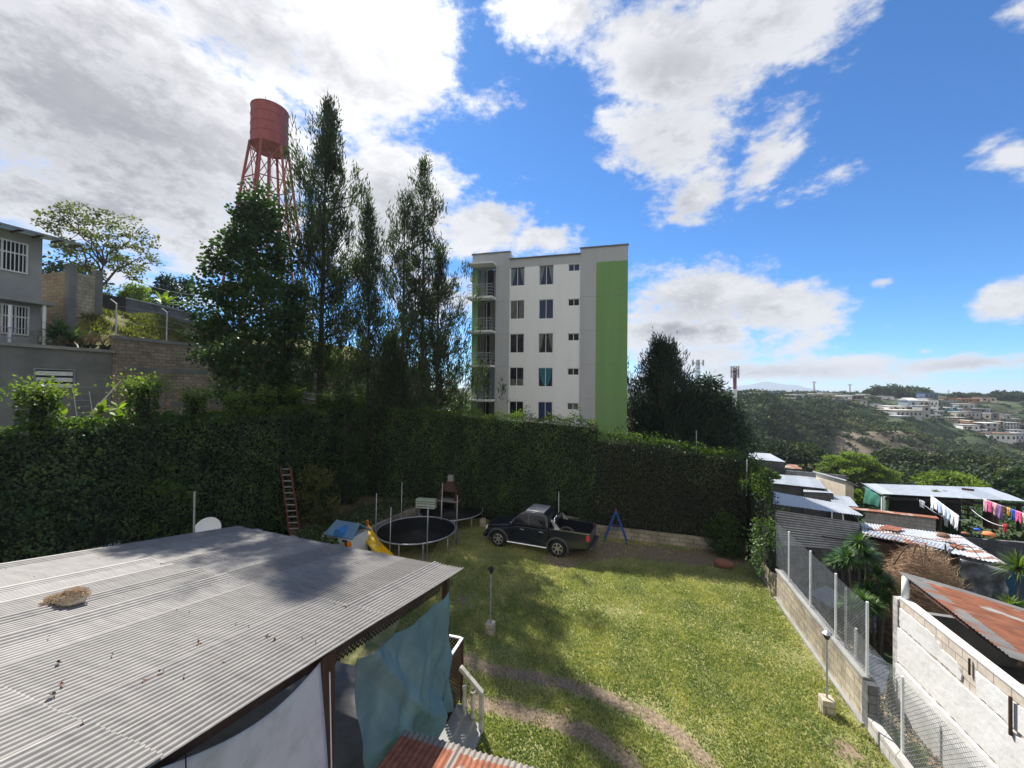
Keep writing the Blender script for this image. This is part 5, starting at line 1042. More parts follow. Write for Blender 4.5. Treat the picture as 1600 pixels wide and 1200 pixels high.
gr_ = [(WB - .45, 1.15), (.42, 1.68), (.18, 1.78), (-.3, 1.80), (-.72, 1.77), (-.90, 1.69), (-1.0, 1.15)]
def cabfn(x, y, z, o=0.0): k = 1 - .20 * max(0, (z - 1.15) / .6); return (x, y * k + (o if y > 0 else -o), z - .03 * (abs(y) / .82) ** 4 * (z > 1.6))
loft(gr_, [-.82, -.76, -.4, 0, .4, .76, .82], cabfn).build('cab', 'paint', tr, bevel=.03)
def sidepane(poly, s, o=.012):
    mb = MB(); mb.v = [cabfn(x, .82 * s, z, o) for x, z in poly] + [cabfn(x, .82 * s, z, -.02) for x, z in poly]; n = len(poly); mb.f = [tuple(range(n)), tuple(range(2 * n - 1, n - 1, -1))] + [(i, (i + 1) % n, (i + 1) % n + n, i + n) for i in range(n)]; return mb
for s in (1, -1):
    sidepane([(WB - .62, 1.19), (.50, 1.55), (.30, 1.66), (.02, 1.69), (.0, 1.19)], s).build('door_window', 'darkglass', tr)
    sidepane([(-.08, 1.19), (-.06, 1.69), (-.6, 1.68), (-.80, 1.60), (-.88, 1.19)], s).build('door_window', 'darkglass', tr)
    for x in (.14, -.78): MB().bx(x, x + .2, s * .875, s * .905, .98, 1.02).build('door_handle', 'chrome', tr, bevel=.008)
    mb = MB(); mb.bx(-.04, -.03, s * .868, s * .884, .5, 1.14); mb.bx(.92, .93, s * .868, s * .884, .55, 1.14); mb.bx(-.93, -.92, s * .868, s * .884, .5, 1.14); mb.build('door_gap', 'black', tr)
    MB().box((.72, s * .96, 1.22), (.10, .22, .17)).build('wing_mirror', 'paint', tr, bevel=.02)
    MB().tube([(-.95, s * .93, .36), (.95, s * .93, .36)], .045, 8).build('side_step', 'chrome', tr)
    MB().bx(-2.86, -1.03, s * .80, s * .87, .55, 1.2) if False else None
    bo = [(-1.03, .5)] + [(x, z) for x, z in reversed(arc(-WB, .46))] + [(-2.15 - .0, .5), (-2.78, .55), (-2.82, .8), (-2.80, 1.19), (-1.03, 1.19)]
    MB().prism([(x, z) for x, z in bo], s * .79, s * .88).build('bed_side', 'paint', tr, bevel=.012)
    MB().bx(-2.8, -1.03, s * .78, s * .885, 1.192, 1.215).build('bed_rail', 'chrome', tr)
    for cx in (WB, -WB):
        mb = MB(); a1, a2 = arc(cx, .44, 13, 190, -10), arc(cx, .53, 13, 190, -10)
        for i in range(12):
            mb.add([(a1[i][0], s * .86, a1[i][1]), (a1[i + 1][0], s * .86, a1[i + 1][1]), (a2[i + 1][0], s * .86, a2[i + 1][1]), (a2[i][0], s * .86, a2[i][1]),
                    (a1[i][0], s * .93, a1[i][1]), (a1[i + 1][0], s * .93, a1[i + 1][1]), (a2[i + 1][0], s * .915, a2[i + 1][1]), (a2[i][0], s * .90, a2[i][1])], [(0, 1, 2, 3), (7, 6, 5, 4), (0, 4, 5, 1), (2, 6, 7, 3), (3, 7, 4, 0), (1, 5, 6, 2)])
        mb.build('wheel_arch', 'cladding', tr)
        wy = s * .77; mt = Matrix.Rotation(R_(-90 * s), 3, 'X')
        wh = MB().lathe((cx, wy, .375), [(.23, -.11), (.33, -.12), (.37, -.09), (.375, 0), (.37, .09), (.33, .12), (.24, .115), (.225, .05)], 28, mt).build('wheel', 'rubber', tr, smooth=True)
        MB().lathe((cx, wy, .375), [(.225, .07), (.215, .06), (.001, .03)], 28, mt, cap=False).build('brake_well', 'black', wh); mb = MB().lathe((cx, wy, .375), [(.222, .08), (.235, .09), (.245, .115), (.225, .122), (.222, .08)], 28, mt, cap=False)
        for i in range(6):
            a = i * math.pi / 3 + .3; d = Vector((math.cos(a), 0, math.sin(a))); q = Vector((-math.sin(a), 0, math.cos(a))); c = Vector((cx, wy + s * .105, .375))
            mb.box(c + d * .125 - Vector((0, s * .01, 0)), (.2, .03, .055), 0, Matrix(((d.x, 0, q.x), (0, 1, 0), (d.z, 0, q.z))))
        mb.lathe((cx, wy, .375), [(.06, .10), (.05, .13), (.001, .135)], 12, mt); mb.build('rim', 'alloy', wh)
    MB().lathe((WB + .62, s * .66, .80), [(.001, -.03), (.16, -.02), (.14, .06), (.001, .09)], 14, Matrix.Rotation(R_(70), 3, 'Y') @ Matrix.Diagonal((.8, 1.3, 1))).build('headlight', 'cl_cream', tr, smooth=True)
    MB().box((-2.78, s * .84, 1.02), (.14, .12, .26)).build('tail_light', 'cl_red', tr, bevel=.02)
    MB().tube([(-1.25, s * .72, 1.2), (-1.22, s * .62, 1.56), (-1.22, s * .5, 1.62)], .035, 8).build('sport_bar', 'chrome', tr, smooth=True)
MB().tube([(-1.22, -.5, 1.62), (-1.22, .5, 1.62)], .035, 8).build('sport_bar', 'chrome', tr, smooth=True)
for s in (1, -1): MB().prism([(-1.52, 1.2), (-1.28, 1.2), (-1.08, 1.52), (-1.16, 1.58)], s * .70, s * .76).build('sport_bar_leg', 'alloy', tr, bevel=.01)
MB().bx(-2.80, -1.04, -.785, .785, .62, .66).build('bed_floor', 'black', tr); MB().bx(-1.06, -1.0, -.79, .79, .5, 1.19).build('bed_front', 'paint', tr)
MB().bx(-2.86, -2.80, -.79, .79, .58, 1.19).build('tailgate', 'paint', tr, bevel=.015)
MB().bx(-2.98, -2.84, -.82, .82, .48, .62).build('rear_bumper', 'cladding', tr, bevel=.03)
MB().bx(WB + .66, WB + .84, -.80, .80, .36, .56).build('front_bumper', 'paint', tr, bevel=.05)
MB().bx(WB + .74, WB + .80, -.4, .4, .64, .86).build('grille', 'black', tr, bevel=.02)
mb = MB(); v = [cabfn(x, y, z) for (x, y, z) in ((WB - .47, -.72, 1.19), (WB - .47, .72, 1.19), (.38, .70, 1.645), (.38, -.70, 1.645))]; mb.v = [(a + .012, b, c + .012) for a, b, c in v] + [(a - .05, b, c - .03) for a, b, c in v]; mb.f = [(0, 1, 2, 3), (7, 6, 5, 4), (0, 4, 5, 1), (1, 5, 6, 2), (2, 6, 7, 3), (3, 7, 4, 0)]; mb.build('windscreen', 'darkglass', tr)
mb = MB(); v = [cabfn(x, y, z) for (x, y, z) in ((-.985, -.66, 1.24), (-.985, .66, 1.24), (-.885, .66, 1.6), (-.885, -.66, 1.6))]; mb.v = [(a - .02, b, c) for a, b, c in v] + [(a + .05, b, c) for a, b, c in v]; mb.f = [(0, 1, 2, 3), (7, 6, 5, 4), (0, 4, 5, 1), (1, 5, 6, 2), (2, 6, 7, 3), (3, 7, 4, 0)]; mb.build('rear_window', 'darkglass', tr)
mb = MB(); v = [cabfn(x, y, z, 0) for (x, y) in ((.16, -.76), (.16, .76), (-.70, .76), (-.70, -.76)) for z in (1.79,)]; mb.v = [(a, b * .93, c + .045) for a, b, c in v] + [(a, b * .93, c - .05) for a, b, c in v]; mb.f = [(0, 1, 2, 3), (7, 6, 5, 4), (0, 4, 5, 1), (1, 5, 6, 2), (2, 6, 7, 3), (3, 7, 4, 0)]; M['roofsheen'] = mat('roofsheen', (.42, .43, .45), 2, .35, metal=.3, coat=1); mb.build('roof_sheen', 'roofsheen', tr, bevel=.015)  # added pale panel: the sky's reflection on the cab roof, put into its colour
MB().bx(-2.6, WB + .5, -.45, .45, .28, .5).build('chassis', 'black', tr)
# ---------------------------------------------------------------- apartment block
FD = Vector((.965, -.262, 0)).normalized(); FN = Vector((-.262, -.965, 0)).normalized(); FQ = A(855, 600, 30)
def FP(px, py): d = ray(px, py); C0 = Vector((0, 0, CAMZ)); return C0 + d * ((FQ - C0).dot(FN) / d.dot(FN))
FO = FP(737, 640); FO.z = 0
def fs(zx, zy): p = FP(700 + zx / 3.528, 360 + zy / 3.528); return (p - FO).dot(FD), p.z
apt = thing('apartment_block', 'white, grey and green five-storey apartment block beyond the back hedge', 'apartment block', FO, math.atan2(FD.y, FD.x))
sL = fs(131, 500)[0]; sB = fs(262, 500)[0]; s1 = fs(338, 500)[0]; s2 = fs(727, 500)[0]; s3 = fs(815, 500)[0]; s4 = fs(990, 500)[0]; sg = fs(158, 500)[0]
zTL = fs(240, 128)[1]; zTM = fs(540, 145)[1]; zTR = fs(870, 90)[1]; zW = fs(640, 186)[1]; zG = fs(910, 170)[1]
M['curtain_w'] = mat('curtain_w', (.8, .84, .9), 4, .8); M['curtain_b'] = mat('curtain_b', (.14, .22, .5), 4, .8); M['curtain_t'] = mat('curtain_t', (.05, .55, .7), 4, .8); M['curtain_c'] = mat('curtain_c', (.62, .56, .48), 4, .8)
pm = bpy.data.materials.new('pane'); pm.use_nodes = True; t_ = pm.node_tree; b_ = t_.nodes['Principled BSDF']; b_.inputs['Base Color'].default_value = (.02, .03, .05, 1); b_.inputs['Roughness'].default_value = .05; b_.inputs['Specular IOR Level'].default_value = .8
tr_ = t_.nodes.new('ShaderNodeBsdfTransparent'); tr_.inputs[0].default_value = (.92, .95, .97, 1); mx_ = t_.nodes.new('ShaderNodeMixShader'); fr_ = t_.nodes.new('ShaderNodeFresnel'); fr_.inputs[0].default_value = 1.6
ma_ = t_.nodes.new('ShaderNodeMath'); ma_.operation = 'MULTIPLY_ADD'; ma_.inputs[1].default_value = 1.2; ma_.inputs[2].default_value = .06; t_.links.new(fr_.outputs[0], ma_.inputs[0])
t_.links.new(ma_.outputs[0], mx_.inputs[0]); t_.links.new(tr_.outputs[0], mx_.inputs[1]); t_.links.new(b_.outputs[0], mx_.inputs[2]); t_.links.new(mx_.outputs[0], t_.nodes['Material Output'].inputs[0]); M['pane'] = pm
wins = []; M['bluedusk'] = mat('bluedusk', (.05, .10, .30), 2, .5)
rows_ = [(203, 305), (385, 488), (570, 675), (755, 858), (942, 1046)]; rows2 = [(193, 299), (380, 487), (567, 675), (757, 862), (945, 1050)]; rows3 = [(185, 223), (377, 415), (567, 608), (760, 798), (952, 990)]
for c, (xa, xb, rr) in enumerate(((340, 418, rows_), (498, 578, rows2), (660, 722, rows3))):
    for k, (ya, yb) in enumerate(rr): wins.append((fs(xa, 620)[0], fs(xb, 620)[0], fs((xa + xb) / 2, yb)[1], fs((xa + xb) / 2, ya)[1], c, k))
def wall_holes(x0, x1, z0, z1, holes, depth=.22):
    xs = sorted({x0, x1} | {v for h in holes for v in h[:2] if x0 < v < x1}); zs = sorted({z0, z1} | {v for h in holes for v in h[2:4] if z0 < v < z1}); mb = MB()
    for a, b in zip(xs[:-1], xs[1:]):
        for c, d in zip(zs[:-1], zs[1:]):
            if not any(h[0] <= (a + b) / 2 <= h[1] and h[2] <= (c + d) / 2 <= h[3] for h in holes): mb.add([(a, 0, c), (b, 0, c), (b, 0, d), (a, 0, d)], [(0, 1, 2, 3)])
    for h in holes:
        a, b, c, d = max(h[0], x0), h[1], max(h[2], z0), h[3]
        mb.add([(a, 0, c), (b, 0, c), (b, 0, d), (a, 0, d), (a, depth, c), (b, depth, c), (b, depth, d), (a, depth, d)], [(0, 4, 5, 1), (3, 2, 6, 7), (0, 3, 7, 4), (1, 5, 6, 2)])
    mb.add([(x0, 0, z0), (x1, 0, z0), (x1, 0, z1), (x0, 0, z1), (x0, 9, z0), (x1, 9, z0), (x1, 9, z1), (x0, 9, z1)], [(5, 4, 7, 6), (3, 2, 6, 7)])
    return mb
zb0 = -.5
w0 = wall_holes(s1, s2, zb0, zW, [w_[:4] for w_ in wins]).build('front_wall', 'whitepaint', apt)
MB().bx(s1, s2, .22, 8.9, zb0 + .1, zW - .1).build('interior', 'dark', apt)
MB().bx(s1, s2, 0, 9, zW, zTM).build('parapet', 'greypaint', apt)
MB().bx(sB, s1 - .0, -.06, 9, zb0, zTL).build('grey_panel', 'greypaint', apt)
MB().bx(s2, s3, -.03, 9, zb0, zTR).build('grey_panel', 'greypaint', apt)
MB().bx(s3, s4, -.03, 9, zG, zTR).build('parapet', 'greypaint', apt)
MB().bx(s3, s4, -.03, 9, zb0, zG).build('green_panel', 'greenpaint', apt)
mb = MB(); 
for (a, b, z) in ((sL, s1 - .0, zTL), (s1, s2, zTM), (s2, s4, zTR)): mb.bx(a - .04, b + .04, -.12, .3, z + .003, z + .07)
mb.build('flashing', 'greyplaster', apt)
mb = MB()
for k in range(1, 5):
    z = fs(900, 90 + 190 * k + 80)[1]; MB().bx(s3, s4, -.034, -.031, z, z + .02).build('floor_joint', 'greyplaster', apt); MB().bx(s2, s3, -.034, -.031, z, z + .015).build('floor_joint', 'greyplaster', apt); MB().bx(sB, s1, -.064, -.061, z - .1, z - .085).build('floor_joint', 'greyplaster', apt)
pass
cur = {(0, 0): 'curtain_w', (1, 0): 'curtain_w', (0, 1): 'curtain_c', (1, 1): 'curtain_b', (1, 3): 'curtain_t', (0, 3): 'curtain_c', (1, 2): 'curtain_c', (1, 4): 'curtain_b', (2, 4): 'curtain_c', (2, 0): 'curtain_b'}
for (a, b, c, d, col, k) in wins:
    mb = MB(); f = .04; zc = max(c, zb0)
    mb.bx(a, b, .10, .15, d - f, d); mb.bx(a, b, .10, .15, c, c + f); mb.bx(a, a + f, .10, .15, c + f, d - f); mb.bx(b - f, b, .10, .15, c + f, d - f); mb.bx((a + b) / 2 - f / 2, (a + b) / 2 + f / 2, .10, .15, c + f, d - f)
    wn = mb.build('window', 'whitepaint', apt)
    MB().bx(a + f, b - f, .118, .124, c + f, d - f).build('pane', 'pane', wn)
    if (col, k) in cur:
        mb = MB(); w_ = b - a; kind = cur[(col, k)]
        if kind in ('curtain_w', 'curtain_t') or (col, k) == (1, 2):     # parted curtains, tied in the middle
            for s in (0, 1):
                v = []; n = 10
                for i in range(n + 1):
                    u = i / n
                    for z_, wf_ in ((d - .05, .48 if kind == 'curtain_t' else .36), (c + (d - c) * .45, .34 if kind == 'curtain_t' else .22), (c + .03, .10 if kind == 'curtain_w' else .05)):
                        wf2 = wf_ if kind != 'curtain_t' else {.48: .42, .34: .36, .05: .10}[wf_]
                        if kind == 'curtain_t': x = (a + b) / 2 - (1 if s == 0 else -1) * u * wf2 * w_
                        else: x = a + u * wf2 * w_ if s == 0 else b - u * wf2 * w_
                        v.append((x, .185 + .02 * math.sin(u * 22), z_))
                k0 = len(mb.v); mb.v += v
                for i in range(n):
                    for j in range(2): q = k0 + i * 3 + j; mb.f.append((q, q + 3, q + 4, q + 1))
        else:
            n = 24; k0 = 0; h0 = c + .05 if (col, k) != (0, 3) else c + (d - c) * .05; h1 = d - .05 if (col, k) != (0, 3) else c + (d - c) * .4
            for i in range(n + 1): x = a + .05 + (w_ - .1) * i / n; mb.v += [(x, .185 + .02 * math.sin(i * 1.9), h0), (x, .185 + .02 * math.sin(i * 1.9), h1)]
            for i in range(n):
                if kind == 'curtain_c' and col == 0 and k == 1 and n * .42 < i < n * .55: continue
                mb.f.append((2 * i, 2 * i + 2, 2 * i + 3, 2 * i + 1))
        mb.build('curtain', kind, wn)
        if k in (0, 1): MB().bx(a + .01, b - .01, .205, .215, c + .01, d - .01).build('room_backdrop', 'bluedusk', wn)
# balcony bay
MB().bx(sL, sg, .02, 9, zb0, zTL - .02).build('green_panel', 'greenpaint', apt)
zc_ = fs(200, 205)[1]
MB().bx(sg, sB, -.02, .5, zc_ - .05, zTL - .0).build('grey_panel', 'greypaint', apt); MB().bx(sL, sg, .01, .018, zc_, zTL - .001).build('grey_panel', 'greypaint', apt)
MB().bx(sL - .05, sB + .05, -1.0, .02, zc_ + .02, zc_ + .14).build('canopy', 'whitepaint', apt)
MB().bx(sg, sB, .6, 9, zb0, zc_ - .06).build('interior', 'dark', apt)
bz = [fs(200, y)[1] for y in (383, 565, 750, 935)]
for k, z in enumerate([zc_] + bz):
    top = z - .12 if k else zc_ - .08; bot = bz[k] + .05 if k < 4 else zb0
    mb = MB(); mb.bx(sg, sB, .12, .17, top - .05, top)
    for x in (sg, (sg + sB) / 2 - .03, sB - .06): mb.bx(x, x + .06, .12, .17, bot, top - .05)
    wn = mb.build('balcony_door', 'alu', apt); MB().bx(sg + .06, sB - .06, .14, .146, bot, top - .05).build('pane', 'pane', wn)
    mb = MB(); n = 30
    for i in range(n + 1): x = sg + .06 + (sB - sg - .12) * i / n; mb.v += [(x, .3 + .03 * math.sin(i * 1.7), bot + .05), (x, .3 + .03 * math.sin(i * 1.7), top - .06)]
    for i in range(n):
        if (.36 < i / n < .62) or (k == 0 and .36 < i / n < .85): continue
        mb.f.append((2 * i, 2 * i + 2, 2 * i + 3, 2 * i + 1))
    mb.build('curtain', 'curtain_c' if k not in (0, 3) else 'curtain_w', wn)
for z in bz:
    bl = MB().bx(sL - .06, sB + .03, -1.0, .0, z - .08, z + .08).build('balcony', 'whitepaint', apt)
    mb = MB()
    for i in range(13): x = sL + (sB - sL) * i / 12; mb.tube([(x, -.96, z + .08), (x, -.96, z + 1.0)], .012, 4)
    for h in (.3, .55, .8, 1.0): mb.tube([(sL, -.96, z + h), (sB, -.96, z + h)], .018 if h < 1 else .03, 5); mb.tube([(sB, -.96, z + h), (sB, 0, z + h)], .018, 5)
    mb.build('railing', 'galv', bl)
# outside stair with louvres behind the left corner
xs0 = fs(62, 500)[0]; zt_ = fs(95, 262)[1] + .6
MB().bx(xs0 - .3, sL - .02, 3.0, 7, zt_, zt_ + .35).build('stair_roof', 'whitepaint', apt)
mb = MB()
for i in range(46): z = .4 + i * (zt_ - .4) / 46; mb.bx(xs0, sL - .3, 3.05, 3.1, z, z + .07)
mb.build('louvres', 'whitemetal', apt)
mb = MB()
for x in (xs0 - .05, xs0 + .75, sL - .35): mb.bx(x, x + .08, 3.12, 3.2, 0, zt_)
mb.bx(xs0 + .1, sL - .03, 4.5, 7, 0, zt_); mb.build('stair_frame', 'greypaint', apt)
# ---------------------------------------------------------------- water tower
TY = 60; tb = A(421, 232, TY); tt_ = A(421, 174, TY); RT = 2.5
wt = thing('water_tower', 'red cylindrical water tank on a braced lattice tower above the trees', 'water tower', (tb.x, tb.y, 12.0)); zb_, zt2 = tb.z - 12, tt_.z - 12
MB().lathe((0, 0, 0), [(.01, zb_ - .5), (RT * .5, zb_ - .35), (RT * .98, zb_), (RT, zb_ + .15)] + [(RT + d_, zb_ + (zt2 - zb_) * f_ + e_) for f_ in (.27, .52, .77) for d_, e_ in ((0, -.05), (.05, -.03), (.05, .03), (0, .05))] + [(RT, zt2), (RT + .06, zt2 + .02), (RT + .06, zt2 + .12), (RT, zt2 + .14), (.01, zt2 + .9)], 48).build('tank', 'redsteel', wt, smooth=False)
MB().torus((0, 0, zb_ - .05), RT + .1, .12, 40, 6).build('base_ring', 'redsteel', wt)
spl = lambda z: RT + .05 + (zb_ - z) * .135
a_s = [R_(38 + 60 * i) for i in range(6)]; lv = [zb_, zb_ - 5.6, zb_ - 11.5, zb_ - 17.5, 0]
for a in a_s: MB().tube([(RT * math.cos(a), RT * math.sin(a), zb_ + .3), (spl(0) * math.cos(a), spl(0) * math.sin(a), 0)], .19, 8).build('leg', 'redsteel', wt)
mb = MB()
for z0, z1 in zip(lv[:-1], lv[1:]):
    for i in range(6):
        a, b = a_s[i], a_s[(i + 1) % 6]; P = lambda an, z: (spl(z) * math.cos(an), spl(z) * math.sin(an), z)
        mb.tube([P(a, z0), P(b, z1)], .065, 5); mb.tube([P(b, z0), P(a, z1)], .065, 5); mb.tube([P(a, z1), P(b, z1)], .09, 5)
mb.build('bracing', 'redsteel', wt); MB().tube([(0, 0, 0), (0, 0, zb_)], .25, 10).build('riser_pipe', 'redsteel', wt)
mb = MB(); mb.tube([(.35, -.35, 2), (.35, -.35, zb_)], .03, 4); mb.tube([(.65, -.35, 2), (.65, -.35, zb_)], .03, 4)
mb.build('access_ladder', 'galv', wt)
mb = MB()
for a in (.3, 1.9, 3.3, 5.0): mb.tube([(RT * .9 * math.cos(a), RT * .9 * math.sin(a), zt2), (RT * .9 * math.cos(a), RT * .9 * math.sin(a), zt2 + .6)], .04, 5)
mb.build('vent_pipes', 'redsteel', wt)
# ---------------------------------------------------------------- white plastered wall with the rusty roof
def on_line(px, P, d): u = ray(px, 900); u = u.x / u.y; s = (u * P.y - P.x) / (d.x - u * d.y); return P + d * s, s
WP = A(1405, 925, 10.9); WP.z = 0
nearp, _ = on_line(1760, WP, Vector((-.30, -.954, 0))); 
ww_ = wall_along('plastered_wall', 'rough white-plastered block wall with a bare top course, on the right', 'wall', WP, nearp, -1.6, 1.82, .16, 'paleblock', side=1)
dW = (nearp - WP).normalized()
def wz(px, py): p, s = on_line(px, WP, dW); r = ray(px, py); return s, CAMZ + r.z / r.y * p.y
M['creamblock'] = blockmat('creamblock', (.62, .55, .47), (.52, .46, .40), (.3, .27, .24), samt=.3)
ww_.data.materials.clear(); ww_.data.materials.append(M['creamblock'])
def patch(name, pts, y, m, n=26, seed=1, par=ww_):
    r = random.Random(seed); out = []
    for a, b in zip(pts, pts[1:] + pts[:1]):
        L_ = math.hypot(b[0] - a[0], b[1] - a[1]); k = max(1, int(L_ / .09))
        for i in range(k): out.append((a[0] + (b[0] - a[0]) * i / k + (r.uniform(-.018, .018) if i else 0), a[1] + (b[1] - a[1]) * i / k + (r.uniform(-.018, .018) if i else 0)))
    return MB().prism(out, y, .0015).build(name, m, par)
Lw2 = ww_['_L']
sA = wz(1505, 1000)[0]; sA2 = wz(1522, 1000)[0]
patch('upper_plaster', [(.06, 1.10), (.06, 1.58), (sA * .35, 1.585), (sA * .62, 1.60), (sA * .72, 1.42), (sA * .93, 1.40), (sA, 1.25), (sA - .03, 1.10)], -.030, 'whiteplaster', seed=2)
patch('upper_plaster', [(sA2 + .1, 1.10), (sA2 + .08, 1.58), (Lw2, 1.60), (Lw2, 1.10)], -.028, 'whiteplaster', seed=3)
patch('middle_plaster', [(.0, .11), (.0, 1.02), (Lw2, 1.02), (Lw2, .11)], -.045, 'whiteplaster', seed=4)
patch('lower_plaster', [(.0, -1.6), (.0, .035), (Lw2, .035), (Lw2, -1.6)], -.085, 'whiteplaster', seed=5)
MB().bx(-.03, Lw2, -.02, .20, 1.823, 1.86).build('mortar_cap', 'whiteplaster', ww_)
MB().bx(-.20, -.002, -.04, .20, -1.6, 1.78).build('end_pillar', 'paleblock', ww_)
for (x, m, r0, z0, z1, yy) in ((wz(1586, 1080)[0], 'brownwood', .028, .95, 1.68, -.07), (wz(1517, 1010)[0] + .02, 'brownwood', .02, 1.4, 1.75, -.04)):
    MB().tube([(x, yy, z0), (x, yy, z1)], r0, 8).build('conduit', m, ww_)
s_p = .12; sp2 = wz(1594, 1050)[0] + .12
rr_ = thing('rusty_roof', 'large rust-streaked corrugated roof behind the white plastered wall', 'roof', (WP.x, WP.y, 0), math.atan2(-dW.y, -dW.x) - R_(90) + 0)
rang = math.atan2(dW.y, dW.x) ; rr_.rotation_euler = (0, 0, rang); WM[rr_.name] = Matrix.Translation(WP) @ Matrix.Rotation(rang, 4, 'Z')     # x runs toward camera, y away from the lawn
def ridge(u, v): return .0
def rtone(u, v): return (-.25 if v < .06 else 0) + (-.3 if .46 < u < .475 else 0) + (-.22 if u < .06 or u > .93 else 0) + (.05 if .15 < u < .9 else 0)
M['rustbig'] = rustmat('rustbig', (.56, .54, .50), (.30, .115, .06), .41, 1.1, (1.5, .45, 1), .6, .15)
corr('sheet', 'rustbig', [(-.25, .10, 2.47), (3.35, .02, 2.36), (3.35, 5.2, 1.25), (-.25, 5.2, 1.35)], .09, .012, .82, 1, rr_, False, seed=12, lift=.02, tonef=rtone)
for x in (.06, sp2): MB().tube([(x, .10, 1.80), (x, .12, 2.44 - .03 * x)], .085, 14).build('post', 'whitepaint', rr_, smooth=True)
MB().slab([(-.05, .16, 2.40), (3.3, .16, 2.30), (3.3, .24, 2.28), (-.05, .24, 2.38)], .09).build('beam', 'brownwood', rr_)
MB().bx(-.1, 3.8, 3.2, 3.35, -1.5, 1.62).build('inner_wall', 'greyplaster', rr_); MB().bx(-.12, .03, .2, 3.2, -1.5, 1.5).build('end_wall', 'greyplaster', rr_)
MB().bx(.03, 7, .16, 3.2, .40, .46).build('inner_floor', 'concrete', rr_)
# ---------------------------------------------------------------- tin roofed shacks on the right
def Q(*pts): return [A(*p) for p in pts]
def tin(name, label, q, m, pitch=.11, amp=.012, cat='roof', rows=1, seed=1, under=0.0, par=None, **k):
    t = par or thing(name, label, cat, (q[0].x, q[0].y, 0)); corr('sheet' if par is None else name, m, q, pitch, amp, .85, rows, t, True, seed=seed, **k)
    return t
def prism_down(name, q, z0, m, t, inset=.0, drop=.08):
    """walls under a roof quad"""
    c = sum((Vector(p) for p in q), Vector()) / 4; q2 = [c + (Vector(p) - c) * (1 - inset) for p in q]
    mb = MB(); mb.add([(p.x, p.y, z0) for p in q2] + [(p.x, p.y, p.z - drop) for p in q2], [(0, 3, 2, 1), (4, 5, 6, 7), (0, 1, 5, 4), (1, 2, 6, 5), (2, 3, 7, 6), (3, 0, 4, 7)]); return mb.build(name, m, t, world=True)
# corrugated shed with siding
q = [A(1207, 787, 18.6), A(1350, 806, 17.8), A(1322, 789, 21.5), A(1209, 768, 22.6)]
shed = tin('tin_shed', 'shed clad in horizontal grey corrugated sheets right behind the chain-link fence', q, 'zinc', cat='shed', seed=3)
a, b = A(1211, 792, 18.75), A(1344, 812, 18.0); bz_ = A(1215, 822, 18.7).z
zt1, zt2_ = a.z - .02, b.z - .04; zl1 = A(1211, 815, 18.7).z - .25; zl2 = A(1342, 862, 18.0).z
n = (b - a); n.z = 0; nn_ = Vector((n.y, -n.x, 0)).normalized() * .04
corr('siding', 'siding', [Vector((a.x, a.y, zl2)), Vector((a.x, a.y, zt1 - .12)), Vector((b.x, b.y, zt2_ - .10)), Vector((b.x, b.y, zl2))], .12, .016, .8, 1, shed, True, seed=5)
mb = MB(); mid = .52
mb.add([(a.x + n.x * .55 + nn_.x, a.y + n.y * .55 + nn_.y, zl2 + .55), (b.x + nn_.x, b.y + nn_.y, zl2 + .42), (b.x + nn_.x, b.y + nn_.y, zl2 + .47), (a.x + n.x * .55 + nn_.x, a.y + n.y * .55 + nn_.y, zl2 + .60)], [(0, 1, 2, 3)]); mb.build('sheet_gap', 'black', shed, world=True)
b2 = q[2]; mb = MB(); mb.add([(b.x, b.y, zl2), (b2.x - .2, b2.y, zl2), (b2.x - .2, b2.y, b2.z - .1), (b.x, b.y, zt2_ - .1)], [(0, 1, 2, 3)]); 
mb.add([(a.x, a.y, -2.2), (b.x, b.y, -2.2), (b.x, b.y, zl2 - .02), (a.x, a.y, zl2 - .02), (a.x, a.y + 3, -2.2), (b.x, b.y + 3, -2.2), (b.x, b.y + 3, zl2 - .02), (a.x, a.y + 3, zl2 - .02)], [(0, 1, 2, 3), (1, 5, 6, 2), (4, 7, 6, 5), (0, 3, 7, 4), (3, 2, 6, 7)]); mb.build('under_wall', 'darkblock', shed, world=True)
# laundry shed
q = [A(1378, 772, 24.0), A(1603, 783, 20.5), A(1547, 762, 26.5), A(1350, 755, 29.0)]
ls = tin('laundry_shed', 'open-sided shed with a long pale tin roof and washing hung beneath', q, 'zinc', .076, .008, cat='shed', seed=8)
corr('side_awning', 'zinc', [A(1372, 771, 23.9), A(1380, 774, 23.8), A(1356, 757, 29), A(1345, 754, 29)], .1, .01, .8, 1, ls, True)
def post(par, px, pt, pb, Y, m='whitemetal', r=.07):
    a, b = A(px, pt, Y), A(px, pb, Y); a.x = b.x; MB().tube([b, Vector((b.x, b.y, a.z))], r, 8).build('post', m, par, world=True)
post(ls, 1380, 776, 800, 23.9, 'whitepaint', .1); post(ls, 1592, 786, 830, 20.8, 'black', .09); post(ls, 1470, 780, 835, 22.6, 'brownwood', .05); post(ls, 1513, 776, 812, 24, 'brownwood', .05); post(ls, 1548, 782, 825, 23, 'brownwood', .3)
mb = MB(); mb.slab([A(1380, 777, 23.85), A(1600, 788, 20.5), A(1598, 787, 20.7), A(1378, 776, 24.1)], .12); mb.build('edge_beam', 'black', ls, world=True)
mb = MB(); a, b = A(1390, 800, 27.5), A(1500, 800, 26.4); mb.box(((a.x + b.x) / 2, (a.y + b.y) / 2, -1.6), ((b - a).length, .15, 4.0), math.atan2(b.y - a.y, b.x - a.x)); mb.build('back_panel', 'black', ls, world=True)
mb = MB()
for i in range(6): z = -1.4 + i * .32; a, b = A(1503, 800, 25), A(1522, 800, 24.7); mb.box(((a.x + b.x) / 2, (a.y + b.y) / 2, z + 1.2), ((b - a).length, .05, .12), math.atan2(b.y - a.y, b.x - a.x))
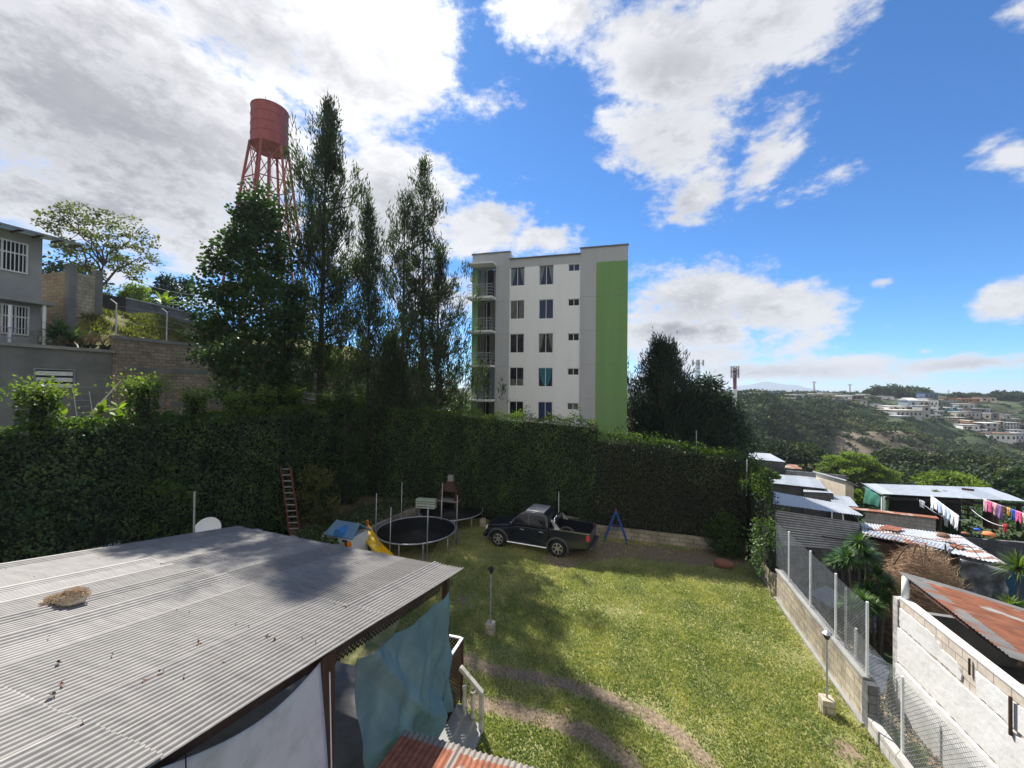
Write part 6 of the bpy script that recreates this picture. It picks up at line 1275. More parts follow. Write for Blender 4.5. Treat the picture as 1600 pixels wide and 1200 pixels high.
mb.build('slats', 'brownwood', ls, world=True)
M['netgreen'] = mat('netgreen', (.05, .20, .15), 3, .7, trans=.3)
a, b = A(1351, 759, 28.6), A(1376, 774, 24.0); c, d = A(1376, 794, 24.2), A(1350, 788, 28.4); mb = MB(); nu = 14
for i in range(nu + 1):
    for j in range(9):
        u, v = i / nu, j / 8; p = a.lerp(b, u).lerp(d.lerp(c, u), v); p.x += -.12 * math.sin(math.pi * u) * math.sin(math.pi * v) + .05 * math.sin(u * 14 + v * 5); mb.v.append(tuple(p))
for i in range(nu):
    for j in range(8): k = i * 9 + j; mb.f.append((k, k + 9, k + 10, k + 1))
o = mb.build('shade_net', 'netgreen', loc=a, world=True, smooth=True); s = o.modifiers.new('s', 'SOLIDIFY'); s.thickness = .01; tag(o, 'green shade cloth hung at the left end of the laundry shed', 'shade cloth')
# low block wall with rusty cap
a, b = A(1352, 800, 22.2), A(1462, 810, 20.6); lw_ = wall_along('low_block_wall', 'low pale block wall with a rusty metal cap in front of the laundry shed', 'wall', a, b, -2.4, a.z - .02, .18, 'paleblock', 1, z1b=b.z)
mb = MB(); L_ = lw_['_L']; mb.add([(-.8, -.12, a.z + .08), (L_ + .1, -.12, b.z + .04), (L_ + .1, .35, b.z + .04), (-.8, .35, a.z + .08), (-.8, -.12, a.z + .03), (L_ + .1, -.12, b.z + .004), (L_ + .1, .35, b.z + .004), (-.8, .35, a.z + .03)], [(0, 1, 2, 3), (7, 6, 5, 4), (0, 4, 5, 1), (1, 5, 6, 2), (2, 6, 7, 3), (3, 7, 4, 0)]); mb.build('metal_cap', 'rustnear', lw_)
# lower ground slab under the washing and dark wall right
a, b = A(1462, 842, 20.0), A(1640, 862, 16.8); wall_along('dark_wall', 'dark stained wall below the washing at the right edge', 'wall', a, b, -3.5, a.z + .15, .3, 'darkblock', 1, z1b=b.z + .3)
# patchwork roof
q = [A(1346, 832, 17.5), A(1400, 860, 15.4), A(1582, 882, 14.0), A(1500, 838, 17.6)]
pr2 = thing('patchwork_roof', 'patchwork of grey and rusty tin sheets sloping behind the dry brush pile', 'roof', (q[0].x, q[0].y, 0))
q = [A(1348, 834, 17.0), A(1578, 884, 14.2), A(1500, 838, 18.0), A(1344, 816, 19.6)]
corr('sheet', 'zincrust', q, .12, .014, .9, 2, pr2, True, seed=21, lift=.05)
for i, (qq, m) in enumerate(((((1372, 826, 18.2), (1402, 832, 17.6), (1412, 826, 18.4), (1384, 821, 19)), 'rustnear'), (((1420, 848, 16.2), (1480, 862, 15.3), (1486, 855, 15.8), (1430, 843, 16.7)), 'zinc'), (((1350, 838, 16.9), (1420, 852, 16.0), (1426, 846, 16.5), (1360, 830, 17.4)), 'zinc'), (((1480, 854, 16.0), (1502, 860, 15.7), (1508, 856, 16), (1490, 851, 16.4)), 'rustnear'), (((1405, 848, 16.2), (1445, 857, 15.7), (1450, 852, 16.0), (1412, 844, 16.5)), 'rustnear'))):
    P_ = Q(*qq); P_ = [p + Vector((0, 0, .035 + .006 * i)) for p in P_]; corr('loose_sheet', m, P_, .12, .012, .9, 1, pr2, True, seed=30 + i)
prism_down('under_wall', [A(1350, 838, 17.0), A(1500, 868, 15.3), A(1495, 838, 17.9), A(1346, 820, 19.4)], -2.5, 'brownwood', pr2, .02, .12)
M['plastic'] = mat('plastic', [(.3, (.05, .06, .08)), (.55, (.16, .17, .19)), (.75, (.42, .43, .45))], 3.5, .35, 1.0, 5)
mb = MB(); a, b = A(1495, 871, 14.6), A(1568, 888, 13.9); nu = 30
for i in range(nu + 1):
    for j in range(13):
        u, v = i / nu, j / 12; p = a.lerp(b, u); p.z -= .0 + 1.3 * v; p.y += -.10 * math.sin(u * 21 + v * 3) * v - .07 * math.sin(v * 13 + u * 7) - .1; mb.v.append(tuple(p))
for i in range(nu):
    for j in range(12): k = i * 13 + j; mb.f.append((k, k + 13, k + 14, k + 1))
o = mb.build('plastic_sheet', 'plastic', loc=a, world=True, smooth=True); s = o.modifiers.new('s', 'SOLIDIFY'); s.thickness = .01; tag(o, 'crumpled grey plastic sheet hanging under the patchwork roof', 'plastic sheet')
a, b = A(1568, 880, 14.6), A(1600, 886, 14.2); mb = MB(); mb.box(((a.x + b.x) / 2, (a.y + b.y) / 2, .3), ((b - a).length + .4, .05, 1.3), math.atan2(b.y - a.y, b.x - a.x)); flat('bluetarp', (.03, .12, .22)); o = mb.build('blue_tarp', 'bluetarp', loc=a, world=True); tag(o, 'dark blue tarp behind the upper spiky plant at the right edge', 'tarp')
# other roofs up the alley
for i, (qq, m, lab, base, wm, cap) in enumerate((
  (((1163, 716, 46), (1228, 722, 44), (1204, 709, 52), (1163, 706, 54)), 'zinc', 'pale grey hipped tin roof of the house farthest down the alley', -4, 'darkblock', 'house'),
  (((1226, 731, 42), (1254, 733, 41), (1243, 726, 45), (1228, 725, 45)), 'rust', 'small house with a rusty orange tin roof next to the farthest pale roof', -4, 'darkblock', 'house'),
  (((1202, 754, 30), (1291, 764, 27.5), (1276, 745, 36), (1205, 741, 38)), 'zinc', 'low shack with a white tin roof in front of the dark block wall', -3, 'darkblock', 'shack'),
  (((1255, 768, 27.2), (1304, 771, 26.5), (1292, 764, 28.5), (1256, 762, 29.5)), 'zinc', 'little lean-to with brick openings directly behind the tin shed', -3, 'darkblock', 'shack'),
  (((1300, 790, 24), (1342, 792, 23), (1328, 776, 28), (1296, 772, 29)), 'zinc', 'grey roof strip between the tin shed and the green shade cloth', -3, 'darkblock', 'shack'))):
    q = Q(*qq); t = tin('shack', lab, q, m, .10, .010, cat=cap, seed=40 + i); prism_down('wall', q, base, wm, t, .05, .05)
    t.name = cap
sh = None
a, b = A(1190, 770, 31), A(1296, 760, 31)
dw = wall_along('grey_block_wall', 'high dark grey block wall below the yellow-green spreading tree', 'wall', A(1228, 760, 38), A(1320, 770, 33), -4, A(1228, 735, 38).z, .25, 'darkblock', 1, z1b=A(1320, 743, 33).z)
o = thing('gable_house', 'small house end with a cream sunlit gable right of the dark block wall', 'house', (A(1322, 760, 31).x, 31, -3)); mb = MB(); x0 = A(1321, 760, 31).x; x1 = A(1334, 760, 31).x; z0 = A(1325, 768, 31).z; z1 = A(1321, 750, 31).z; z2 = A(1334, 758, 31).z
mb.add([(x0, 31, -3), (x1, 31, -3), (x1, 31, z2), (x0, 31, z1), (x0, 34, -3), (x1, 34, -3), (x1, 34, z2), (x0, 34, z1)], [(0, 1, 2, 3), (5, 4, 7, 6), (1, 5, 6, 2), (4, 0, 3, 7), (3, 2, 6, 7)]); mb.build('wall', 'cl_cream', o, world=True)
MB().slab([(x0 - .1, 30.8, z1 + .05), (x1 + .2, 30.8, z2), (x1 + .2, 34.2, z2), (x0 - .1, 34.2, z1 + .05)], .08).build('roof', 'zinc', o, world=True)
# yucca thicket, brush heap, agave
for i, (px_, py_, Y, hs_, lab, ln_) in enumerate(((1343, 930, 13.6, [(0, 0, 2.45), (.35, .1, 2.0), (-.3, .1, 1.9)], 'tall yucca in front of the brush heap, topmost spiky heads', .55), (1322, 930, 14.6, [(0, 0, 1.7), (-.35, 0, 1.4), (.35, 0, 1.5), (0, .3, 1.2)], 'yucca clump just behind the chain-link fence, below the tin shed', .5), (1372, 930, 13.2, [(0, 0, 1.6), (.3, 0, 1.25), (-.3, 0, 1.1), (0, -.2, .9)], 'lower yucca clump close to the white wall corner', .5), (1348, 940, 12.6, [(0, 0, 1.0), (.3, 0, .8), (-.35, 0, .9)], 'lowest dark yucca clump seen through the chain-link', .5),
    (1592, 935, 13.0, [(0, 0, 1.95)], 'bright spiky yucca at the right edge above the rusty roof', .75), (1578, 935, 12.4, [(0, 0, 1.0), (.35, 0, .9)], 'small bright agave just over the rusty roof edge', .5), (1462, 800, 24.5, [(0, 0, 1.3), (.6, 0, 1.2)], 'pale potted plants in the shade of the laundry shed', .4))):
    b = A(px_, py_, Y); spiky('yucca', lab, (b.x, b.y, -1.4 if i < 6 else -1.6), [(x, y, z + (1.2 if i < 6 else 1.5)) for x, y, z in hs_], ln_, .02, 230, 'yucca' if i != 4 and i != 5 else 'ivytop', .06, seed=60 + i)
b = A(1438, 900, 13.6); zc2 = A(1438, 880, 13.6).z
t = thing('brush_heap', 'rounded heap of dry brown brush and vines between the yuccas and the patchwork roof', 'brush heap', (b.x, b.y, -1.3))
n = 22000; a = rng.random(n) * 6.283; e = np.arcsin(rng.uniform(0, 1, n)); r_ = rng.uniform(.7, 1.05, n); P = np.stack([1.35 * r_ * np.cos(a) * np.cos(e), .8 * r_ * np.sin(a) * np.cos(e), 1.3 + (zc2 + .5) * r_ * np.sin(e)], 1)
k = rng.random(n) < .3; P[k, 2] = rng.uniform(0, 1.4, k.sum()); D = np.stack([-np.sin(a), np.cos(a), 0 * a], 1) + rng.normal(size=(n, 3)) * .6
npmesh('twigs', leaves(P, D, rng.normal(size=(n, 3)), rng.uniform(.15, .55, n), np.full(n, .005)), rng.random(n) * .9, 'deadbrush', t, world=False)
blob((0, 0, 1.1), (1.2, .68, 1.35), 11, .1).build('core', 'deadbrush', t, smooth=True)
mb = MB()
for i in range(5):
    x0_ = (-.9, -.3, .2, .7, .9)[i]; mb.tube([(x0_ + (.9 * math.sin(i * 2.3 + 1)) * f, -.5 * f, 1.9 + zc2 * .6 + 1.0 * math.sin(f * 2.6) - .3 * f) for f in [j / 8 for j in range(9)]], [.022 - .0018 * j for j in range(9)], 5)
mb.build('dead_stems', 'bark', t, smooth=True)
# buckets, tubs on the lower terrace
for (px_, py_, Y, m, lab, s_) in ((1545, 836, 18.5, 'cl_orange', 'orange basin upside down on the dark wall under the washing', .16), (1527, 828, 19, 'cl_blue', 'small blue bucket beside the orange basin', .09), (1508, 834, 19, 'clay', 'clay pot with a straggly plant left of the blue bucket', .1), (1474, 838, 16.8, 'cl_yellow', 'wicker-brown basket lying on the patchwork roof', .15)):
    b = A(px_, py_, Y); t = MB().lathe((0, 0, 0), [(s_ * 1.4, -.02), (s_ * 1.35, .04), (s_ * 1.1, s_ * .7), (s_ * .5, s_ * .95), (.01, s_)], 16).build('basin' if s_ > .2 else 'bucket', m if px_ != 1474 else 'deadbrush', loc=b, smooth=True); tag(t, lab, 'basin' if s_ > .2 else 'bucket')
# washing
L1 = [A(1437, 783, 22.2), A(1462, 800, 21.0), A(1500, 812, 19.6)]
def cable(lab, a, b, sag=.3, m='cl_white', r=.012):
    o = MB().tube([Vector(a).lerp(Vector(b), f / 8) + Vector((0, 0, -sag * 4 * f / 8 * (1 - f / 8))) for f in range(9)], r, 4).build('clothes_line', m, loc=a, world=True); tag(o, lab, 'clothes line')
LA = (A(1455, 774, 22.4), A(1498, 806, 19.2)); LB = (A(1536, 779, 21.0), A(1612, 806, 18.3)); LC = (A(1433, 779, 23.0), A(1514, 812, 20.5))
cable('clothes line carrying white and blue washing in the laundry shed', *LA, 0.02); cable('clothes line carrying the pink and coloured washing', *LB, 0.02); cable('rope sagging across the open front of the laundry shed', *LC, .4); cable('rope running down from the shed post to the orange basin', A(1512, 790, 22), A(1568, 822, 18.5), .2)
def wash(L_, f0, f1, drop, m, kind, lab, k): garment(lab, L_[0].lerp(L_[1], f0), L_[0].lerp(L_[1], f1), drop, m, kind, 'washing in the laundry shed', k)
for i, (f0, f1, dr, m, kd, lab) in enumerate(((.0, .12, .75, 'cl_white', 'towel', 'white towel, highest on the white-and-blue clothes line'), (.14, .27, .6, 'cl_white', 'shirt', 'white shirt just below the highest towel'), (.29, .42, .62, 'cl_ltblue', 'shirt', 'pale blue shirt in the upper middle of the white washing'), (.44, .58, .6, 'cl_white', 'shirt', 'white shirt at the middle of the white washing'), (.60, .72, .6, 'cl_ltblue', 'towel', 'light blue patterned cloth, third from the lower end of the white washing'), (.74, .86, .7, 'cl_white', 'shirt', 'white shirt second from the lower end of the white washing'), (.88, 1.0, .75, 'cl_white', 'towel', 'large white sheet at the low end of the white washing'))): wash(LA, f0, f1, dr, m, kd, lab, i)
for i, (f0, f1, dr, m, kd, lab) in enumerate(((.02, .1, .65, 'cl_ltpink', 'towel', 'pale pink cloth, first on the coloured line'), (.11, .22, .6, 'cl_pink', 'shirt', 'hot pink shirt near the upper end of the coloured line'), (.23, .32, .65, 'cl_ltpink', 'shirt', 'light pink shirt right of the hot pink one'), (.33, .42, .75, 'cl_purple', 'dress', 'dusky purple dress on the coloured line'), (.43, .52, .35, 'cl_brown', 'shirt', 'short brown top between the purple dress and the yellow one'), (.53, .60, .4, 'cl_yellow', 'shirt', 'yellow-orange shirt on the coloured line'), (.61, .70, .55, 'cl_blue', 'shirt', 'strong blue shirt next to the yellow one'), (.71, .82, .6, 'cl_pink', 'pants', 'magenta trousers right of the blue shirt'), (.84, .96, .5, 'cl_cream', 'shirt', 'cream shirt, last on the coloured line'))): wash(LB, f0, f1, dr, m, kd, lab, i)
garment('small white cloth pegged by itself on the sagging rope', LC[0].lerp(LC[1], .06), LC[0].lerp(LC[1], .16), .4, 'cl_white', 'towel', 'washing in the laundry shed'); garment('grey-green shirt hanging low beside the white washing', LC[0].lerp(LC[1], .55) - Vector((0, 0, .35)), LC[0].lerp(LC[1], .64) - Vector((0, 0, .4)), .5, 'cl_grey', 'shirt', 'washing in the laundry shed')
garment('red cloth hanging near the orange basin', A(1567, 818, 18.6), A(1574, 820, 18.4), .4, 'cl_red', 'shirt', 'washing in the laundry shed')
# boards and sheets lying in the alley
for i, (pts, m, lab) in enumerate((([(1352, 1010), (1392, 1040), (1380, 1085), (1350, 1050)], 'bluegrey', 'bluish flat sheet lying in the alley behind the chain-link fence'), ([(1262, 925), (1300, 950), (1330, 935), (1290, 915)], 'zinc', 'pale tin sheet on the alley ground near the first fence posts'), ([(1330, 955), (1365, 990), (1385, 975), (1350, 945)], 'zincrust', 'battered tin sheet in the alley below the yuccas'))):
    if m == 'bluegrey': flat('bluegrey', (.10, .12, .16))
    q = [G(x, y, -.55 - .1 * i) for x, y in pts]; o = MB().slab(q, .04).build('metal_sheet', m, loc=q[0], world=True); tag(o, lab, 'metal sheet')
n = 5000; u = rng.random(n); Yv = 7.5 + 9 * u; P = np.stack([xwall(Yv) + .4 + 2.0 * rng.random(n), Yv, np.full(n, -1.17)], 1)
tag(npmesh('alley_litter', leaves(P, rdir(n) * [1, 1, .3], np.tile([0, 0, 1.], (n, 1)) + .4 * rdir(n), rng.uniform(.04, .12, n), rng.uniform(.01, .03, n)), rng.random(n), 'deadbrush', world=False), kind='stuff')
b = G(1412, 1190, -.9); limb_tree('weed_clump', 'bright green weeds at the foot of the white wall by the kerb', 'plant', (b.x, b.y, -1.2), .8, [(.1, .35), (.6, .4), (1, .2)], 16, 60, .07, 'lime', .015, 301, cl=.18)
# ---------------------------------------------------------------- valley: masts, houses, trees
def mast(label, px, pt, pb, Y, kind):
    a, b = A(px, pt, Y), A(px, pb, Y); t = thing('radio_mast', label, 'mast', (b.x, b.y, b.z)); H = a.z - b.z
    if kind == 0:
        MB().tube([(0, 0, 0), (0, 0, H * .42)], .75 * Y / 150, 10).build('white_section', 'whitepaint', t); MB().tube([(0, 0, H * .42 + .01), (0, 0, H * .95)], .62 * Y / 150, 10).build('red_section', 'redsteel', t)
        mb = MB(); 
        for z in (.80, .90):
            mb.torus((0, 0, H * z), 1.35 * Y / 150, .12, 16, 4)
            for i in range(8): an = i * math.pi / 4; x, y = 1.35 * Y / 150 * math.cos(an), 1.35 * Y / 150 * math.sin(an); mb.tube([(x, y, H * z - 1.2), (x, y, H * z + 1.2)], .16, 5)
            mb.tube([(-1.35 * Y / 150, 0, H * z), (1.35 * Y / 150, 0, H * z)], .1, 4)
        mb.tube([(0, 0, H * .95), (0, 0, H)], .08, 4); mb.build('antennas', 'galv', t)
    else:
        mb = MB(); w_ = H * .05; 
        for sx in (-1, 1):
            for sy in (-1, 1): mb.tube([(sx * w_, sy * w_, 0), (sx * w_ * .4, sy * w_ * .4, H)], w_ * .16, 4)
        for k in range(7):
            z0, z1 = H * k / 7, H * (k + 1) / 7; w0_, w1_ = w_ * (1 - .6 * k / 7), w_ * (1 - .6 * (k + 1) / 7)
            for sy in (-1, 1): mb.tube([(-w0_, sy * w0_, z0), (w1_, sy * w1_, z1)], w_ * .1, 3); mb.tube([(w0_, sy * w0_, z0), (-w1_, sy * w1_, z1)], w_ * .1, 3)
        mb.build('lattice', 'redsteel' if kind == 1 else 'galv', t); mb = MB(); 
        for i in range(6): an = i * 1.05; mb.tube([(w_ * 2.2 * math.cos(an), w_ * 2.2 * math.sin(an), H * .88), (w_ * 2.2 * math.cos(an), w_ * 2.2 * math.sin(an), H * .99)], w_ * .3, 4); mb.tube([(0, 0, H * .93), (w_ * 2.2 * math.cos(an), w_ * 2.2 * math.sin(an), H * .93)], w_ * .1, 3)
        mb.build('antennas', 'galv', t)
mast('red and white cellular monopole beyond the pines', 1148, 572, 634, 120, 0)
mast('grey lattice antenna mast rising behind the pines, left of the monopole', 1090, 562, 640, 140, 2)
mast('distant thin red lattice mast on the far ridge, nearest the monopole', 1272, 596, 618, 420, 1)
mast('distant red mast with a wide antenna head on the far ridge', 1328, 600, 619, 420, 1)
mast('tiny faint mast over the hillside houses', 1482, 610, 622, 420, 2)
for nm, c in (('h_white', (.75, .75, .75)), ('h_cream', (.58, .52, .42)), ('h_grey', (.40, .40, .41)), ('h_dark', (.15, .15, .16)), ('h_beige', (.52, .48, .41)), ('h_teal', (.03, .20, .26)), ('h_orange', (.42, .21, .12)), ('h_yellow', (.42, .31, .15)), ('h_red', (.19, .05, .055)), ('h_blue', (.12, .17, .28)), ('h_pale', (.45, .50, .60)), ('h_rust', (.20, .12, .085))): M[nm] = mat(nm, [(.3, tuple(v * .75 for v in c)), (.7, tuple(min(1, v * 1.15) for v in c))], .35, .9, detail=8)
def Z8(a, b): return 1360 + a / 6.667, 580 + b / 6.667
def Z7(a, b): return 1140 + a / 6.154, 580 + b / 6.154
def far_house(f, x0, y0, x1, y1, col, lab, nw=2, roof='h_grey', Y=None, pitch=False, depth=None, winrow=1):
    (px0, py0), (px1, py1) = f(x0, y0), f(x1, y1)
    ys = np.arange(140, 262, 1.5); pc = (px0 + px1) / 2; xs_ = np.array([A(pc, py1, 1.0).x * y for y in ys]); zt__ = hgt(xs_, ys); ln_ = np.array([A(pc, py1, y).z for y in ys]); ok = np.where(zt__ >= ln_)[0]
    Y = float(ys[ok[0]]) if len(ok) else float(ys[np.argmin(ln_ - zt__)])
    a, b = A(px0, py1, Y), A(px1, py1, Y); W = b.x - a.x; H = A((px0 + px1) / 2, py0, Y).z - a.z; D_ = depth or max(5, min(10, W * .8)); rz = R_(random.uniform(-14, 10))
    t = thing('hillside_house', lab, 'house', ((a.x + b.x) / 2, Y, a.z), rz, 'houses on the far hillside'); MB().bx(-W / 2, W / 2, 0, D_, min(-1.2, float(hgt((a.x + b.x) / 2, Y)) - a.z - 1.2), H).build('wall', col, t)
    if pitch: MB().add([(-W / 2 - .3, -.3, H), (W / 2 + .3, -.3, H), (W / 2 + .3, D_ + .3, H), (-W / 2 - .3, D_ + .3, H), (-W / 2 - .3, D_ / 2, H + 1.4), (W / 2 + .3, D_ / 2, H + 1.4)], [(0, 1, 5, 4), (2, 3, 4, 5), (0, 4, 3), (1, 2, 5), (0, 3, 2, 1)]).build('roof', roof, t)
    else: MB().bx(-W / 2 - .25, W / 2 + .25, -.35, D_ + .2, H + .003, H + .3).build('roof', roof, t)
    for r in range(winrow):
        for i in range(nw):
            x = -W / 2 + W * (i + .5) / nw + random.uniform(-.1, .1) * W / nw; z = H * (r + .5) / winrow - .3; w_ = min(1.3, W / nw * .35); 
            wn = MB().bx(x - w_ / 2, x + w_ / 2, -.06, -.002, z, z + min(1.3, H * .35)).build('window', 'darkglass', t)
            if i == 0 and r == 0 and nw > 1: MB().bx(x - w_ / 2 + W / nw * .6, x - w_ / 2 + W / nw * .6 + .9, -.05, -.002, -.1, 1.9).build('door', 'h_rust', t)
HL = [(575, 232, 700, 295, 'h_blue', 'dark blue glazed hall on the hilltop skyline', 3, 'h_blue'), (735, 268, 790, 300, 'h_cream', 'tiny cream house on the skyline right of the blue hall', 1, 'h_grey'), (780, 285, 905, 325, 'h_yellow', 'yellow-orange house near the top of the hillside town', 3, 'h_rust'),
 (960, 288, 1130, 325, 'h_orange', 'orange terracotta-coloured house near the top of the hillside town', 3, 'h_orange'), (1170, 275, 1300, 325, 'h_cream', 'cream house at the right end of the hilltop row', 2, 'h_rust'), (385, 305, 505, 380, 'h_pale', 'pale blue-white gabled house at the left of the hillside town', 1, 'h_white'),
 (505, 310, 620, 360, 'h_beige', 'beige-grey house right of the pale blue gable', 2, 'h_grey'), (620, 300, 715, 385, 'h_white', 'tall whitish house under the blue hall', 2, 'h_dark'), (715, 318, 920, 380, 'h_dark', 'long dark grey terrace below the yellow house', 5, 'h_dark'),
 (930, 345, 1080, 400, 'h_grey', 'grey house below the orange one', 3, 'h_beige'), (200, 368, 365, 410, 'h_white', 'low white house with dark openings, far left of the hillside town', 3, 'h_white'), (270, 412, 540, 490, 'h_grey', 'long grey retaining-walled house above the cliff trees', 6, 'h_beige'),
 (540, 365, 625, 505, 'h_grey', 'tall narrow grey concrete tower house', 1, 'h_grey'), (740, 382, 850, 415, 'h_white', 'house with bright white flat roof left of the teal one', 2, 'h_white'), (775, 410, 915, 465, 'h_teal', 'teal painted house in the middle of the hillside town', 3, 'h_teal'),
 (850, 385, 925, 415, 'h_teal', 'small teal upper storey house set back over the teal house', 1, 'h_teal'), (685, 415, 772, 460, 'h_pale', 'pale plaster house directly left of the teal house', 2, 'h_grey'), (900, 430, 1008, 495, 'h_cream', 'cream block house just right of the teal house', 1, 'h_grey'),
 (1012, 425, 1172, 505, 'h_grey', 'wide bare grey block house in the centre right of the town', 4, 'h_dark'), (1176, 445, 1255, 515, 'h_cream', 'cream-sided tall house right of the wide grey one', 1, 'h_grey'), (1258, 440, 1333, 515, 'h_dark', 'dark grey cube house between two cream walls', 1, 'h_dark'),
 (1336, 450, 1393, 520, 'h_cream', 'narrow cream end wall right of the dark cube house', 0, 'h_grey'), (1396, 455, 1470, 520, 'h_grey', 'grey cube house right of the narrow cream wall', 1, 'h_grey'), (1472, 500, 1560, 540, 'h_beige', 'low greyish house below the right-hand trees', 2, 'h_grey'),
 (980, 565, 1120, 620, 'h_white', 'low whitish house at the bottom left of the lower cluster', 3, 'h_grey'), (1036, 520, 1064, 585, 'h_orange', 'thin orange-and-cream wall sliver beside the dark shed', 0, 'h_cream'), (1068, 545, 1198, 600, 'h_dark', 'dark open shed house in the lower cluster', 2, 'h_rust'),
 (1202, 545, 1325, 640, 'h_grey', 'blocky mid-grey two-storey house in the lower cluster', 2, 'h_white'), (1328, 530, 1400, 610, 'h_beige', 'beige two-storey house beside the blocky grey one', 1, 'h_beige'), (1403, 540, 1540, 610, 'h_grey', 'grey two-storey house with a row of small windows', 5, 'h_grey'),
 (1445, 615, 1590, 650, 'h_white', 'white-roofed low house near the bottom right of the town', 2, 'h_white'), (1252, 655, 1508, 745, 'h_white', 'widest pale house at the bottom of the town, with several windows', 5, 'h_rust'), (1512, 650, 1600, 750, 'h_pale', 'pale grey house at the bottom right edge of the town', 2, 'h_grey'),
 (630, 462, 750, 500, 'h_grey', 'squat grey house right of the tower house base', 2, 'h_grey'), (925, 390, 960, 425, 'h_pale', 'tiny pale blue house right of the teal upper storey', 1, 'h_white'), (962, 397, 1090, 430, 'h_beige', 'low brownish-grey house above the wide grey one', 3, 'h_rust'),
 (1100, 392, 1200, 430, 'h_dark', 'jumbled dark house above the cream-sided tall one', 2, 'h_grey'), (380, 372, 535, 410, 'h_grey', 'grey house above the long retaining-walled one', 3, 'h_grey')]
for h in HL: far_house(Z8, *h[:5], h[5], h[6], h[7], pitch='gable' in h[5], winrow=2 if 'two-storey' in h[5] or 'tower' in h[5] else 1)
HX = [(440, 345, 500, 372, 'h_white', 'small white hut under the pale blue gabled house', 1, 'h_white'), (600, 292, 660, 312, 'h_grey', 'grey hut tucked under the left end of the blue hall', 1, 'h_beige'), (860, 300, 930, 335, 'h_beige', 'beige hut at the right end of the yellow-orange house', 1, 'h_rust'),
 (1085, 335, 1160, 362, 'h_grey', 'grey hut just under the right end of the orange house', 1, 'h_rust'), (300, 470, 420, 505, 'h_grey', 'grey footing house under the long retaining-walled one', 2, 'h_white'), (640, 385, 700, 412, 'h_white', 'bright white hut right of the tower house', 1, 'h_white'),
 (1130, 505, 1190, 540, 'h_beige', 'beige hut under the wide bare grey block house', 1, 'h_rust'), (850, 485, 990, 515, 'h_dark', 'dark hut below the cream block house', 2, 'h_white'), (880, 510, 975, 545, 'h_grey', 'grey hut half in the trees at the left of the lower cluster', 1, 'h_rust'),
 (1200, 395, 1245, 440, 'h_pale', 'pale narrow house above the cream-sided tall one', 1, 'h_grey'), (1110, 610, 1200, 645, 'h_white', 'white hut beneath the dark open shed house', 2, 'h_white'), (1385, 615, 1450, 650, 'h_dark', 'dark hut below the beige two-storey house', 1, 'h_grey'),
 (1210, 640, 1250, 690, 'h_dark', 'dark narrow hut at the left end of the widest pale house', 1, 'h_dark'), (1545, 545, 1610, 600, 'h_pale', 'pale house behind the row of small windows at the right edge', 2, 'h_rust'), (1440, 430, 1500, 458, 'h_beige', 'beige hut over the grey cube house', 1, 'h_rust')]
for h in HX: far_house(Z8, *h[:5], h[5], h[6], h[7])
HL7 = [(215, 208, 290, 250, 'h_white', 'white house on the left end of the far ridge', 1, 'h_grey'), (290, 203, 400, 245, 'h_blue', 'bluish-grey house beside the white one on the left ridge', 2, 'h_grey'), (570, 228, 720, 270, 'h_pale', 'pale long shed on the ridge right of the dark wooded spur', 2, 'h_white'),
 (800, 222, 1000, 265, 'h_beige', 'beige broad-roofed house in the centre of the far ridge', 3, 'h_beige'), (1085, 240, 1172, 275, 'h_white', 'small white house left of the dark red one', 1, 'h_white'), (1178, 235, 1300, 272, 'h_red', 'dark red house on the far ridge', 3, 'h_grey'), (1045, 278, 1350, 322, 'h_grey', 'long grey walled house under the dark red one', 5, 'h_dark'),
 (1350, 318, 1460, 352, 'h_white', 'white and blue cottage right of the long grey walled house', 1, 'h_blue'), (1452, 245, 1590, 272, 'h_white', 'white shed under the dark hilltop trees', 1, 'h_grey'), (1545, 338, 1620, 378, 'h_white', 'small white hut below the hilltop trees', 1, 'h_white'), (480, 205, 575, 235, 'h_blue', 'small blue-grey ridge house above the wooded spur', 1, 'h_blue'), (400, 205, 480, 232, 'h_grey', 'tiny grey ridge house between two bluish ones', 1, 'h_grey'), (1000, 250, 1080, 275, 'h_beige', 'low brown ridge house next to the small white one', 1, 'h_rust'),
 (150, 215, 212, 245, 'h_beige', 'beige hut at the very left of the far ridge beside the monopole', 1, 'h_grey'), (655, 214, 745, 240, 'h_grey', 'grey ridge house set back above the pale long shed', 2, 'h_dark'), (735, 235, 800, 262, 'h_white', 'tiny white ridge house left of the broad beige one', 1, 'h_grey'), (900, 205, 985, 226, 'h_pale', 'pale block set back above the broad beige ridge house', 2, 'h_grey'), (1000, 222, 1085, 248, 'h_grey', 'grey ridge house between the beige roof and the small white house', 2, 'h_white'), (1300, 225, 1360, 258, 'h_white', 'white gabled ridge house immediately right of the dark red one', 1, 'h_white'), (1370, 252, 1450, 280, 'h_dark', 'dark shed on the ridge between the dark red house and the hilltop trees', 1, 'h_rust'), (560, 262, 640, 290, 'h_beige', 'small beige house just under the pale long shed', 1, 'h_white'), (860, 268, 960, 292, 'h_grey', 'grey walled terrace directly under the broad beige ridge house', 2, 'h_grey')]
for h in HL7: far_house(Z7, *h[:5], h[5], h[6], h[7], Y=197)
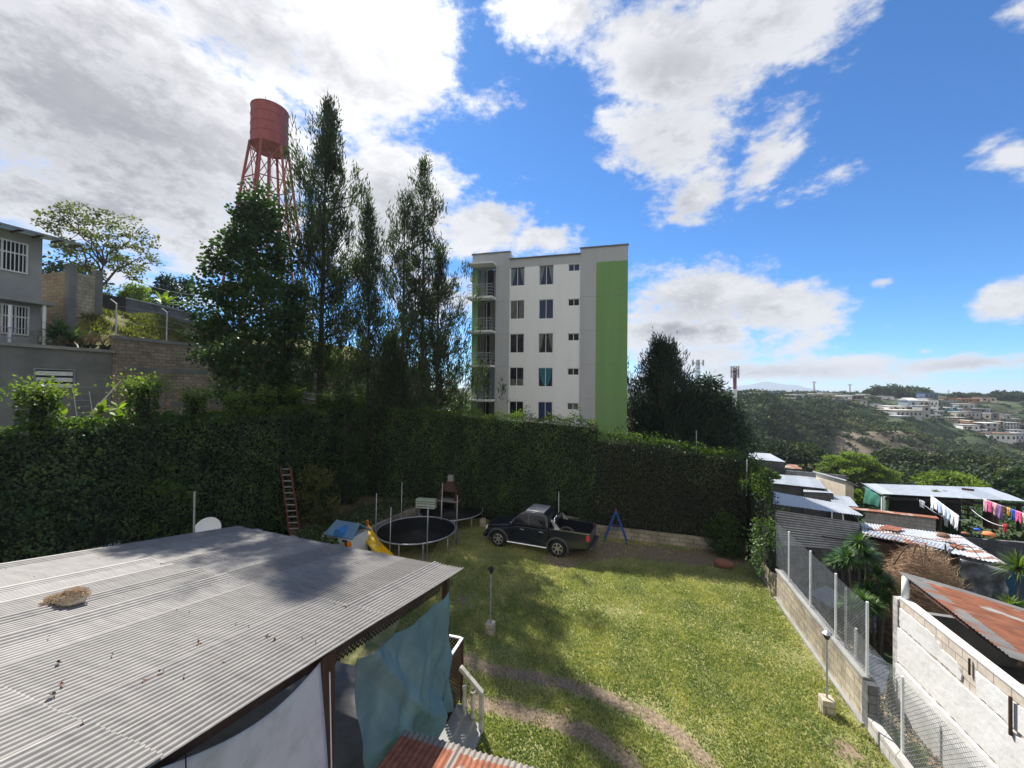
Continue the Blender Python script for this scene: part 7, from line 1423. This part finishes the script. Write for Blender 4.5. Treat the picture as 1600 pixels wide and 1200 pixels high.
# woods on the slopes
def woodland(name, lab, region, ncr, per, rad, lsz, seed, mt='farleaf', hmul=.8):
    r = np.random.default_rng(seed); C_ = []
    while len(C_) < ncr:
        p, Y = r.uniform(region[0], region[1]), r.uniform(region[2], region[3])
        if region[4](p, Y, r): C_.append(((p - 800) / 615 * Y, Y, p))
    C_ = np.array(C_); z = hgt(C_[:, 0], C_[:, 1]); R = rad * (.5 + 1.3 * r.random(ncr) ** 1.8); n = ncr * per; ci = np.repeat(np.arange(ncr), per)
    off = r.normal(size=(n, 3)); off /= np.linalg.norm(off, axis=1, keepdims=True); off[:, 2] = np.abs(off[:, 2]) * hmul
    k = 1 + .22 * vnoise(np.concatenate([off * 2.5 + ci[:, None] * 1.7], 1), 1.4, seed); P = np.stack([C_[ci, 0], C_[ci, 1], z[ci]], 1) + off * (R[ci] * k * r.uniform(.8, 1.05, n))[:, None]
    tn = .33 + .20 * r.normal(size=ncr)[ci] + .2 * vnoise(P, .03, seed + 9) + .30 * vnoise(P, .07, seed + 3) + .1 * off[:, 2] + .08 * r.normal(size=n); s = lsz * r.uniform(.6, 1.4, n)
    D = r.normal(size=(n, 3)); o = npmesh(name, leaves(P, D, off + r.normal(size=(n, 3)) * .5, s, s * .45), tn, mt, world=False); tag(o, kind='stuff'); return o
def reg(p, Y, r):
    if cliff(p, Y) > .25 or (1295 < p < 1490 and 108 < Y < 150) or (cliff2(p, Y) > .4): return r.random() < (.5 if (Y + 2 * math.sin(p * .05)) % 7 < 2.2 else .07)
    if p < 1425 and Y > 186: return r.random() < .25 and Y < 215
    if p > 1385 and 164 < Y < 240 and p < 1600: return r.random() < .16
    return True
woodland('ravine_woods', '', (1130, 1700, 100, 240, reg), 2900, 70, 1.8, .7, 401)
woodland('valley_woods', '', (1120, 1750, 50, 88, lambda p, Y, r: True), 260, 330, 3.2, .42, 402, hmul=1.0)
woodland('ridge_woods', '', (1080, 1750, 262, 420, lambda p, Y, r: r.random() < .6), 300, 40, 2.2, 1.3, 403)
def ctree(px, pt, pb, Y, r_, m, lab, nm='tree', nc=70, per=190, ls=None, base=None):
    a, b = A(px, pt, Y), A(px, pb, Y); zb = b.z if base is None else base; h = a.z - zb; R = r_ / 615 * Y
    limb_tree(nm, lab, 'tree', (b.x, Y, zb), h, [(.25, R * .75), (.45, R), (.7, R * .9), (.9, R * .5), (1, R * .2)], nc, per, ls or .0065 * Y, m, max(.12, R * .06), int(px) + int(pt), cl=R * .33, zlow=.05 * h)
limb_tree('spreading_tree', 'yellow-green flat-topped spreading tree above the dark block wall', 'tree', (A(1332, 780, 50).x, 50, A(1332, 768, 50).z - 1), A(1332, 709, 50).z - A(1332, 768, 50).z + 1, [(.45, 2.2), (.6, 3.5), (.75, 3.1), (.88, 2.2), (1, 1.0)], 70, 260, .19, 'lime', .25, 501, cl=.85, flat=.4)
for args in ((1485, 744, 775, 48, 38, 'lime', 'bright domed green tree peeking over the laundry shed roof'), (1215, 690, 745, 62, 40, 'farleaf', 'dark domed tree behind the farthest pale tin roof'), (1262, 700, 742, 66, 36, 'farleaf', 'dark domed tree left of the yellow-green spreading tree'), (1425, 706, 765, 66, 44, 'farleaf', 'dark tree in the ravine above the left half of the laundry shed'),
    (1500, 712, 770, 62, 48, 'farleaf', 'broad dark tree in the ravine behind the domed bright tree'), (1560, 718, 775, 58, 40, 'farleaf', 'dark tree in the ravine near the right edge'), (1600, 735, 790, 45, 32, 'leaf', 'lighter leafy tree at the right edge beyond the laundry shed roof'), (1575, 735, 770, 46, 10, 'olive', 'slim yellowish sapling behind the right end of the laundry shed'), (1335, 770, 800, 33, 16, 'lime', 'small yellow-green bush below the gable house'), (1190, 735, 765, 34, 20, 'ivytop', 'banana-like greenery at the end of the back hedge')): ctree(*args)
for (x0, x1, yt, lab) in ((1355, 1390, 606, 'round hilltop tree, left of the skyline clump'), (1378, 1412, 604, 'round hilltop tree in the middle of the skyline clump'), (1402, 1446, 606, 'largest round hilltop tree, right of the skyline clump'), (1489, 1508, 615, 'small dark skyline tree left of the cream hilltop house'), (1512, 1532, 616, 'small dark skyline tree right of the faint mast'), (1548, 1576, 613, 'dark skyline tree above the cream hilltop house'), (1575, 1600, 614, 'dark skyline tree at the right edge')): ctree((x0 + x1) / 2, yt, 626, 262, (x1 - x0) / 2, 'farleaf', lab, nc=50, per=90, ls=1.0)
# ---------------------------------------------------------------- greenery behind the sheds, haze, bookkeeping
ng = 9000; r = np.random.default_rng(77); pp = r.uniform(1150, 1750, ng); YY = 19 + 36 * r.random(ng) ** 1.2; X_ = (pp - 800) / 615 * YY
k = (X_ > xwall(YY) + 2.5); X_, YY = X_[k], YY[k]; ng = len(X_); C3 = np.stack([X_, YY, hgt(X_, YY)], 1); ci = np.repeat(np.arange(ng // 12), 60); n = len(ci)
P = C3[ci * 12 % ng] + r.normal(size=(n, 3)) * [.45, .45, .3] + [0, 0, .3]; s = r.uniform(.12, .3, n)
tag(npmesh('undergrowth', leaves(P, r.normal(size=(n, 3)) + [0, 0, .5], r.normal(size=(n, 3)) + [0, 0, .4], s, s * .35), .4 + .15 * r.normal(size=n), 'leaf', world=False), kind='stuff')
n = 9000; q = r.random((n, 2)); pa = np.array([[p_.x, p_.y] for p_ in (pl[0], pl[1], pl[2], pl[3], pr[0], pr[1], pr[2], pr[3])]); f = q[:, 0] * 7; i_ = np.minimum(f.astype(int), 6); f = (f - i_)[:, None]; E_ = pa[i_] * (1 - f) + pa[i_ + 1] * f
tg = np.stack([np.where(E_[:, 0] < -4.6, E_[:, 0] - 2.6, E_[:, 0] + .6), np.where(E_[:, 0] < -4.6, E_[:, 1] + 1.2, E_[:, 1] + 1.9)], 1); XY = E_ + (tg - E_) * (.1 + .9 * q[:, 1:]) ; P = np.stack([XY[:, 0], XY[:, 1], .64 + .35 * r.random(n) ** 2 * (1 + vnoise(np.stack([XY[:, 0], XY[:, 1], 0 * f[:, 0]], 1), 2, 5))], 1); s = r.uniform(.07, .16, n)
tag(npmesh('ground_cover', leaves(P, r.normal(size=(n, 3)) + [0, 0, .4], r.normal(size=(n, 3)) + [0, 0, .6], s, s * .35), .42 + .2 * r.normal(size=n), 'ivy', world=False), kind='stuff')
for o in list(sc.objects):
    if '_L' in o: del o['_L']
    if o.parent is None and 'category' in o and 'kind' not in o: o['kind'] = 'thing'
hz_m = bpy.data.materials.new('haze'); hz_m.use_nodes = True; t_ = hz_m.node_tree; t_.nodes.clear(); ou = t_.nodes.new('ShaderNodeOutputMaterial'); pv = t_.nodes.new('ShaderNodeVolumePrincipled')
pv.inputs['Color'].default_value = (.78, .88, 1, 1); pv.inputs['Density'].default_value = .00023; pv.inputs['Anisotropy'].default_value = .2; t_.links.new(pv.outputs[0], ou.inputs['Volume'])
M['haze'] = hz_m
tag(MB().bx(-7000, 7000, -300, 7000, -70, 80).build('haze', 'haze'), kind='stuff')
